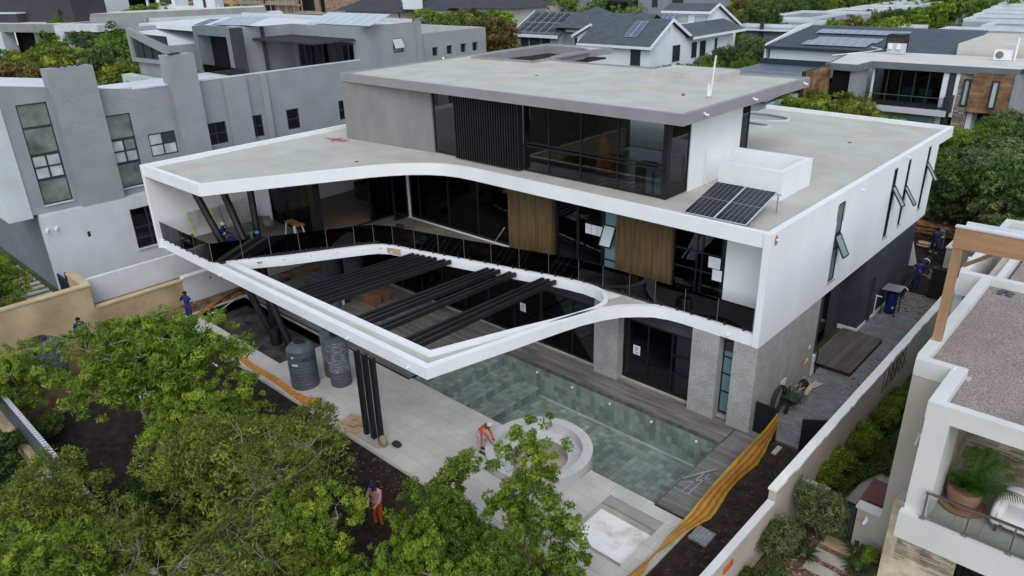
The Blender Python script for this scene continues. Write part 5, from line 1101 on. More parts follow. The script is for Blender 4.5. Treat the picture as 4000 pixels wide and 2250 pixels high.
for k, (y, z, n, x0) in enumerate(((64.4, 7.12, 7, -26.4), (66.6, 7.34, 7, -26.0), (71.0, 7.82, 10, -27.5))):
    solar('solar_array', [(x0, y, z+0.12), (x0+n*1.02, y, z+0.12), (x0+n*1.02, y+2.1, z+0.38), (x0, y+2.1, z+0.38)], n, 1, 'solar_blue', ('front', 'middle', 'back')[k]+' row of blue solar panels on the ribbed grey roof', 'solar panels on the ribbed roof', cells=None)
g = MB(); g.tube([(-18.9, 65.0, 7.2), (-17.4, 64.2, 7.12), (-18.0, 62, 7.05), (-19.0, 59.5, 7.05), (-20, 57, 7.05)], 0.05, 6); single('roof_conduit', g, 'white_plastic', 'white conduit running from the solar panels over the flat roof', 'conduit')
# flat-roofed terrace units
def flat_house(label, x0, x1, y0, y1, z, front=True, grp=None, stack=None, loc=True):
    t = thing('terrace_house', label, 'house', ((x0+x1)/2, (y0+y1)/2, 0), grp)
    g = MB(); g.box(x0, y0, 0, x1, y1, z-0.5); part('wall', g, 'house_blue_grey', t)
    g = MB(); g.slab('z', z-0.499, z, x0, x1, y0, y1, holes=[(x0+0.35, x1-0.35, y0+0.35, y1-0.35)]); part('parapet', g, 'neighbour_roof', t)
    g = MB(); g.box(x0+0.351, y0+0.351, z-0.498, x1-0.351, y1-0.351, z-0.45); part('roof', g, 'flat_roof_grey', t)
    if front:
        g = MB(); g.box(x0-0.3, y0-1.6, z-1.0, x1-2, y0-0.01, z-0.85); part('canopy', g, 'neighbour_roof', t)
        g = MB(); g.box(x0-0.2, y0-1.5, z-1.15, x1-2.1, y0-0.01, z-1.005); part('canopy_trim', g, 'charcoal_house', t)
    if stack: g = MB(); g.box(stack-0.25, y0-1.0, z-2.2, stack+0.25, y0-0.55, z+0.1); g.box(stack-0.35, y0-1.1, z+0.101, stack+0.35, y0-0.45, z+0.45); part('flue', g, 'charcoal_house', t)
    for i in range(2):
        g = MB(); a = y0+1.2+(y1-y0)*0.45*i; g.box(x1+0.001, a, z-4.6, x1+0.25, a+1.0, z-0.7); part('fin', g, 'charcoal_house', t); simple_win(t, 'x', x1, a+1.3, a+2.6, z-4, z-1.6, 1, sgn=1)
    return t
GR = 'flat-roofed terrace houses'
flat_house('flat-roofed pale house with a black flue, nearest of the left terrace row', -53.4, -42.7, 104, 115.2, 6, stack=-49.5, grp=GR)
flat_house('flat-roofed pale house second in the left terrace row, with a black flue', -57.8, -48, 120.5, 139.5, 6, stack=-54.8, grp=GR)
w_ = ['third', 'fourth', 'fifth', 'sixth', 'seventh']
for i, (a, b, c, d) in enumerate([(-52, -42.5, 139.6, 150), (-51.5, -41.8, 152, 161), (-51, -41, 163, 172), (-50.5, -40.5, 174, 183), (-50, -39.5, 185, 196)]):
    flat_house('flat-roofed pale house, %s from the front of the left terrace row' % w_[i], a, b, c-3, d-3, 6.2, front=False, grp=GR)
flat_house('wide flat-roofed house just behind the blue solar panel roof', -37.5, -25.8, 104, 111.6, 6, front=False, grp=GR)
flat_house('wide flat-roofed house behind the right end of the ribbed roof', -22.6, -9, 100.5, 110, 6, front=False, grp=GR)
flat_house('flat-roofed house with a black flue in the right terrace row', -19, -6, 113.5, 124, 6, front=False, grp=GR, stack=-11.5)
for i in range(7):
    flat_house('flat-roofed pale house, %s along the receding right terrace row' % ['first', 'second', 'third', 'fourth', 'fifth', 'sixth', 'last'][i], -24.6-i*0.9, -10-i*0.9, 127+i*10.5, 136.3+i*10.5, 6.0+i*0.05, front=False, grp=GR)
# apartments and houses behind, top centre
t = thing('apartment_block', 'grey purple apartment block with dark balconies behind the slate roofs', 'building', (-118, 155, 0))
g = MB(); g.box(-131, 150, 0, -104.5, 164, 14); part('wall', g, 'house_purple_grey', t)
g = MB(); g.box(-138, 152, 0, -131.01, 164, 14); part('side_wall', g, 'house_blue_grey', t)
for a, b, c, d in ((-129.1, -126.5, 3.4, 6.2), (-122.8, -122, 5, 6.2), (-116.5, -112.6, 3.4, 6.2), (-111.6, -109.1, 3.4, 6.4), (-106.6, -104.9, 4.6, 6.8), (-134.8, -134, 5, 6.3)): simple_win(t, 'y', 150 if a > -131 else 152, a, b, c, d, 2 if b-a > 1 else 1)
for a, b in ((-131, -125.8), (-119.3, -106)): g = MB(); g.box(a, 147.8, 6.75, b, 149.99, 7.2); part('balcony', g, 'charcoal_house', t)
t = thing('low_brown_house', 'low taupe building with a green edge beyond the trees, top centre', 'house', (-140, 142, 0)); g = MB(); g.box(-148, 139, 0, -132, 150, 7.2); part('wall', g, 'far_cream', t); g = MB(); g.box(-149, 138.5, 7.201, -131, 150.5, 7.7); part('roof', g, 'green_net', t); simple_win(t, 'y', 139, -144, -141.5, 4.8, 6.3)
t = thing('purple_grey_house', 'grey house with a tall dark window right of the upper slate gable', 'house', (-90, 140, 0)); g = MB(); g.box(-98, 138, 0, -80, 150, 12); part('wall', g, 'house_purple_grey', t); simple_win(t, 'y', 138, -88.5, -85.5, 6.2, 8.6); simple_win(t, 'y', 138, -94, -92.5, 6.2, 8.6, 1)
# hip-roofed dark tile house
t = thing('hip_roof_house', 'cream house with a dark tiled hip roof, solar panels and white chimney', 'house', (-136, 100, 0))
g = MB(); g.box(-158, 95, 0, -136.5, 104, 6.9); g.box(-136.49, 99, 0, -123, 104, 7.3); part('wall', g, 'far_cream', t)
g = MB(); g.add([(-161, 93.5, 6.9), (-135, 93.5, 6.9), (-135, 108, 6.9), (-161, 108, 6.9), (-153, 100.5, 10.3), (-142, 100.5, 10.3)], [(0, 1, 5, 4), (1, 2, 5), (2, 3, 4, 5), (3, 0, 4), (0, 3, 2, 1)]); g.add([(-134.9, 98, 7.4), (-121.5, 98, 7.4), (-121.5, 112, 7.4), (-134.9, 112, 7.4), (-134.9, 105, 9.9), (-127, 105, 9.9)], [(0, 1, 5, 4), (1, 2, 5), (2, 3, 4, 5), (3, 0, 4), (0, 3, 2, 1)]); part('roof', g, 'charcoal_house', t)
wbox(t, 'chimney', 'house_white', -135.5, 95.5, 7.5, -131.3, 98, 11.5); simple_win(t, 'y', 99, -128.8, -126.4, 4.8, 6.4)
g = MB(); g.tube([(-136.6, 94.9, 6.9), (-136.3, 94.9, 5.9), (-136.3, 94.9, 2)], 0.15, 6); part('downpipe', g, 'charcoal_house', t)
for k, (a, y) in enumerate(((-155, 94.6), (-153.5, 97.4))): solar('solar_array', [(a, y, 7.2+k*1.4), (a+16.5-k*2, y, 7.2+k*1.4), (a+17-k*2, y+2.3, 8.3+k*1.4), (a+1.5, y+2.3, 8.3+k*1.4)], 9, 1, 'solar_pale', ('lower', 'upper')[k]+' row of pale solar panels on the dark hip roof', 'solar panels on the dark hip roof', cells=None)
t = thing('hip_roof_house', 'cream house with a dark hip roof and a ribbon window, right of the tree clump', 'house', (-108, 100, 0))
g = MB(); g.box(-113, 96, 0, -100, 106, 8.2); g.box(-119, 99, 0, -113.01, 106, 7.8); part('wall', g, 'far_cream', t)
g = MB(); g.add([(-115, 94.5, 8.2), (-98.5, 94.5, 8.2), (-98.5, 108, 8.2), (-115, 108, 8.2), (-108, 101, 11.2), (-105, 101, 11.2)], [(0, 1, 5, 4), (1, 2, 5), (2, 3, 4, 5), (3, 0, 4), (0, 3, 2, 1)]); g.add([(-123, 97.5, 7.8), (-115.01, 97.5, 7.8), (-115.01, 108, 7.8), (-123, 108, 7.8), (-119, 102, 9.6)], [(0, 1, 4), (1, 2, 4), (2, 3, 4), (3, 0, 4), (0, 3, 2, 1)]); part('roof', g, 'charcoal_house', t)
simple_win(t, 'y', 96, -112.6, -104.5, 5.6, 7.2, 4, gm='frosted_pale')
# unfinished brick house with scaffolding
t = thing('brick_shell', 'unfinished red brick house with dark openings behind scaffolding', 'building site', (-200, 110, 0))
g = MB(); g.slab('y', 105, 105.6, -229, -160, 0, 16, holes=[(-223, -209, 3.0, 7.2), (-196, -187, 5.6, 11), (-184.8, -181.9, 2, 9), (-223, -209, 8.3, 14), (-207, -198, 9, 14)]); part('brick_wall', g, 'red_brick', t)
g = MB(); g.box(-229, 109, 0, -160, 109.4, 14); part('inner_wall', g, 'interior_wall_dark', t)
g = MB(); g.box(-229.5, 104.0, 7.4, -196, 104.99, 8.0); g.box(-196, 104.2, 4.8, -182, 104.99, 5.4); part('concrete_band', g, 'concrete', t)
sc_ = thing('scaffolding', 'timber coloured scaffold poles in front of the brick shell', 'scaffolding', (-212, 103, 0))
pieces('pole', [(-229+i*4.3, 102.6, 0, -228.75+i*4.3, 102.85, 13) for i in range(10)], 'scaffold', sc_)
pieces('ledger', [(-230, 102.3, z, -190, 102.55, z+0.25) for z in (4.9, 7.2, 9.6)], 'scaffold', sc_)
g = MB(); g.box(-213.2, 103.2, 0, -212.4, 103.9, 12); part('red_chute', g, 'tail_red', sc_)
g = MB(); g.add([(-420, 150, 0), (-205, 118, 0), (-205, 135, 9), (-420, 190, 14)], [(0, 1, 2, 3)]); struct('earth_bank', g, 'orange_earth')
g = MB(); g.box(-420, 180, 0, -215, 181, 17); single('site_screen', g, 'green_net', 'long dark green shade-net screen behind the orange earth bank', 'screen')
# top-left flat-roofed houses (placed with their own rotation)
def frame_house(label, loc, ang):
    t = thing('flat_roof_house', label, 'house', loc); t.rotation_euler = (0, 0, ang); return t
def lpart(t, name, m, *b): g = MB(); g.box(*b); return g.build(name, m, t, world=False)
t = frame_house('grey concrete house with deep dark openings and a charcoal block on its roof, top left', (-157, 18, 0), R(18.5))
lpart(t, 'roof_slab', 'far_grey', -22, 0, 7.6, 16, 12, 9.0); lpart(t, 'roof_surface', 'flat_roof_white', -22, 0.6, 9.001, 15.6, 11.8, 9.05)
lpart(t, 'charcoal_block', 'charcoal_house', -22, 4.0, 9.06, 15, 11, 13.5); lpart(t, 'charcoal_block', 'charcoal_house', -22, 2.2, 9.06, 2, 3.99, 10.6); lpart(t, 'block_coping', 'neighbour_roof', -22, 2.1, 10.601, 2.1, 3.99, 10.8)
lpart(t, 'dark_room', 'void', -1, 3.0, 0, 15.8, 3.3, 7.59); lpart(t, 'frame_post', 'neighbour_light', -1.5, -0.4, 0, 0.2, 2.0, 7.59); lpart(t, 'frame_head', 'neighbour_light', -14, -0.4, 7.2, -1.51, 2.0, 8.2); lpart(t, 'dark_window', 'frosted', -14, 1.0, 0, -1.51, 1.2, 7.1); lpart(t, 'curtain', 'curtain', 4.5, 2.8, 2, 6, 2.99, 7.5)
lpart(t, 'right_frame_head', 'neighbour_light', 16.01, -1.0, 7.9, 27, 2.5, 9.0); lpart(t, 'right_frame_post', 'neighbour_light', 16.01, -1.0, 0, 18.2, 2.5, 7.89); lpart(t, 'dark_window', 'steel_blue', 18.21, 0.5, 0, 27, 0.7, 7.8)
lpart(t, 'parapet', 'neighbour_grey', 19, 4.0, 8.0, 33, 4.5, 9.9)
t = frame_house('low concrete house with stacked flat roof slabs beyond the trees', (-139, 40, 0), R(62))
lpart(t, 'roof_slab', 'neighbour_light', -10, -1, 8.2, 22, 8, 9.1); lpart(t, 'upper_slab', 'far_grey', -12, 0.5, 9.101, 19, 7.5, 10.2); lpart(t, 'roof_surface', 'flat_roof_white', -12, 0.7, 10.201, 18.8, 7.3, 10.25); lpart(t, 'dark_room', 'void', -9, 1, 0, 20, 1.3, 8.19)
t = frame_house('bright white house with small square windows behind the charcoal block', (-222, 46, 0), R(33.7))
lpart(t, 'wall', 'house_white', -70, 0, 0, 15.4, 12, 24)
for x0, x1, z0, z1 in ((8.2, 9.2, 11.6, 13.6), (10.6, 11.3, 11.6, 13.6), (13.1, 14.3, 12.2, 14), (-3, 0, 10.5, 14), (-14, -10, 10.5, 14), (-34, -30, 10.5, 14)): g = MB(); g.box(x0, -0.1, z0, x1, -0.01, z1); g.build('window', 'car_glass', t, world=False)
t = frame_house('white house with a black framed balcony and garage, top left', (-224, 60, 0), R(30))
lpart(t, 'low_wall', 'house_white', 0, 0, 0, 37, 0.4, 8.6); lpart(t, 'terrace', 'house_white', 0, 0.41, 0, 37, 9, 7.0); lpart(t, 'black_box', 'charcoal_house', 6, 3, 10.3, 15.5, 8.9, 14.5); lpart(t, 'dark_recess', 'void', 5, 5.0, 7.01, 15, 5.1, 10.2); lpart(t, 'column', 'house_white', 12.2, 3.2, 7.01, 12.8, 3.8, 10.29); lpart(t, 'upper_wall', 'house_white', 15.6, 3, 7.01, 21.5, 9, 15); lpart(t, 'window', 'car_glass', 16.8, 2.9, 9.0, 20.5, 2.99, 10.6); lpart(t, 'garage_door', 'neighbour_roof', 3, -0.1, 4.5, 8.5, -0.01, 7.2); lpart(t, 'end_wall', 'house_white', 30, -1, 0, 36.5, 3, 10.6); lpart(t, 'dark_slot', 'charcoal_house', 33, -1.1, 6, 33.8, -1.01, 10.2)

# ================================================================== VEGETATION
def leaf_mesh(name, centers, radii, nleaf, size, mat_, seed, flat=0.75, aspect=0.42, shell=0.55, updir=0.5):
    """many rhombus leaves spread through clumps; tint varies from clump to clump"""
    r = np.random.default_rng(seed); C = np.repeat(np.array(centers), nleaf, 0); RR = np.repeat(np.array(radii), nleaf)
    n = len(C); d = r.normal(size=(n, 3)); d /= np.linalg.norm(d, axis=1)[:, None]
    rad = RR*(shell+(1-shell)*r.random(n))**0.7*r.uniform(0.55, 1.0, n)
    P = C+d*rad[:, None]*np.array([1, 1, flat])
    up_ = np.array([0, 0, 1.0]); out = d*1.0+up_*updir+r.normal(size=(n, 3))*0.45; out /= np.linalg.norm(out, axis=1)[:, None]
    t = np.cross(out, r.normal(size=(n, 3))); t /= np.linalg.norm(t, axis=1)[:, None]; L = out*0.45+t*0.9; L /= np.linalg.norm(L, axis=1)[:, None]
    Wv = np.cross(L, out); Wv /= (np.linalg.norm(Wv, axis=1)[:, None]+1e-9)
    s = size*r.uniform(0.65, 1.3, n)[:, None]
    v = np.stack([P-L*s*0.5, P+Wv*s*aspect*0.5+L*s*0.02, P+L*s*0.5, P-Wv*s*aspect*0.5+L*s*0.02], 1).reshape(-1, 3)
    me = bpy.data.meshes.new(name); me.vertices.add(4*n); me.vertices.foreach_set('co', v.astype(np.float32).ravel())
    me.loops.add(4*n); me.loops.foreach_set('vertex_index', np.arange(4*n, dtype=np.int32)); me.polygons.add(n)
    me.polygons.foreach_set('loop_start', np.arange(0, 4*n, 4, dtype=np.int32)); me.update(calc_edges=True); me.validate()
    tint = np.repeat(np.clip(r.normal(0.42, 0.24, len(centers)), 0, 1), nleaf)
    hz = (P[:, 2]-P[:, 2].min())/(np.ptp(P[:, 2])+1e-6)
    a = me.attributes.new('tint', 'FLOAT', 'FACE'); a.data.foreach_set('value', np.clip(tint+r.normal(0, 0.08, n), 0, 1).astype(np.float32))
    me.materials.append(M[mat_]); return me
def make_tree(seed, h, rx, rz, nlobe, nclump, nleaf, leafsize, cr=0.35, trunk_r=0.09, stems=2, lower=0.25, twigs=40, sparse=0.0):
    """returns (leaf centre list, radii, bark MB) for a crown centred above the origin with base at 0"""
    r = np.random.default_rng(seed); cz = h-rz
    lobes = []
    for i in range(nlobe):
        a = r.uniform(0, 6.28); q = r.uniform(0.1, 0.62); lobes.append((np.array([rx*q*math.cos(a), rx*q*math.sin(a), cz+rz*r.uniform(-0.55, 0.5)]), rx*r.uniform(0.34, 0.58)))
    cs = []
    while len(cs) < nclump:
        c, R_ = lobes[r.integers(len(lobes))]; d = r.normal(size=3); d[2] = d[2]*0.8+0.35; d /= np.linalg.norm(d); p = c+d*R_*r.uniform(0.72, 1.06)*np.array([1, 1, rz/rx*1.05])
        if p[2] < h*lower: continue
        cs.append(p)
    cs = np.array(cs); rad = cr*r.uniform(0.6, 1.25, len(cs))
    b = MB()
    for s_ in range(stems):
        a = r.uniform(0, 6.28); base = Vector((0.12*math.cos(a)*(stems > 1), 0.12*math.sin(a)*(stems > 1), -0.05)); top = Vector((rx*0.22*math.cos(a), rx*0.22*math.sin(a), h*0.5)); mid = (base+top)/2+Vector((r.uniform(-.1, .1), r.uniform(-.1, .1), 0))
        b.tube([base, mid, top], [trunk_r, trunk_r*0.8, trunk_r*0.6], 8)
        for li in range(max(2, nlobe//stems)):
            c, R_ = lobes[(li*stems+s_) % len(lobes)]; c = Vector(c); st = mid.lerp(top, r.uniform(0.1, 1)); m2 = st.lerp(c, 0.5)+Vector((0, 0, -0.15)); b.tube([st, m2, c], [trunk_r*0.5, trunk_r*0.35, trunk_r*0.2], 6)
            for k in range(twigs//nlobe):
                p = cs[r.integers(len(cs))]
                if np.linalg.norm(p-np.array(c)) < R_*1.6: pv_ = Vector(p); b.tube([c, c.lerp(pv_, 0.3)+Vector(r.normal(size=3)*0.13), c.lerp(pv_, 0.65)+Vector(r.normal(size=3)*0.16), pv_+Vector(r.normal(size=3)*0.06)], [trunk_r*0.24, trunk_r*0.17, trunk_r*0.11, 0.007], 4)
    return cs, rad, b
PROTO = {}
def proto(key, mat_, bark, seed, h, rx, rz, nlobe, nclump, nleaf, leafsize, **k):
    lk = {a: k.pop(a) for a in ('flat', 'aspect', 'shell', 'updir') if a in k}
    cs, rad, b = make_tree(seed, h, rx, rz, nlobe, nclump, nleaf, leafsize, **k); me = leaf_mesh('crown', cs, rad, nleaf, leafsize, mat_, seed+100, **lk)
    bm_ = bpy.data.meshes.new('trunk'); bm_.from_pydata(b.v, [], b.f); bm_.materials.append(M[bark]); PROTO[key] = (me, bm_)
def tree(key, name, label, x, y, s=1.0, rz=None, sz=None, z=0.0, group=None, cat='tree'):
    t = thing(name, label, cat, (x, y, z), group); me, bm_ = PROTO[key]
    t.rotation_euler = (0, 0, rz if rz is not None else random.uniform(0, 6.28)); t.scale = (s, s, sz or s)
    for n_, m_ in (('crown', me), ('trunk', bm_)): o = bpy.data.objects.new(n_, m_); COL.objects.link(o); o.parent = t
    return t
# close trees: fine leaves
proto('bright_a', 'leaf_bright', 'bark', 11, 5.8, 3.7, 1.7, 17, 620, 52, 0.19, cr=0.29, trunk_r=0.11, stems=3, twigs=120, lower=0.4, aspect=0.3, updir=0.9)
proto('bright_b', 'leaf_bright', 'bark', 12, 5.0, 2.5, 1.9, 10, 520, 56, 0.165, cr=0.26, trunk_r=0.09, stems=3, twigs=110, lower=0.25, aspect=0.32, updir=0.9)
proto('olive_a', 'leaf_olive', 'bark', 13, 5.2, 2.9, 2.1, 13, 620, 28, 0.145, cr=0.30, trunk_r=0.085, stems=7, twigs=420, lower=0.12, aspect=0.34, updir=0.8)
proto('olive_b', 'leaf_olive', 'bark', 14, 4.8, 2.6, 2.0, 11, 520, 38, 0.14, cr=0.29, trunk_r=0.09, stems=4, twigs=260, lower=0.15, aspect=0.36, updir=0.8)
proto('mid_a', 'leaf_mid', 'bark', 15, 5.0, 2.4, 2.0, 10, 540, 60, 0.14, cr=0.28, trunk_r=0.08, stems=3, twigs=70, lower=0.15)
proto('slim', 'leaf_bright', 'bark', 16, 5.2, 1.55, 2.1, 9, 170, 50, 0.14, cr=0.22, trunk_r=0.05, stems=2, twigs=60, lower=0.3)
proto('sprig', 'leaf_mid', 'bark_dark', 17, 4.6, 1.15, 1.7, 6, 84, 52, 0.14, cr=0.22, trunk_r=0.045, stems=2, twigs=60, lower=0.25)
proto('shrub', 'leaf_dark', 'bark_dark', 18, 1.6, 1.5, 0.8, 8, 260, 60, 0.14, cr=0.25, trunk_r=0.04, stems=3, twigs=20, lower=0.1)
proto('hedge', 'leaf_bright', 'bark_dark', 19, 1.2, 0.7, 0.6, 6, 110, 70, 0.12, cr=0.2, trunk_r=0.03, stems=3, twigs=12, lower=0.05)
proto('willow', 'leaf_silver', 'bark_dark', 20, 2.6, 1.2, 1.1, 8, 130, 46, 0.17, cr=0.26, trunk_r=0.04, stems=2, twigs=60, lower=0.2, aspect=0.22, updir=0.9)
GT = 'garden trees in front of the white house'
near = [
 ('bright_a', 'broad bright green tree between the water tank and the terrace', -16.2, -15.4, 1.0, 0.3),
 ('bright_b', 'bright green tree behind the slatted fence, left of centre', -12.7, -15.0, 0.86, 1.4),
 ('olive_a', 'olive tree with a tangle of bare grey branches, near bottom centre', -8.0, -15.3, 0.9, 2.2),
 ('olive_b', 'yellow-green tree touching the left side of the grey-branched one', -9.6, -16.2, 0.95, 4.0),
 ('olive_a', 'dull olive tree low at the bottom edge behind the slatted fence', -5.6, -17.6, 0.82, 5.0),
 ('olive_b', 'olive tree whose top meets the terrace kerb beside the posts', -9.6, -13.3, 0.72, 0.2),
 ('bright_b', 'bright green tree at the bottom edge below the person in pink', -3.0, -17.2, 0.70, 5.4),
 ('mid_a', 'full green tree at the terrace corner, bottom centre', -0.9, -14.7, 0.72, 4.4),
 ('mid_a', 'dark green tree at the very bottom behind the orange planks', 0.2, -14.2, 0.62, 2.0),
 ('slim', 'slim tall tree rising in front of the round spa', -1.95, -10.75, 0.95, 0.6),
 ('sprig', 'short leafy sapling left of the slim tree, on the paving edge', -4.2, -11.5, 0.84, 0.5),
 ('sprig', 'thin open sapling in front of the white sunken tray', 0.25, -11.6, 0.95, 2.4),
 ('sprig', 'ragged sapling at the bottom edge below the white tray', 1.0, -12.8, 0.75, 1.1),
 ('olive_b', 'rounded green tree outside the fence, left edge of the picture', -11.6, -20.2, 0.86, 1.0),
 ('bright_a', 'tree with bright lime tips in the bottom left corner', -8.6, -21.3, 0.72, 2.0),
 ('olive_a', 'loose grey-green tree just outside the fence, bottom left', -8.9, -19.6, 0.72, 3.3),
 ('bright_b', 'green tree in front of the wrapped tank, left edge', -22.0, -18.4, 0.74, 2.0),
 ('bright_b', 'drooping green tree beside the stepping slabs, left edge', -32.6, -16.6, 0.9, 5.2),
 ('mid_a', 'small tree by the sand wall at the left edge', -25.6, -19.4, 0.6, 0.5)]
for k, lb, x, y, s, rz, sz in [('bright_b', 'bright green tree left of the person in pink', -4.95, -15.9, 0.6, 3.0, 0.86), ('mid_a', 'deep green tree right of the person in pink', -2.55, -12.9, 0.6, 1.0, 0.86), ('bright_b', 'small bright tree at the bottom edge right of the person in pink', -2.1, -14.7, 0.55, 2.0, 0.8), ('bright_b', 'low bright tree at the bottom edge straight below the person in pink', -3.35, -15.9, 0.5, 0.9, 0.66), ('mid_a', 'rounded green tree between the terrace kerb and the bottom edge', -0.9, -13.2, 0.55, 4.0, 0.8)]: tree(k, 'garden_tree', lb, x, y, s, rz, sz, group=GT)
for k, lb, x, y, s, rz in near: tree(k, 'garden_tree', lb, x, y, s, rz, group=GT)
for i, (x, y, s, lb) in enumerate([(-11.3, -17.4, 1.2, 'dark shrub under the trees inside the slatted fence'), (-13.4, -16.6, 0.9, 'dark shrub at the foot of the creeper-covered trunk'), (-9.8, -17.8, 1.0, 'dark shrub pressed against the inside of the slatted fence'), (-20.5, -18.2, 0.7, 'low shrub inside the left end of the slatted fence'), (-15.0, -20.2, 1.0, 'green shrub on the outer side of the slatted fence'), (-19.5, -20.4, 0.9, 'leafy shrub outside the fence at the far left edge'), (-4.4, -17.2, 0.9, 'dark undergrowth shrub at the bottom centre edge'), (-1.0, -16.6, 0.8, 'dark undergrowth shrub in the bottom right of the trees')]):
    tree('shrub', 'garden_shrub', lb, x, y, s, group='shrubs under the garden trees', cat='shrub')
g = MB(); rr = random.Random(5)
for i in range(700):   # creeper on trunk
    a = rr.uniform(0, 6.28); z = rr.uniform(0.1, 2.6); r0 = 0.22*(1-z/4); c = Vector((-13.1+r0*math.cos(a), -15.6+r0*math.sin(a), z)); n_ = Vector((math.cos(a), math.sin(a), 0.3)).normalized(); t_ = n_.orthogonal().normalized()*0.07; b_ = n_.cross(t_)
    g.quad(c-t_, c+b_, c+t_, c-b_)
single('creeper', g, 'leaf_dark', 'dark green creeper climbing a trunk among the garden trees', 'creeper')
# hedge strip of the beige house
hd = ['nearest', 'second', 'third', 'fourth', 'fifth', 'sixth', 'farthest']
for i, (x, y, s) in enumerate([(3.55, -1.5, 1.0), (3.6, -0.4, 1.05), (3.6, 0.8, 1.0), (3.65, 2.0, 1.0), (3.6, 3.1, 1.0), (3.55, 4.2, 0.9), (3.6, 5.4, 0.9)]):
    tree('hedge', 'hedge_bush', hd[i]+' bush of the hedge along the inner side of the boundary wall', x, y, s*0.85, group='hedge bushes by the boundary wall', cat='bush')
tree('willow', 'olive_sapling', 'feathery grey-green sapling beside the black garden door', 4.2, -3.9, 1.0, 0.5, cat='tree')
tree('willow', 'olive_sapling', 'wispy thin sapling by the low wall, bottom right', 3.5, -5.6, 0.75, 2.5, cat='tree')
tree('shrub', 'garden_shrub', 'bright leafy shrub at the bottom edge beside the low wall', 3.9, -7.2, 0.62, 0.5, group='shrubs of the beige house', cat='shrub')
# strap-leaved clumps
def strap_plant(label, x, y, n=60, L=0.7, z=0.0):
    g = MB(); rr = random.Random(int(x*100+y*10))
    for i in range(n):
        a = rr.uniform(0, 6.28); l = L*rr.uniform(0.6, 1.1); w_ = 0.03; d = Vector((math.cos(a), math.sin(a), 0)); s_ = Vector((-d.y, d.x, 0))*w_; prev = None
        for k in range(5):
            q = k/4; p = Vector((x, y, z))+d*(0.08+l*0.75*q)+Vector((0, 0, l*(0.9*q-0.75*q*q))); ww = s_*(1-q*0.95)
            if prev: g.quad(prev[0], prev[1], p+ww, p-ww)
            prev = (p-ww, p+ww)
    return single('strap_leaf_plant', g, 'leaf_dark', label, 'plant', 'strap-leaved plants of the beige house')
for i, (x, y, lb) in enumerate([(3.75, -4.6, 'strap-leaved plant left of the stepping stones'), (3.5, -5.2, 'strap-leaved plant closest to the low wall'), (4.1, -4.9, 'strap-leaved plant at the left end of the middle stepping stone'), (5.5, -4.4, 'strap-leaved plant right of the upper stepping stone'), (5.65, -5.0, 'strap-leaved plant right of the lower stepping stone'), (6.1, -5.0, 'strap-leaved plant below the stone-clad wall'), (5.3, -3.8, 'strap-leaved plant against the beige wall'), (3.4, -4.2, 'strap-leaved plant behind the feathery sapling')]): strap_plant(lb, x, y)
tree('hedge', 'round_bush', 'bright round-leaved bush by the beige wall below the pier', 5.75, -3.95, 0.45, group=None, cat='bush')
# ground cover in the narrow bed
g = MB(); rr = random.Random(8)
for i in range(7000):
    y = rr.uniform(-1.5, 6.5); w_ = 0.55+0.3*math.sin(y*1.3); x = 3.75+rr.uniform(0, w_)+(0.25 if 0.5 < y < 3 else 0); c = Vector((x, y, rr.uniform(0.05, 0.22))); n_ = Vector((rr.gauss(0, 0.5), rr.gauss(0, 0.5), 1)).normalized(); t_ = n_.orthogonal().normalized(); q = Matrix.Rotation(rr.uniform(0, 6.28), 3, n_); t_ = q @ t_*0.04; b_ = n_.cross(t_)
    g.quad(c-t_, c+b_, c+t_, c-b_)
g.build('ground_cover', 'leaf_mid')['kind'] = 'stuff'; bpy.data.objects['ground_cover']['label'] = 'low green ground cover in the bed by the boundary wall'; bpy.data.objects['ground_cover']['category'] = 'ground cover'
# mid and far trees
proto('far_a', 'leaf_mid', 'bark_dark', 31, 6.5, 3.6, 2.8, 14, 330, 44, 0.34, cr=0.55, trunk_r=0.14, stems=3, twigs=14, lower=0.08)
proto('far_b', 'leaf_bright', 'bark_dark', 32, 6.0, 3.2, 2.6, 12, 300, 44, 0.34, cr=0.52, trunk_r=0.13, stems=3, twigs=12, lower=0.08)
proto('far_c', 'leaf_silver', 'bark_dark', 33, 6.2, 3.4, 2.7, 13, 300, 44, 0.32, cr=0.55, trunk_r=0.13, stems=3, twigs=12, lower=0.08)
proto('far_d', 'leaf_brown', 'bark_dark', 34, 6.0, 3.0, 2.6, 11, 260, 44, 0.34, cr=0.52, trunk_r=0.13, stems=3, twigs=12, lower=0.08)
proto('far_e', 'leaf_dark', 'bark_dark', 35, 6.8, 3.6, 2.9, 13, 320, 44, 0.34, cr=0.56, trunk_r=0.14, stems=3, twigs=12, lower=0.08)
proto('far_f', 'leaf_olive', 'bark_dark', 36, 6.0, 3.5, 2.6, 13, 300, 44, 0.34, cr=0.56, trunk_r=0.14, stems=3, twigs=12, lower=0.08)
KL = {'far_a': 'full green tree', 'far_b': 'fresh bright green tree', 'far_c': 'silvery grey-green tree', 'far_d': 'brown-tinged autumn tree', 'far_e': 'dark evergreen tree', 'far_f': 'olive green tree'}
ORD = ['leftmost', 'second', 'third', 'fourth', 'fifth', 'sixth', 'seventh', 'eighth', 'ninth', 'tenth', 'eleventh', 'twelfth', 'thirteenth', 'fourteenth', 'fifteenth', 'sixteenth', 'seventeenth', 'eighteenth', 'nineteenth', 'twentieth', 'twenty-first', 'twenty-second', 'twenty-third', 'twenty-fourth', 'twenty-fifth', 'twenty-sixth', 'twenty-seventh', 'twenty-eighth']
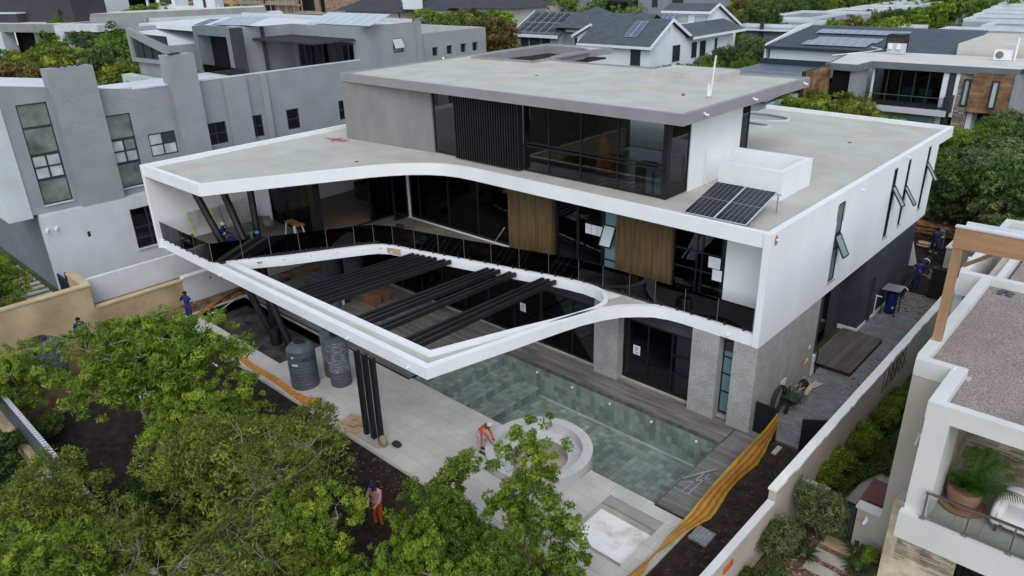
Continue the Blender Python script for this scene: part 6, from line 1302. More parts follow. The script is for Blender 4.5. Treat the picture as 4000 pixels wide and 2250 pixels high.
REGIONS = [
('between the grey house and the concrete house', 1.5, [('f',-120.5,8.9), ('f',-103.1,6), ('f',-108.8,10.1), ('a',-122.9,16.6), ('a',-145.9,26.9), ('e',-113.9,18.3), ('b',-150.5,33.7), ('b',-104.6,17.6), ('a',-96.6,16.9), ('e',-87.9,10.7), ('f',-85.8,7.9), ('f',-88.5,4.4), ('d',-85.3,1), ('f',-95.8,1.9), ('f',-92.7,7.8), ('f',-81.6,10.5), ('b',-191.9,56.8), ('b',-206.9,66.6), ('f',-261.5,71.3), ('b',-216.9,80.8), ('f',-200.5,77), ('b',-210,86.5), ('f',-179.5,75.9)]),
('between the grey house and the slate-roofed house', 1.45, [('b',-97.5,67.8), ('e',-83.6,57.9), ('b',-114.6,86.9), ('f',-127.5,102.2), ('a',-89,67.2), ('f',-96.8,77.5), ('f',-110.8,94.4), ('a',-84.3,69.3), ('b',-98.9,87.1), ('d',-74.3,62.4), ('d',-77.6,68.3), ('b',-104.2,96.7), ('b',-90.6,85), ('b',-122.5,118.9), ('b',-152.3,128.7)]),
('behind the back edge of the big grey roof', 0.85, [('b',-48.9,54.7), ('b',-47.4,55.5), ('c',-38.7,56), ('c',-37.3,59), ('c',-38.8,65.1), ('a',-33.9,58.7), ('e',-36.5,66.4), ('a',-32.5,61.7), ('c',-39.4,78.3), ('e',-34.8,72.4), ('c',-42.3,79.9), ('f',-49.4,97.9), ('c',-43.5,89.2), ('e',-36.2,77.1), ('e',-31.7,64.4)]),
('in front of the timber-clad house', 0.85, [('a',-18.7,41.4), ('b',-17,40.6), ('b',-17.1,43.7), ('f',-17.1,46.3), ('f',-14.9,43.9), ('f',-13.8,44.7), ('f',-11.6,41.9), ('b',-10.2,40.3), ('b',-8.5,37.5), ('f',-15.3,50.2)]),
('right of the white house, beyond the side passage', 0.8, [('b',-3.6,37.2), ('b',-3.3,39.9), ('a',-1.7,31.2), ('c',-1.5,34.8), ('c',0.1,32.5), ('c',1.4,30.3), ('e',3,25.9), ('e',-0,28), ('c',0.9,29.2), ('a',2.6,27.7), ('c',3.9,24.6), ('e',5.2,22.4), ('c',4.3,20.2), ('c',5.2,18.0), ('e',0.6,39.4), ('c',0.7,35.7), ('e',-0.9,41.7), ('c',-1.5,48.8), ('a',-1.2,39.7)]),
('between the two terrace rows', 1.2, [('b',-37.8,101.8), ('a',-33.8,96.3), ('d',-35.8,106.6), ('f',-31.1,97.6), ('f',-35.6,115), ('a',-30.7,105), ('f',-44,131.1), ('f',-45.2,142.1), ('d',-39.5,132.8), ('e',-34.7,124.5), ('b',-34.3,129.6), ('b',-27.9,102.6), ('b',-25.9,90.5), ('b',-27.9,90.7), ('b',-29.5,89.9), ('f',-45.1,155), ('f',-41.5,156.1), ('b',-34,140.2), ('f',-41.1,170.3), ('e',-40.3,178.3), ('f',-48.2,184.8), ('f',-51.6,184), ('f',-35.7,92)]),
('in the wood behind the left terrace row', 1.3, [('f',-74.2,139), ('d',-77.7,152.6), ('f',-82.2,168.1), ('f',-64.2,135.7), ('f',-73.9,161.6), ('e',-62.1,142.9), ('f',-71.8,170.6), ('e',-62.6,156.9), ('f',-65.4,172.2), ('e',-69.1,189.6), ('f',-65.3,190.4), ('e',-61.5,191.1), ('d',-59.4,114.7), ('f',-53.4,107.4), ('e',-51.6,108.2), ('f',-54.1,174.9), ('b',-120.7,179.4), ('b',-110,175.2), ('f',-108.6,181.8)]),
]
def px(x, y): v = Vector((x, y, 4))-CAMLOC; return v.dot(rt)/v.dot(fw)
SHORT = {'between the grey house and the concrete house': 'between the grey and concrete houses', 'between the grey house and the slate-roofed house': 'between the grey and slate-roofed houses', 'behind the back edge of the big grey roof': 'behind the big grey roof', 'in front of the timber-clad house': 'in front of the timber-clad house', 'right of the white house, beyond the side passage': 'beyond the side passage', 'between the two terrace rows': 'between the two terrace rows', 'in the wood behind the left terrace row': 'in the wood behind the left terraces'}
for reg, sc0, L in REGIONS:
    rr = random.Random(len(reg)); cnt = {}
    for t_, x, y in sorted(L, key=lambda q: px(q[1], q[2])):
        k = 'far_'+t_; i = cnt.get(t_, 0); cnt[t_] = i+1; n_ = sum(1 for q in L if q[0] == t_)
        lb = KL[k]+(' ' if n_ == 1 else ', '+ORD[i]+(' ' if i == 0 else ' from left '))+SHORT[reg]
        tree(k, 'background_tree', lb, x, y, sc0*rr.uniform(0.85, 1.15), rr.uniform(0, 6.28), group='trees '+reg)
# far-off wood that reads as one mass
cs = []; rf = np.random.default_rng(77)
while len(cs) < 5200:
    D_ = rf.uniform(190, 620)**1.0; a = rf.uniform(-1.62, -0.10)   # bearing from +Y towards +X
    x = 9.5+D_*math.sin(a); y = -23+D_*math.cos(a)
    if x < -130 and y < 175 and D_ < 330: continue
    cs.append((x, y, rf.uniform(1.5, 8.5)))
me = leaf_mesh('far_wood', cs, [2.6]*len(cs), 22, 1.25, 'leaf_mid', 5, shell=0.4, aspect=0.6); o = bpy.data.objects.new('far_wood', me); COL.objects.link(o); o['kind'] = 'stuff'; o['label'] = 'distant mass of green trees filling the horizon'
cs = []
while len(cs) < 1500:
    x = rf.uniform(-130, -60); y = rf.uniform(-30, 60)
    if x > -62+0 and y < 30: continue
    if -60 < x or (x > -66 and y < 16): continue
    if x < -112 and (y > 8): continue
    cs.append((x, y, rf.uniform(0.5, 3.2)))
while len(cs) < 2100:
    x = rf.uniform(-112, -40); y = rf.uniform(24, 64); cs.append((x, y, rf.uniform(0.3, 2.6)))
while len(cs) < 2500: cs.append((rf.uniform(-34, -3), rf.uniform(24, 44), rf.uniform(0.2, 1.4)))
while len(cs) < 2750: cs.append((rf.uniform(-2.5, 4.3), rf.uniform(28, 52), rf.uniform(0.2, 2.2)))
while len(cs) < 3300: cs.append((rf.uniform(-60, 2), rf.uniform(88, 185), rf.uniform(0.2, 2.4)))
me = leaf_mesh('undergrowth', cs, [1.5]*len(cs), 26, 0.5, 'leaf_olive', 6, shell=0.4, aspect=0.55); o = bpy.data.objects.new('undergrowth', me); COL.objects.link(o); o['kind'] = 'stuff'; o['label'] = 'scrubby undergrowth between the houses'

# palm in a terracotta pot on the cream balcony
t = thing('potted_palm', 'arching green palm in a terracotta pot on the cream balcony', 'palm', (7.5, -4.1, 3.29))
g = MB(); g.lathe([(0.001, 0), (0.30, 0), (0.36, 0.1), (0.42, 0.38), (0.40, 0.52), (0.36, 0.52), (0.36, 0.46), (0.001, 0.46)], (7.5, -4.1, 3.33), 28); part('pot', g, 'terracotta', t, smooth=True)
g = MB(); g.lathe([(0.001, 0), (0.52, 0), (0.55, 0.07), (0.50, 0.07), (0.48, 0.03), (0.001, 0.03)], (7.5, -4.1, 3.29), 28); part('saucer', g, 'terracotta', t, smooth=True)
rr = random.Random(4)
for i in range(15):
    a = i*2.4+0.3; L = rr.uniform(1.15, 1.65); el = rr.uniform(0.7, 1.35); g = MB(); pts = []; base = Vector((7.5, -4.1, 3.75)); d = Vector((math.cos(a), math.sin(a), 0))
    if d.x < -0.25: L *= 0.42; el = 1.3
    for k in range(15):
        q = k/14; pts.append(base+d*(L*q*math.cos(el)*(1+0.5*q))+Vector((0, 0, L*q*math.sin(el)*1.1-0.42*q*q*L)))
    g.tube(pts, [0.014*(1-k/16) for k in range(15)], 5)
    s_ = Vector((-d.y, d.x, 0))
    for k in range(2, 15):
        for m_ in range(2):
            p = pts[k-1].lerp(pts[k], m_*0.5); dd = (pts[k]-pts[k-1]).normalized(); ll = 0.34*math.sin(math.pi*min(1, (k+m_*0.5)/15.5))**0.6+0.05
            for sg in (-1, 1):
                e = p+(s_*sg*0.85+dd*0.6+Vector((0, 0, -0.28))).normalized()*ll; wv = dd*0.013; g.quad(p-wv, p+wv, p.lerp(e, 0.6)+wv*0.8+Vector((0, 0, 0.02)), e)
    part('frond', g, 'leaf_palm', t)
# covered sofa
t = thing('covered_armchair', 'armchair under a rumpled white dust sheet on the cream balcony', 'armchair', (8.75, -4.2, 3.29))
def blob(mb, c, r, n=18, m=10, noise=0.04, seed=1, p=3.0):
    rr = random.Random(seed); vs = []; fs = []
    ph = [rr.uniform(0, 6.28) for _ in range(6)]
    for i in range(m+1):
        v = math.pi*i/m
        for k in range(n):
            u = 2*math.pi*k/n; x, y, z = math.sin(v)*math.cos(u), math.sin(v)*math.sin(u), math.cos(v)
            s = (abs(x)**p+abs(y)**p+abs(z)**p)**(-1/p) if i not in (0, m) else 1
            w_ = 1+noise*(math.sin(7*u+ph[0])*math.sin(3*v+ph[1])+0.6*math.sin(13*u+ph[2]+4*v))
            vs.append((c[0]+x*s*r[0]*w_, c[1]+y*s*r[1]*w_, c[2]+z*s*r[2]*(1+noise*0.4*math.sin(5*u+ph[3]))))
    for i in range(m):
        for k in range(n): fs.append((i*n+k, (i+1)*n+k, (i+1)*n+(k+1) % n, i*n+(k+1) % n))
    mb.add(vs, fs); return mb
g = MB(); blob(g, (8.75, -4.25, 3.62), (0.5, 0.42, 0.2), noise=0.03, seed=2, n=40, m=16); part('seat_cover', g, 'sofa_cloth', t, smooth='all')
g = MB(); blob(g, (8.75, -3.86, 3.85), (0.52, 0.18, 0.42), noise=0.05, seed=3, n=40, m=16); part('back_cover', g, 'sofa_cloth', t, smooth='all')
for i, x in enumerate((8.3, 9.2)): g = MB(); blob(g, (x, -4.2, 3.66), (0.15, 0.42, 0.32), noise=0.05, seed=4+i, n=40, m=16); part('arm_cover', g, 'sofa_cloth', t, smooth='all')
for x, y in ((8.35, -4.6), (9.15, -4.6)): g = MB(); g.box(x-0.03, y-0.03, 3.286, x+0.03, y+0.03, 3.46); part('leg', g, 'bark_dark', t)
# timber cover / pots in the narrow yard
t = thing('red_brown_chest', 'large red-brown wooden chest standing in the narrow yard', 'chest', (5.0, -1.8, 0))
g = MB(); g.box(4.75, -2.6, 0, 5.5, -1.1, 0.8); part('body', g, 'red_wood', t); g = MB(); g.box(4.7, -2.65, 0.801, 5.55, -1.05, 0.88); g.box(4.9, -2.3, 0.881, 5.4, -1.4, 0.91); part('lid', g, 'red_wood', t)
for x in (4.95, 5.25): g = MB(); g.tube([(x, -2.6, 0.45), (x, -2.63, 0.45)], 0.05, 10); part('knob', g, 'white_plastic', t)
g = MB(); g.slab('z', 0, 0.55, 4.95, 5.5, -3.19, -2.75, holes=[(5.03, 5.42, -3.11, -2.83)]); single('white_basin', g, 'white_plastic', 'square white basin between the chest and the gate pier', 'basin')
g = MB(); g.lathe([(0.001, 0), (0.16, 0), (0.24, 0.3), (0.27, 0.32), (0.001, 0.3)], (3.75, -2.6, 0), 20); single('terracotta_pot', g, 'terracotta', 'terracotta pot with a red flower by the low wall', 'pot', smooth=True)
t = thing('garden_door', 'black slatted garden door between the low wall and the gate pier', 'door', (4.6, -3.3, 0))
g = MB(); g.box(4.1, -3.36, 0.05, 4.94, -3.3, 1.35); part('leaf', g, 'black_frame', t); pieces('slat', [(4.12+i*0.1, -3.39, 0.1, 4.2+i*0.1, -3.361, 1.3) for i in range(8)], 'panel_dark', t)
g = MB(); g.box(3.2, -3.4, -0.05, 4.05, -3.2, 1.45); single('garden_wall_stub', g, 'beige_wall', 'short beige wall stub behind the feathery sapling', 'wall')
g = MB(); g.prism([(4.0, -3.19), (5.6, -3.19), (5.6, 14), (4.6, 14), (4.3, 4), (4.5, 2), (4.2, 0.5), (4.1, -1.5)], -0.055, -0.01); struct('yard_paving', g, 'concrete')
g = MB(); g.box(3.2, -16, -0.055, 14, -3.44, -0.03); struct('front_garden', g, 'bare_soil')
for i, (y0, y1, lb) in enumerate([(-4.05, -3.6, 'sandstone step just below the black garden door'), (-4.72, -4.3, 'long pale stepping stone, upper one'), (-5.36, -4.95, 'long pale stepping stone, lower one')]):
    g = MB(); blob if 0 else None; g.box(4.25, y0, -0.02, 5.2, y1, 0.02+0.03*(i == 0)); single('stepping_stone', g, 'sand_plaster' if i == 0 else 'concrete', lb, 'stepping stone', 'stepping stones of the beige house')
g = MB(); rr = random.Random(6)
for i in range(500): g.ball((rr.uniform(3.9, 5.6), rr.uniform(-6.2, -3.9), -0.01), rr.uniform(0.02, 0.045), 5, sq=(1.3, 1, 0.6))
o = g.build('pebbles', 'pebble', smooth='all'); o['kind'] = 'stuff'; o['label'] = 'brown pebbles round the stepping stones'
g = MB()
for i in range(6): g.bar((3.19, 4.1+i*0.5, 1.05), (3.19, 4.1+i*0.5, 2.0), 0.02, 0.02)
for k in range(8):
    for s_ in (-1, 1):
        a = 4.1+k*0.42; b = a+0.95*s_
        if 4.0 <= b <= 6.7: g.bar((3.2, a, 1.05), (3.2, b, 2.0), 0.018, 0.018)
single('lattice', g, 'bark_dark', 'dark wire lattice trellis fixed to the boundary wall above the hedge', 'trellis')

# water tanks
def tank(label, x, y, r, h, wrapped=False, lidr=0.2, text=False):
    t = thing('water_tank', label, 'water tank', (x, y, 0), 'ribbed grey water tanks')
    pr = [(0.001, 0.0), (r*0.96, 0.0), (r, 0.04)]; z = 0.12; hb = h*0.86
    while z < hb-0.05:
        pr += [(r, z), (r*0.965, z+0.02), (r*0.965, z+0.035), (r, z+0.055)]; z += 0.15 if z < h*0.6 or z > h*0.78 else 0.3
    pr += [(r, hb), (r*0.97, hb+0.03), (r*0.72, h*0.945), (r*0.42, h*0.97), (lidr+0.05, h*0.972), (lidr+0.05, h*0.995), (0.001, h*0.995)]
    g = MB(); g.lathe(pr, (x, y, 0), 48); part('body', g, 'tank_grey', t, smooth=25)
    g = MB(); g.lathe([(lidr+0.04, h*0.995), (lidr+0.04, h*1.02), (lidr*0.75, h*1.024), (lidr*0.7, h*1.005), (0.001, h*1.005)], (x, y, 0), 28); part('lid', g, 'tank_lid', t, smooth=True)
    for k in range(4):
        a = k*math.pi/2+0.5; g = MB(); g.bar((x+math.cos(a)*r*0.45, y+math.sin(a)*r*0.45, h*0.962), (x+math.cos(a)*r*0.95, y+math.sin(a)*r*0.95, hb+0.035), 0.05, 0.035); part('rib', g, 'tank_grey', t)
    if wrapped:
        g = MB(); rr = random.Random(3); n = 44; rows = 18
        vs = []; fs = []
        for i in range(rows+1):
            zz = 0.75+(h*0.9-0.75)*i/rows
            for k in range(n): rr2 = r*1.02+rr.uniform(0, 0.02); vs.append((x+rr2*math.cos(6.283*k/n), y+rr2*math.sin(6.283*k/n), zz+rr.uniform(-0.02, 0.02)))
        for i in range(rows):
            for k in range(n): fs.append((i*n+k, i*n+(k+1) % n, (i+1)*n+(k+1) % n, (i+1)*n+k))
        g.add(vs, fs); part('plastic_wrap', g, 'wrap', t)
    return t
m = bpy.data.materials.new('wrap'); m.use_nodes = True; n_ = m.node_tree.nodes; b_ = n_['Principled BSDF']; b_.inputs['Base Color'].default_value = (0.55, 0.6, 0.65, 1); b_.inputs['Roughness'].default_value = 0.15; b_.inputs['Specular IOR Level'].default_value = 0.8
tn = n_.new('ShaderNodeTexNoise'); tn.inputs['Scale'].default_value = 5; tn.inputs['Detail'].default_value = 6; gp = n_.new('ShaderNodeNewGeometry'); mp = n_.new('ShaderNodeMapping'); mp.inputs['Scale'].default_value = (1, 1, 4); m.node_tree.links.new(gp.outputs['Position'], mp.inputs[0]); m.node_tree.links.new(mp.outputs[0], tn.inputs['Vector'])
mr = n_.new('ShaderNodeMapRange'); mr.inputs[1].default_value = 0.45; mr.inputs[2].default_value = 0.7; mr.inputs[3].default_value = 0.08; mr.inputs[4].default_value = 0.6; m.node_tree.links.new(tn.outputs[0], mr.inputs[0]); m.node_tree.links.new(mr.outputs[0], b_.inputs['Alpha']); M['wrap'] = m
T1 = tank('wide ribbed grey water tank with two paper labels, beside the striped netting', -16.2, -9.12, 0.6, 2.1)
tank('tall slim grey tank wrapped in clear plastic, nearest the black posts', -15.05, -8.05, 0.45, 2.4, True, 0.19)
tank('tall slim grey tank wrapped in clear plastic, behind the other two', -15.95, -7.75, 0.45, 2.4, True, 0.19)
tank('plastic-wrapped grey water tank behind the tree at the left edge', -25.4, -16.4, 0.8, 2.05, True, 0.26)
tank('grey water tank standing in shadow under the balcony, left one', -24.9, -1.6, 0.6, 1.9); tank('grey water tank standing in shadow under the balcony, right one', -23.4, -1.2, 0.55, 1.9)
tank('grey tank on the timber deck below the louvre beams', -21.9, -3.7, 0.45, 1.5)
def cylpaper(t, x, y, r, ang, z, wd, ht, m='paper', name='paper_label'):
    g = MB(); n = 6; vs = []
    for k in range(n+1):
        a = ang+(k/n-0.5)*wd/r
        for zz in (z, z+ht): vs.append((x+(r+0.004)*math.cos(a), y+(r+0.004)*math.sin(a), zz))
    g.add(vs, [(2*k, 2*k+2, 2*k+3, 2*k+1) for k in range(n)]); part(name, g, m, t)
cylpaper(T1, -16.2, -9.12, 0.602, R(-62), 1.2, 0.28, 0.09); cylpaper(T1, -16.2, -9.12, 0.602, R(-68), 1.55, 0.1, 0.1)
# lettering on the tank
fc = bpy.data.curves.new('lettering', 'FONT'); fc.body = 'eco'; fc.size = 0.4; fc.extrude = 0.0; fo = bpy.data.objects.new('lettering', fc); COL.objects.link(fo); bpy.context.view_layer.update()
me = bpy.data.meshes.new_from_object(fo.evaluated_get(bpy.context.evaluated_depsgraph_get())); bpy.data.objects.remove(fo)
for v in me.vertices: a = R(-30)+v.co.x/0.606; v.co = Vector((0.606*math.cos(a), 0.606*math.sin(a), 1.38+v.co.y))
me.materials.clear(); me.materials.append(M['tank_lid']); o = bpy.data.objects.new('lettering', me); COL.objects.link(o); o.parent = T1

# striped barrier netting
def netting(name, label, top, bot, nst=9, colors=('banner_yellow', 'banner_red'), cat='barrier netting'):
    g = MB(); n = len(top); rr = random.Random(9); P = []
    for i in range(n):
        a = Vector(top[i]); b = Vector(bot[i]); row = []
        for k in range(nst+1):
            q = k/nst; p = a.lerp(b, q); w_ = 0.035*math.sin(i*0.45+k*0.5)+0.012*rr.uniform(-1, 1); p = p+Vector((w_ if 0 < k else w_*0.3, 0, w_*0.5 if k < nst else 0)); row.append(p)
        P.append(row)
    vs = [p for r_ in P for p in r_]; g.add(vs, [])
    for i in range(n-1):
        for k in range(nst): g.f.append((i*(nst+1)+k, (i+1)*(nst+1)+k, (i+1)*(nst+1)+k+1, i*(nst+1)+k+1)); g.m.append(k % 2)
    o = g.build(name, list(colors), smooth='all'); return tag(settle(o), label, cat)
def resample(pts, n):
    P = [Vector(p) for p in pts]; out = []
    for i in range(n):
        q = i/(n-1)*(len(P)-1); k = min(int(q), len(P)-2); out.append(P[k].lerp(P[k+1], q-k))
    return out
netting('striped_netting', 'long red and yellow striped plastic netting tied between the gate post and the terrace edge', resample([(0.93, -0.02, 1.3), (0.86, -0.9, 0.98), (0.80, -1.7, 0.84), (0.76, -2.9, 0.72), (0.75, -4.2, 0.62), (0.75, -5.2, 0.46), (0.76, -5.9, 0.36), (0.76, -6.9, 0.31), (0.77, -7.3, 0.26), (0.78, -7.9, 0.25), (0.78, -8.7, 0.28), (0.78, -9.8, 0.4), (0.8, -11.5, 0.5)], 60), resample([(0.98, -0.05, 0.55), (1.02, -0.9, 0.12), (1.06, -1.7, 0.03), (1.02, -2.9, 0.03), (1.1, -4.2, 0.03), (1.21, -5.25, 0.03), (1.12, -5.9, 0.05), (0.9, -6.8, 0.05), (0.86, -7.3, 0.12), (0.84, -7.9, 0.15), (0.9, -8.7, 0.05), (1.0, -9.8, 0.0), (1.1, -11.5, 0.0)], 60), nst=7)
tp_ = resample([(-20.6, -9.7, 0.12), (-19.4, -9.8, 0.1), (-18.0, -9.72, 0.1), (-17.0, -9.75, 0.1), (-16.0, -9.84, 0.1), (-15.0, -9.75, 0.12), (-14.5, -9.42, 0.06)], 34); bt_ = resample([(-20.6, -9.95, 0.02), (-19.4, -10.05, 0.02), (-18.0, -9.98, 0.02), (-17.0, -10.0, 0.02), (-16.0, -10.08, 0.02), (-14.9, -10.12, 0.02), (-14.2, -9.95, 0.02)], 34)
netting('fallen_netting', 'crumpled orange and yellow netting lying along the terrace beside the water tanks', tp_, bt_, nst=5, colors=('orange_net', 'banner_yellow'))
tp_ = resample([(-28.0, -5.0, 0.3), (-27.4, -7.2, 0.15), (-26.6, -8.6, 0.1), (-26.0, -9.9, 0.1)], 20); bt_ = resample([(-28.1, -5.2, 0.02), (-27.7, -7.4, 0.02), (-27.0, -8.8, 0.02), (-26.4, -10.1, 0.02)], 20)
netting('fallen_netting', 'orange netting trailing over the dug soil by the white wall', tp_, bt_, nst=4, colors=('orange_net', 'orange_net'))
# odds and ends on the terrace
g = MB(); P_ = [(-12.6, -10.09), (-12.72, -9.2), (-12.2, -9.05), (-11.45, -9.22), (-11.55, -9.6), (-11.35, -10.05), (-11.9, -10.12)]; g.prism(P_, 0.004, 0.02); single('cardboard_sheet', g, 'cardboard', 'flattened brown cardboard sheet at the foot of the black posts', 'cardboard')
g = MB(); rr = random.Random(2)
for i in range(9): c = (-12.1+rr.uniform(-.3, .45), -9.7+rr.uniform(-.2, .2), 0.05+rr.uniform(0, .05)); g.tube([c, (c[0]+rr.uniform(-.25, .3), c[1]+rr.uniform(-.15, .15), c[2]+0.03)], 0.025, 6)
single('tool_pile', g, 'canvas', 'small pile of tools and offcuts lying on the cardboard', 'tools')
g = MB(); g.bar((-11.35, -9.98, 0.02), (-10.0, -9.95, 0.02), 0.1, 0.035); single('loose_kerb_strip', g, 'concrete', 'loose grey strip lying along the terrace kerb by the posts', 'strip')
t = thing('canvas_bag', 'beige canvas bag leaning against the nearest black post', 'bag', (-10.0, -9.75, 0)); g = MB(); blob(g, (-9.95, -9.75, 0.24), (0.17, 0.13, 0.24), noise=0.08, seed=6, p=2.4); part('body', g, 'canvas', t, smooth='all'); g = MB(); g.tube([(-9.98, -9.7, 0.42), (-9.9, -9.7, 0.55), (-9.8, -9.72, 0.42)], 0.012, 6); part('handle', g, 'canvas', t)
g = MB(); blob(g, (-9.6, -9.4, 0.08), (0.2, 0.14, 0.08), noise=0.08, seed=7); single('dark_bag', g, 'slate_cloth', 'small dark blue-grey bag lying flat beside the canvas bag', 'bag', smooth='all')
for i, (a, b) in enumerate([((-0.44, -4.26), (0.19, -3.05)), ((-0.11, -4.89), (-0.02, -3.52)), ((0.12, -4.85), (0.14, -3.45)), ((-0.3, -4.4), (0.3, -3.6))]):
    g = MB(); g.bar((a[0], a[1], 0.11+0.03*(i == 0)), (b[0], b[1], 0.11+0.03*(i == 0)), 0.05 if i else 0.07, 0.03); single('aluminium_strip', g, 'galvanised', ['thick aluminium strip on top', 'aluminium strip nearest the pool', 'aluminium strip nearest the netting', 'thin aluminium strip underneath'][i]+' on the grey timber deck', 'metal strip', 'aluminium strips on the deck')
t = thing('floor_drain', 'cast grid drain cover set in the dark mulch', 'drain', (1.4, -6.15, 0.0)); g = MB(); g.slab('z', -0.03, 0.045, 1.1, 1.72, -6.5, -5.82, holes=[(1.15, 1.67, -6.45, -5.87)]); g.box(1.16, -6.44, -0.03, 1.66, -5.88, -0.01); part('frame', g, 'drain_frame', t); pieces('bar', [(1.15, -6.45+i*0.058, 0.0, 1.67, -6.415+i*0.058, 0.04) for i in range(10)]+[(1.27+i*0.13, -6.45, 0.0, 1.30+i*0.13, -5.87, 0.043) for i in range(3)], 'galvanised', t)
g = MB(); g.slab('x', 3.165, 3.2, -8.35, -7.85, 1.25, 1.45); single('orange_tag', g, 'orange_net', 'small orange hook hanging on the low wall at the bottom', 'hook')
for i in range(3): g = MB(); g.box(-3.6, -10.35-i*0.17, 0.0+i*0.0, -1.8, -10.2-i*0.17, 0.16-0.02*i); single('orange_plank', g, 'wood_log', ['orange plank nearest the terrace kerb', 'middle orange plank', 'orange plank farthest from the kerb'][i]+' below the saplings', 'plank', 'orange planks by the kerb')
g = MB(); g.box(-2.3, -9.95, 0.0, -2.18, -9.3, 0.04); single('wood_offcut', g, 'wood_raw', 'small brown plank lying on the terrace near the white tray', 'plank')
g = MB(); g.box(1.15, -0.75, -0.03, 1.32, -0.2, 0.03); single('loose_plank', g, 'concrete', 'short pale plank in the soil below the brick paving', 'plank')
g = MB(); rr = random.Random(3)
for i in range(30): c = (-21.6+rr.uniform(-1, 1), -14.1+rr.uniform(-.7, .7)); g.quad((c[0], c[1], 0.0), (c[0]+rr.uniform(.2, .5), c[1]+.1, 0.03), (c[0]+.4, c[1]+.4, 0.02), (c[0]-.1, c[1]+.4, 0.04))
single('pale_sheeting', g, 'frosted_pale', 'torn pale blue sheeting on the soil behind the broad tree', 'sheeting')
g = MB(); g.tube([(-16.1+0.55*math.cos(a*0.1), -15.5+0.5*math.sin(a*0.1), 0.02) for a in range(0, 40)], 0.025, 6); single('edging_hoop', g, 'galvanised', 'curved pale edging strip in the mulch between two trunks', 'edging')
g = MB()
for i in range(5): g.box(-22.9+i*0.5, -10.95, -0.02, -22.55+i*0.5, -10.88, 0.03)
single('white_battens', g, 'white_plastic', 'row of white battens lying on the soil by the terrace', 'batten')
g = MB(); g.tube([(-26.6, -8.2, 0.03), (-26.2, -8.7, 0.03), (-25.2, -9.3, 0.02), (-24.2, -9.6, 0.02), (-23.4, -10.05, 0.02)], 0.012, 5); single('thin_hose', g, 'neighbour_dark', 'thin dark hose across the left end of the paving', 'hose')
g = MB(); g.tube([(-27, -6.3, 0.1), (-27, -6.35, 0.12), (-26.0, -8.2, 0.12), (-26.2, -8.4, 0.1)], 0.03, 6); single('white_pipe', g, 'white_plastic', 'white pipe lying along the black edge of the planter pit', 'pipe')
# fence of grey slats bottom left
F = thing('slatted_fence', 'blue-grey vertical slat fence with pale tips on an orange-brown plinth, bottom left', 'fence', (-16, -18.8, 0))
pieces('slat', [(-26.0+i*0.1, -18.84, 0.5, -26.0+i*0.1+0.082, -18.80, 1.78) for i in range(185)], 'steel_blue_light' if 0 else 'tank_grey', F, limit=185)
pieces('tip', [(-26.0+i*0.2, -18.88, 1.781, -26.0+i*0.2+0.1, -18.72, 1.84) for i in range(93)], 'neighbour_light', F)
g = MB(); g.box(-26, -18.795, 0.7, -7.5, -18.76, 0.76); g.box(-26, -18.795, 1.5, -7.5, -18.76, 1.56); part('rail', g, 'steel_blue', F)
g = MB(); g.box(-26, -19.1, -0.06, -7.5, -18.7, 0.499); part('plinth', g, 'sand_plaster', F)

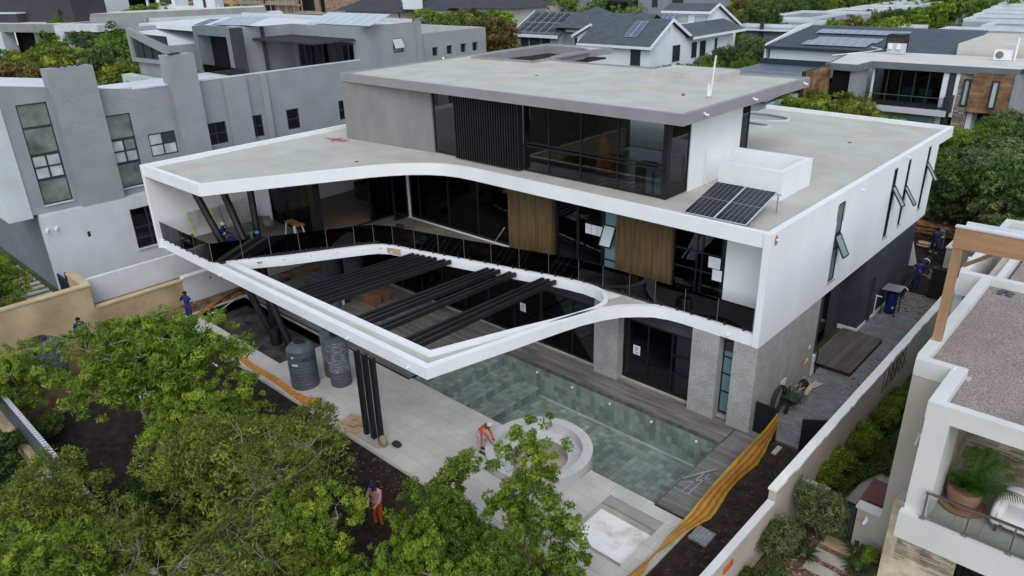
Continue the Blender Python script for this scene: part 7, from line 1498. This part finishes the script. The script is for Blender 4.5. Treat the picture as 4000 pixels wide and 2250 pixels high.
# people ------------------------------------------------------------
def person(label, loc, heading, joints, cols, hat=None, vis=(), extra=None, s=1.0):
    """one continuous skinned body; colour by garment; hair or hat as child"""
    J = dict(pelvis=(0, 0, .95), spine=(0, 0, 1.15), chest=(0, 0.0, 1.34), neck=(0, 0.01, 1.49), head=(0, 0.03, 1.6), crown=(0, 0.03, 1.7),
             shl=(-.18, 0, 1.41), ell=(-.25, 0.0, 1.15), wrl=(-.26, .08, .92), hal=(-.26, .11, .85), shr=(.18, 0, 1.41), elr=(.25, 0, 1.15), wrr=(.26, .08, .92), har=(.26, .11, .85),
             hil=(-.1, 0, .9), knl=(-.11, .02, .5), anl=(-.12, 0, .1), tol=(-.13, .16, .04), hir=(.1, 0, .9), knr=(.11, .02, .5), anr=(.12, 0, .1), tor=(.13, .16, .04), nose=(0, .125, 1.59))
    J.update(joints or {})
    if joints and 'head' in joints and 'nose' not in joints: J['nose'] = (J['head'][0]*1.0, J['head'][1]+0.1, J['head'][2]-0.02)
    RD = dict(pelvis=.15, spine=.14, chest=.16, neck=.06, head=.095, crown=.07, shl=.075, ell=.055, wrl=.04, hal=.042, shr=.075, elr=.055, wrr=.04, har=.042, hil=.105, knl=.072, anl=.052, tol=.042, hir=.105, knr=.072, anr=.052, tor=.042, nose=.02)
    names = list(J); E_ = [('pelvis', 'spine'), ('spine', 'chest'), ('chest', 'neck'), ('neck', 'head'), ('head', 'crown'), ('chest', 'shl'), ('shl', 'ell'), ('ell', 'wrl'), ('wrl', 'hal'), ('chest', 'shr'), ('shr', 'elr'), ('elr', 'wrr'), ('wrr', 'har'), ('pelvis', 'hil'), ('hil', 'knl'), ('knl', 'anl'), ('anl', 'tol'), ('pelvis', 'hir'), ('hir', 'knr'), ('knr', 'anr'), ('anr', 'tor'), ('head', 'nose')]
    me = bpy.data.meshes.new('body'); me.from_pydata([J[n] for n in names], [(names.index(a), names.index(b)) for a, b in E_], [])
    o = bpy.data.objects.new('body', me); COL.objects.link(o); o.modifiers.new('s', 'SKIN'); sv = me.skin_vertices[0].data
    for i, n in enumerate(names): sv[i].radius = (RD[n], RD[n]*(0.72 if n in ('chest', 'spine', 'pelvis') else 1)); sv[i].use_root = n == 'pelvis'
    sb = o.modifiers.new('u', 'SUBSURF'); sb.levels = 1; sb.render_levels = 1
    bpy.context.view_layer.update(); m2 = bpy.data.meshes.new_from_object(o.evaluated_get(bpy.context.evaluated_depsgraph_get())); bpy.data.objects.remove(o)
    mb = MB(); mb.v = [tuple(v.co) for v in m2.vertices]; mb.f = [tuple(p.vertices) for p in m2.polygons]
    def near(p):
        best = None
        for a, b in E_:
            A_ = Vector(J[a]); B_ = Vector(J[b]); d = B_-A_; q = max(0, min(1, (p-A_).dot(d)/max(1e-6, d.length_squared))); dd = (p-(A_+d*q)).length-RD[a]*0.8
            if best is None or dd < best[0]: best = (dd, a, b, q)
        return best
    mb.m = []
    for p in m2.polygons:
        _, a, b, q = near(Vector(p.center)); k = 0
        if b in ('head', 'crown', 'nose') or (b == 'neck' and q > 0.75): k = 2
        elif b in ('hal', 'har'): k = 2
        elif b in ('tol', 'tor') or (b in ('anl', 'anr') and q > 0.85): k = 3
        elif b in ('hil', 'hir', 'knl', 'knr', 'anl', 'anr') or (a == 'pelvis' and b == 'spine' and q < 0.1): k = 1
        mb.m.append(k)
    for sd_ in 'lr':     # fingers and thumb rooted in the palm
        w_ = Vector(J['wr'+sd_]); h_ = Vector(J['ha'+sd_]); d = (h_-w_).normalized(); sx = d.cross(Vector((0, 0, 1)) if abs(d.z) < 0.9 else Vector((0, 1, 0))).normalized(); nz = sx.cross(d)
        for f in range(4):
            b0 = h_+sx*(f-1.5)*0.02; L = (0.07, 0.08, 0.075, 0.06)[f]; n0 = len(mb.f); mb.tube([b0, b0+d*L*0.6, b0+d*L*0.95+nz*L*0.45], [0.010, 0.009, 0.007], 6, 2)
        b0 = w_.lerp(h_, 0.4); mb.tube([b0, b0+sx*0.04+d*0.03, b0+sx*0.045+d*0.07], [0.011, 0.010, 0.008], 6, 2)
    t = thing('person', label, 'person', loc); t.rotation_euler = (0, 0, heading); t.scale = (s, s, s)
    mb.build('body', [cols[0], cols[1], 'skin', 'boots'], t, smooth='all', world=False)
    hd = Vector(J['head']); cr_ = Vector(J['crown']); ax = (cr_-hd).normalized()
    g = MB(); g.ball(tuple(hd+ax*0.055+Vector((0, -0.02, 0))), 0.108, 14, sq=(1, 1.05, 0.85)); g.build('hat' if hat else 'hair', hat or 'hair', t, smooth='all', world=False)
    for ex in (-0.035, 0.035): g = MB(); g.ball(tuple(hd+Vector((ex, 0.088, 0.015))), 0.011, 6); g.build('eye', 'white_plastic', t, world=False)
    for ex in (-0.095, 0.095): g = MB(); g.ball(tuple(hd+Vector((ex, 0.0, 0.0))), 0.022, 6, sq=(0.5, 1, 1.4)); g.build('ear', 'skin', t, world=False, smooth='all')
    for (a, b, q, rr_) in vis:
        A_ = Vector(J[a]); B_ = Vector(J[b]); c = A_.lerp(B_, q); d = (B_-A_).normalized(); g = MB(); g.tube([c-d*0.025, c+d*0.025], rr_, 12, caps=False); g.build('reflective_band', 'hi_vis', t, world=False)
    return t
person('worker in blue overalls standing by the soil near the white wall, hand at mouth', (-26.2, -9.55, 0), R(-160), dict(elr=(.30, .12, 1.22), wrr=(.10, .2, 1.45), har=(.05, .18, 1.53), ell=(-.34, -.05, 1.2), wrl=(-.24, .1, 1.05)), ('blue_overall', 'blue_overall'), vis=[('shl', 'ell', .75, .065), ('knl', 'anl', .5, .07), ('knr', 'anr', .5, .07)])
person('worker in blue overalls standing by the sand wall behind the broad tree', (-27.2, -14.3, 0), R(-100), None, ('blue_overall', 'blue_overall'), vis=[('pelvis', 'spine', .1, .17)])
person('worker in navy overalls and pale cap sitting on the balcony, hand to face', (-24.3, -7.85, 4.03), R(-40), dict(pelvis=(0, -.05, .42), spine=(0, -.05, .62), chest=(0, 0, .82), neck=(0, .04, .98), head=(0, .08, 1.09), crown=(0, .09, 1.19), shl=(-.18, 0, .9), shr=(.18, 0, .9), ell=(-.24, .12, .68), wrl=(-.2, .32, .6), hal=(-.18, .4, .58), elr=(.25, .18, .72), wrr=(.1, .25, .98), har=(.06, .22, 1.05), hil=(-.1, 0, .4), hir=(.1, 0, .4), knl=(-.13, .42, .45), knr=(.13, .42, .45), anl=(-.13, .5, .08), anr=(.13, .52, .08), tol=(-.13, .65, .04), tor=(.13, .67, .04)), ('blue_overall', 'blue_overall'), hat='pale_cap', vis=[('shl', 'ell', .8, .07), ('shr', 'elr', .8, .07), ('hil', 'knl', .3, .1)], s=1.1)
g = MB(); g.box(-24.5, -8.1, 4.017, -24.15, -7.75, 4.36); single('upturned_crate', g, 'carton', 'small brown crate the seated worker sits on', 'crate')
person('worker crouching behind the balustrade in a green top and light blue helmet', (-24.0, -6.5, 4.03), R(-80), dict(pelvis=(0, -.25, .35), spine=(0, -.1, .48), chest=(0, .12, .55), neck=(0, .27, .56), head=(0, .38, .55), crown=(0, .46, .6), shl=(-.18, .15, .55), shr=(.18, .15, .55), ell=(-.25, .3, .3), wrl=(-.15, .45, .15), hal=(-.13, .5, .1), elr=(.25, .3, .3), wrr=(.15, .45, .15), har=(.13, .5, .1), hil=(-.1, -.22, .33), hir=(.1, -.22, .33), knl=(-.16, .08, .32), knr=(.16, .08, .3), anl=(-.14, -.18, .08), anr=(.14, -.18, .08), tol=(-.14, -.03, .04), tor=(.14, -.03, .04)), ('green_cloth', 'navy_overall'), hat='blue_plastic')
person('person in a pink top and navy head wrap working among the garden trees', (-6.6, -12.55, 0), R(-165), dict(neck=(0, .05, 1.48), head=(0, .11, 1.58), crown=(0, .13, 1.68), chest=(0, .03, 1.34), ell=(-.24, .12, 1.15), wrl=(-.12, .25, .95), hal=(-.1, .28, .88), elr=(.24, .12, 1.15), wrr=(.12, .25, .95), har=(.1, .28, .88)), ('pink_cloth', 'orange_net'), hat='navy_wool', s=1.05)
person('person in orange and white bending beside the round spa behind the slim tree', (-6.95, -7.6, 0), R(-60), dict(pelvis=(0, -.1, .8), spine=(0, .05, .95), chest=(0, .2, 1.08), neck=(0, .32, 1.15), head=(0, .4, 1.2), crown=(0, .46, 1.29), shl=(-.18, .2, 1.1), shr=(.18, .2, 1.1), ell=(-.2, .35, .85), wrl=(-.15, .45, .62), hal=(-.13, .48, .55), elr=(.2, .35, .85), wrr=(.15, .45, .62), har=(.13, .48, .55)), ('orange_net', 'pink_cloth'), hat='pale_cap')
person('worker in blue overalls and navy beanie holding the bundle of black pipes', (0.62, 17.7, 0), R(20), dict(elr=(.28, .15, 1.2), wrr=(.15, .35, 1.15), har=(.12, .42, 1.12), ell=(-.28, .15, 1.2), wrl=(-.1, .35, 1.0), hal=(-.06, .42, .98)), ('blue_overall', 'blue_overall'), hat='navy_wool', vis=[('shl', 'ell', .5, .075)])
person('worker in dark overalls with reflective bands walking towards the yard', (-0.05, 23.3, 0), R(30), dict(elr=(.26, -.12, 1.18), wrr=(.25, -.2, .95), har=(.25, -.22, .88), knl=(-.11, .2, .52), anl=(-.12, .15, .12), tol=(-.12, .3, .08)), ('navy_overall', 'navy_overall'), vis=[('shr', 'elr', .8, .065), ('knl', 'anl', .6, .07), ('knr', 'anr', .6, .07)], s=1.05)
person('worker in a grey jacket with a yellow band and dark red beanie', (-0.05, 24.6, 0), R(-20), dict(elr=(.32, .15, 1.2), wrr=(.38, .35, 1.05), har=(.4, .42, 1.02)), ('grey_cloth', 'grey_cloth'), hat='red_wool', vis=[('spine', 'chest', .6, .17)], s=1.05)
# yard beyond the passage
t = thing('pipe_bundle', 'bundle of fat black pipes carried at the passage end', 'pipes', (0.3, 17.5, 0.2))
for k in range(4):
    dx = 0.13*(k % 2); dz = 0.12*(k//2); g = MB(); g.tube([(0.35+dx, 15.9+k*.05, 0.25+dz), (0.42+dx, 17.0, 0.75+dz), (0.5+dx, 18.2, 1.1+dz), (0.6+dx, 19.4, 1.2+dz)], 0.065, 10); part('pipe', g, 'black_steel', t, smooth=True)
for p in ((0.47, 16.2, 0.45), (0.53, 17.7, 1.03), (0.62, 18.9, 1.24)): g = MB(); g.tube([(p[0], p[1]-0.03, p[2]), (p[0]+0.01, p[1]+0.03, p[2]+0.02)], 0.19, 12, caps=False); part('binding', g, 'sofa_cloth', t)
t = thing('white_skip', 'white metal site box at the far side of the yard', 'container', (1.6, 22.5, 0)); g = MB(); g.box(0.85, 21.9, 0, 3.6, 23.6, 1.2); part('box', g, 'cream_paint', t); g = MB(); g.box(0.8, 21.85, 1.201, 3.65, 23.65, 1.26); part('lid', g, 'white_paint', t)
for i, (x, m_) in enumerate(((1.7, 'tail_red'), (1.2, 'blue_plastic'))): g = MB(); g.box(x, 22.3, 1.261, x+0.35, 22.6, 1.4); single('tool_case', g, m_, ('small red tool case', 'small blue tool lying')[i]+' on the white site box', 'tool case')
for i, (x, y) in enumerate(((-1.0, 24.8), (-0.95, 24.85), (-0.6, 25.3))): g = MB(); blob(g, (x, y, 0.08+0.15*(i == 1)), (0.38, 0.25, 0.08), noise=0.05, seed=20+i); single('cement_bag', g, 'cardboard', ('bottom brown bag', 'top brown bag', 'brown bag behind')[i]+' of the stack on the churned yard', 'bag', 'bags on the yard', smooth='all')
t = thing('log_stack', 'stack of orange-brown timber logs beyond the yard', 'logs', (-1.5, 27.5, 0))
for i in range(14): g = MB(); y = 27+0.25*(i % 5); z = 0.15+0.24*(i//5); g.tube([(-4.5, y, z), (0.3, y+0.1, z)], 0.12, 8); part('log', g, 'wood_log', t, smooth=True)
t = thing('silver_car', 'silver car parked under the trees beyond the yard', 'car', (-0.8, 29.5, 0))
prof = [(-2.1, .35), (-2.15, .75), (-1.95, .98), (-1.2, 1.05), (-0.65, 1.42), (0.55, 1.46), (1.25, 1.02), (2.0, .88), (2.15, .6), (2.1, .35)]
g = MB(); g.yprism([(-0.8+a, b) for a, b in prof], 28.7, 30.4); part('body', g, 'car_silver', t)
g = MB(); g.yprism([(-1.9, 1.06), (-1.43, 1.37), (-0.3, 1.4), (0.3, 1.06)], 28.69, 28.699); part('side_window', g, 'car_glass', t); g = MB(); g.quad((-0.22, 28.85, 1.455), (-0.22, 30.25, 1.455), (0.42, 30.3, 1.05), (0.42, 28.8, 1.05)); part('windscreen', g, 'car_glass', t)
for x in (-2.1, 0.6):
    for y in (28.65, 30.25): g = MB(); g.tube([(x, y, 0.33), (x, y+0.2, 0.33)], 0.33, 18); wv = part('wheel', g, 'rubber', t); g = MB(); g.tube([(x, y-0.01, 0.33), (x, y, 0.33)], 0.2, 14); g.build('rim', 'alu', wv)
for y in (28.9, 30.0): g = MB(); g.box(1.3, y, 0.6, 1.36, y+0.25, 0.75); part('headlight', g, 'white_plastic', t)
g = MB(); g.bar((-0.55, 21.2, 0), (-0.95, 21.0, 1.5), 0.5, 0.04, (0, 1, 0)); single('leaning_board', g, 'white_plastic', 'white board leaning on the far end of the dark wall', 'board')
g = MB()
for i in range(40): a = rng.uniform(0, 6.28); c = Vector((1.5+rng.uniform(-.8, 1), 19.8+rng.uniform(-.8, .8), 0.05)); g.bar(c, c+Vector((math.cos(a), math.sin(a), 0.2))*rng.uniform(.4, .9), 0.02, 0.02)
single('brushwood', g, 'wood_raw', 'tangle of cut brushwood behind the far black gate', 'brushwood')
# gas / water cylinder in a caged stand
t = thing('blue_cylinder', 'tall dark blue cylinder in a black cage with a bright metal roof', 'cylinder', (0.5, 14.0, 0))
g = MB(); g.lathe([(0.001, 0.06), (0.2, 0.06), (0.24, 0.12), (0.24, 1.0), (0.2, 1.12), (0.1, 1.18), (0.1, 1.25), (0.001, 1.25)], (0.52, 13.9, 0), 24); part('body', g, 'tank_blue', t, smooth=True)
for x in (0.2, 0.84):
    for y in (13.55, 14.25): g = MB(); g.box(x-0.02, y-0.02, 0, x+0.02, y+0.02, 1.34); part('cage_post', g, 'black_steel', t)
g = MB(); g.obox((0.52, 13.9, 1.38), (0.42, 0, 0.03), (0, 0.45, 0), (0, 0, 0.015)); part('metal_roof', g, 'galvanised', t)
g = MB(); g.slab('z', 0.65, 0.68, 0.18, 0.86, 13.53, 14.27, holes=[(0.21, 0.83, 13.56, 14.24)]); part('cage_rail', g, 'black_steel', t); cylpaper(t, 0.52, 13.9, 0.24, R(-50), 0.35, 0.1, 0.1)
g = MB(); g.box(0.03, 12.95, 0, 0.08, 13.0, 1.2); g.box(0.03, 13.001, 1.1, 0.3, 13.05, 1.15); single('white_post', g, 'cream_paint', 'thin pale post beside the caged blue cylinder', 'post')
# timber platform
g = MB(); g.box(0.04, 6.42, 0.0, 1.32, 10.4, 0.165); pt_ = tag(settle(g.build('timber_platform', 'cladding_back')), 'low dark timber platform outside the side door', 'platform'); 
pieces('board', [(-0.5+i*0.14+0.004, 6.38, 0.17, -0.5+(i+1)*0.14-0.004, 10.45, 0.2) for i in range(13)], 'deck_board_side', pt_)
# wheelbarrow, hose, bucket
t = thing('wheelbarrow', 'dirty green wheelbarrow tipped with sticks and a board, by the stone wall', 'wheelbarrow', (0.5, 2.6, 0))
g = MB(); A0 = [(0.2, 2.1, .62), (0.78, 2.25, .5), (0.72, 3.1, .62), (0.12, 2.95, .72)]; B0 = [(0.33, 2.4, .25), (0.6, 2.45, .22), (0.58, 2.85, .28), (0.3, 2.8, .3)]
g.add(A0+B0, [(4, 7, 6, 5), (0, 1, 5, 4), (1, 2, 6, 5), (2, 3, 7, 6), (3, 0, 4, 7), (5, 6, 7, 4), (4, 5, 1, 0), (5, 6, 2, 1), (6, 7, 3, 2), (7, 4, 0, 3)]); part('tray', g, 'barrow_green', t)
g = MB(); g.tube([(0.45, 2.05, 0.2), (0.5, 2.05, 0.2)], 0.2, 18); part('wheel', g, 'rubber', t)
for x in (0.28, 0.62): g = MB(); g.tube([(0.47, 2.05, 0.2), (x, 2.5, 0.22), (x, 3.3, 0.5), (x, 3.75, 0.55)], 0.018, 7); part('handle', g, 'red_metal', t); g = MB(); g.tube([(x, 2.9, 0.3), (x, 3.05, 0.0)], 0.016, 6); part('leg', g, 'black_steel', t)
for i in range(7): g = MB(); c = Vector((0.2+rng.uniform(0, .45), 2.7+rng.uniform(0, .3), 0.55+rng.uniform(0, .1))); g.bar(c, c+Vector((rng.uniform(-.1, .2), rng.uniform(.3, .6), rng.uniform(0, .1))), 0.03, 0.03); single('stick', g, 'wood_raw' if i % 2 else 'bark', 'stick %s in the green wheelbarrow' % ['lying uppermost', 'poking out at the left', 'poking out at the right', 'lying across', 'lying lowest', 'resting on the rim', 'half hidden'][i], 'stick', 'sticks in the wheelbarrow')
g = MB(); g.obox((0.72, 3.45, 0.55), (0.09, 0.02, 0), (0, 0.36, 0.08), (0, 0, 0.015)); single('light_board', g, 'cardboard', 'pale board lying on the wheelbarrow handles', 'board')
t = thing('black_hose_coil', 'big coil of thick black pipe leaning on the stone wall', 'hose', (0.12, 1.75, 0))
for k in range(2): g = MB(); g.tube([(0.12+k*0.09+0.03*math.sin(a), 1.85+0.52*math.cos(a), 0.62+0.58*math.sin(a)) for a in [2*math.pi*i/28 for i in range(29)]], 0.035, 8); part('loop', g, 'rubber', t, smooth='all')
t = thing('black_bucket', 'black bucket lying by the wheelbarrow handles', 'bucket', (0.25, 3.9, 0.3)); g = MB(); g.tube([(0.3, 3.7, 0.35), (0.32, 4.05, 0.4)], [0.17, 0.2], 18); part('body', g, 'rubber', t, smooth=True); g = MB(); g.tube([(0.12, 4.05, 0.4), (0.2, 4.15, 0.62), (0.42, 4.15, 0.62), (0.52, 4.05, 0.4)], 0.01, 6); part('handle', g, 'alu', t)
for i in range(3): g = MB(); g.tube([(0.3+i*0.12, 4.1, 0.1+i*.05), (0.5+i*0.12, 4.9, 0.15)], 0.02, 6); single('white_rod', g, 'white_plastic', ['white rod nearest the wall', 'middle white rod', 'white rod farthest from the wall'][i]+' behind the black bucket', 'rod', 'white rods by the bucket')
g = MB(); g.tube([(0.02, 4.35, 0.95), (0.12, 4.35, 1.2), (0.12, 4.55, 1.28), (0.12, 4.72, 1.15)], 0.025, 8); single('yellow_gas_pipe', g, 'yellow_pipe', 'curved yellow gas pipe on the stone side wall', 'pipe', smooth='all')
g = MB(); g.box(0.001, 2.3, 0.85, 0.03, 2.75, 1.15); single('wall_plate', g, 'paper', 'white plate on the stone wall behind the wheelbarrow', 'plate'); g = MB(); g.box(0.001, 4.8, 1.55, 0.03, 4.95, 1.7); single('wall_plate', g, 'paper', 'small white box on the stone wall above the yellow pipe', 'plate')
g = MB(); g.tube([(0.06, 5.7, 1.3), (0.1, 5.75, 0.9), (0.05, 5.7, 0.5), (0.12, 5.65, 0.1)], 0.03, 6); single('black_cable', g, 'rubber', 'black cable hanging down the white plinth corner', 'cable', smooth='all')
# notices on the doors
def notice(label, x, z, y=0.128, w_=0.34, h=0.42, icon=True):
    t = thing('warning_notice', label, 'notice', (x, y, z)); g = MB(); g.box(x, y-0.004, z, x+w_, y, z+h); part('sheet', g, 'paper', t)
    if icon:
        cx, cz = x+w_/2, z+h*0.62; g = MB(); n = 24; ro, ri = 0.085, 0.068; vs = [(cx+r_*math.cos(2*math.pi*k/n), y-0.006, cz+r_*math.sin(2*math.pi*k/n)) for r_ in (ro, ri) for k in range(n)]; g.add(vs, [(k, (k+1) % n, n+(k+1) % n, n+k) for k in range(n)]); g.box(cx-0.012, y-0.007, cz-0.05, cx+0.012, y-0.0055, cz+0.05); g.ball((cx, y-0.006, cz+0.035), 0.02, 8, sq=(1, 0.1, 1)); g.obox((cx, y-0.006, cz), (0.052, 0, 0.052), (0, 0.0005, 0), (-0.006, 0, 0.006)); part('symbol', g, 'print_dark', t)
        for k in range(2): g = MB(); g.box(cx-0.1, y-0.0065, z+0.05+k*0.05, cx+0.1, y-0.0045, z+0.07+k*0.05); part('text_line', g, 'print_dark', t)
notice('white paper notice with a round symbol on the sliding door right of the stone column', -5.5, 1.4); notice('white paper notice with a round symbol on the sliding door below the louvres', -11.9, 1.45)
for i in range(3): notice(['left', 'middle', 'right'][i]+' white sheet of the three taped to the balcony door', -8.9+i*0.32, 5.72, y=1.18, w_=0.3, h=0.44, icon=False)
for i in range(2): notice(['upper', 'lower'][i]+' white sheets taped inside the right balcony door', -2.95+i*0.2, 5.65-i*0.48, y=1.14, w_=0.5-i*0.1, h=0.45, icon=False)
# things on the balcony
for i, (y0, y1, z1) in enumerate([(-8.05, -6.9, 5.2), (-6.85, -6.3, 5.1), (-6.25, -5.5, 5.15), (-5.45, -4.75, 5.2)]):
    t = thing('marble_slab', ['large marble slab with yellow tape edges, farthest left', 'second marble slab with a yellow tape strip', 'third grey marble slab', 'rightmost pale marble slab'][i]+' leaning on the balcony end wall', 'marble slab', (-27.4, y0, 4.02), 'marble slabs on the balcony'); g = MB(); g.xprism([(y0, 0), (y1, 0), (y1, 1), (y0, 1)], 0, 0.02)
    g = MB(); zz = z1; g.add([(-27.2, y0, 4.02), (-27.2, y1, 4.02), (-27.7, y1, zz), (-27.7, y0, zz), (-27.23, y0, 4.02), (-27.23, y1, 4.02), (-27.73, y1, zz), (-27.73, y0, zz)], [(0, 1, 2, 3), (7, 6, 5, 4), (0, 3, 7, 4), (1, 5, 6, 2), (3, 2, 6, 7)]); part('slab', g, 'marble', t)
    if i < 2: g = MB(); g.add([(-27.19, y0+0.0, 4.03), (-27.19, y0+0.06+0.08*i, 4.03), (-27.69, y0+0.06+0.08*i, zz-0.01), (-27.69, y0+0.0, zz-0.01)], [(0, 1, 2, 3)]); part('tape', g, 'marble_tape', t)
t = thing('sawhorse_table', 'white-legged trestle with an orange wooden top on the balcony', 'trestle', (-23, -4.7, 4.02))
for (x, y) in ((-23.6, -4.9), (-23.4, -4.4), (-22.5, -5.0), (-22.3, -4.5)):
    g = MB(); g.bar((x, y, 4.02), (x+(0.12 if x < -23 else -0.12), y+(0.08 if y < -4.7 else -0.08), 4.75), 0.06, 0.05); part('leg', g, 'cream_paint', t)
for k in range(3): g = MB(); g.box(-23.6, -4.9+k*0.17, 4.76, -22.3, -4.8+k*0.17, 4.8); part('board', g, 'wood_log', t)
for i, (x, y, m_) in enumerate(((-22.3, -6.0, 'tank_grey'), (-20.55, -3.9, 'rubber'))): g = MB(); g.lathe([(0.001, 0), (0.15, 0), (0.18, 0.34), (0.16, 0.34), (0.14, 0.03), (0.001, 0.03)], (x, y, 4.02), 20); single('bucket', g, m_, ('grey plastic bucket behind the balustrade below the trestle', 'black bucket behind the balustrade')[i], 'bucket', smooth=True)
g = MB(); g.box(-26.0, -4.75, 4.02, -25.75, -4.45, 4.5); blob(g, (-25.7, -4.6, 4.2), (0.25, 0.2, 0.2), noise=0.1, seed=9); single('sack_and_tools', g, 'canvas', 'beige sack with a blue tool in the balcony corner', 'sack', smooth=30)
g = MB(); g.box(-25.8, -4.85, 4.3, -25.7, -4.76, 4.62); single('blue_tool', g, 'blue_plastic', 'small blue tool leaning on the beige sack', 'tool')
g = MB(); blob(g, (-19.9, -0.4, 4.12), (0.22, 0.14, 0.1), noise=0.15, seed=12); g.tube([(-19.7, -0.4, 4.1), (-19.3, 0.1, 4.03), (-19.8, 0.6, 4.03), (-20.3, 0.9, 4.03)], 0.012, 5); single('power_tool', g, 'tank_lid', 'small power tool with its cable on the balcony floor', 'power tool')
g = MB(); g.bar((-14.1, 0.55, 4.02), (-13.7, 1.1, 4.95), 0.03, 0.03); single('leaning_stick', g, 'wood_raw', 'yellow stick leaning by the left timber cladding', 'stick')
g = MB(); g.box(-15.0, -0.55, 4.02, -13.0, 0.35, 4.04); single('brown_mat', g, 'wood_raw', 'brown sheet lying on the balcony floor behind the balustrade', 'sheet')
g = MB(); g.bar((-18, 1.7, 4.05), (-15.7, 2.9, 4.05), 0.12, 0.04); single('orange_batten', g, 'wood_log', 'orange batten on the floor inside the balcony glazing', 'batten')
# things in the upper room
g = MB(); vs = []; 
P0 = Vector((-9.7, 3.5, 9.75)); n = 14
for k in range(n): a = 2*math.pi*k/n; rr_ = 0.5+0.13*(k % 2); vs.append((-9.6+rr_*math.cos(a)*0.9, 3.5+rr_*math.sin(a)*0.6, 7.86))
g.add(vs+[tuple(P0)], [(k, (k+1) % n, n) for k in range(n)]); single('orange_net_pile', g, 'orange_net', 'orange netting hung in a peak inside the upper glazed room', 'netting')
g = MB(); g.box(-7.4, 2.6, 7.84, -6.7, 3.2, 8.75); single('brown_crate', g, 'carton', 'tall brown box inside the upper glazed room', 'box')
g = MB(); g.box(-8.1, 4.0, 7.84, -7.3, 4.6, 7.98); single('pallet', g, 'wood_raw', 'wooden pallet behind the brown box in the upper room', 'pallet')
for i, x in enumerate((-6.35, -5.95)): g = MB(); g.box(x, 1.8, 7.84, x+0.28, 2.1, 8.85-i*0.1); single('glass_plinth', g, 'frosted_pale', ('left', 'right')[i]+' pale glass plinth behind the upper corner glazing', 'plinth', 'pale plinths in the upper room')
# under the balcony on the deck
for i, (x, y, w_, h_, m_, lb) in enumerate(((-21.0, -2.4, 0.9, 0.5, 'carton', 'large brown carton on the timber deck under the louvres'), (-21.1, -1.7, 0.9, 0.45, 'carton', 'second brown carton behind the large one'), (-21.75, -2.9, 0.3, 0.35, 'tank_lid', 'small black tub beside the cartons'), (-21.7, -3.3, 0.28, 0.3, 'paper', 'small white tub beside the cartons'))): g = MB(); (g.box(x, y, 0.083, x+w_, y+0.5, 0.083+h_) if m_ == 'carton' else g.lathe([(0.001, 0), (w_/2, 0), (w_/2, h_), (0.001, h_)], (x, y, 0.083), 16)); single('carton' if m_ == 'carton' else 'tub', g, m_, lb, 'box' if m_ == 'carton' else 'tub')

# loose clods and litter on the driveway and terrace, water marks on the roofs
g = MB(); rr = random.Random(31)
for i in range(420):
    y = rr.uniform(0.3, 17); x = 2.1+0.25*math.sin(y*0.7)+rr.gauss(0, 0.28)
    if x < 2.88: g.ball((x, y, 0.004), rr.uniform(0.012, 0.05), 5, sq=(1.3, 1, 0.5))
for i in range(160): g.ball((rr.uniform(0.1, 2.8), rr.uniform(14.5, 17.2), 0.0), rr.uniform(0.02, 0.07), 5, sq=(1.4, 1, 0.4))
o = g.build('soil_clods', 'bare_soil', smooth='all'); o['kind'] = 'stuff'; o['label'] = 'brown soil clods dropped along the brick side passage'
g = MB()
for i in range(260):
    x, y = rr.uniform(-15, 0.6), rr.uniform(-11.3, -10.0); c = Vector((x, y, 0.012 if y > -10.16 else -0.02)); a = rr.uniform(0, 6.28); u = Vector((math.cos(a), math.sin(a), 0))*0.035; v = Vector((-u.y, u.x, 0))*0.5; g.quad(c-u, c+v, c+u+Vector((0, 0, 0.01)), c-v)
o = g.build('leaf_litter', 'wood_raw'); o['kind'] = 'stuff'; o['label'] = 'fallen leaves along the terrace kerb'
for i, (x, y, z, lb) in enumerate([(-20.5, -2.2, 7.807, 'round drain grate on the lower roof at the left'), (-3.2, 15.5, 7.807, 'round drain grate on the lower roof at the back right'), (-15.8, 6.0, 11.307, 'round drain grate in the middle of the grey roof')]):
    g = MB(); g.lathe([(0.001, 0.02), (0.07, 0.02), (0.10, 0.0)], (x, y, z), 14); single('roof_drain', g, 'tank_lid', lb, 'drain', 'roof drains')

g = MB(); rr = random.Random(37)
for i in range(2600):
    x, y = rr.uniform(-22, 2.8), rr.uniform(-18.2, -10.3)
    if rr.random() < 0.25: x, y = rr.uniform(1.05, 2.85), rr.uniform(-10.5, -0.2)
    c = Vector((x, y, -0.026)); a = rr.uniform(0, 6.28); L_ = rr.uniform(0.02, 0.07); u = Vector((math.cos(a), math.sin(a), rr.uniform(-.1, .4)))*L_; v = Vector((-u.y, u.x, 0))*0.4; g.quad(c-u+Vector((0, 0, 0.012)), c+v, c+u+Vector((0, 0, 0.015)), c-v)
mat('bark_chip', (0.075, 0.045, 0.028), 0.9, 0.3, 4, rnd=0.5); o = g.build('bark_chips', 'bark_chip'); o['kind'] = 'stuff'; o['label'] = 'bark chips scattered over the dark mulch'
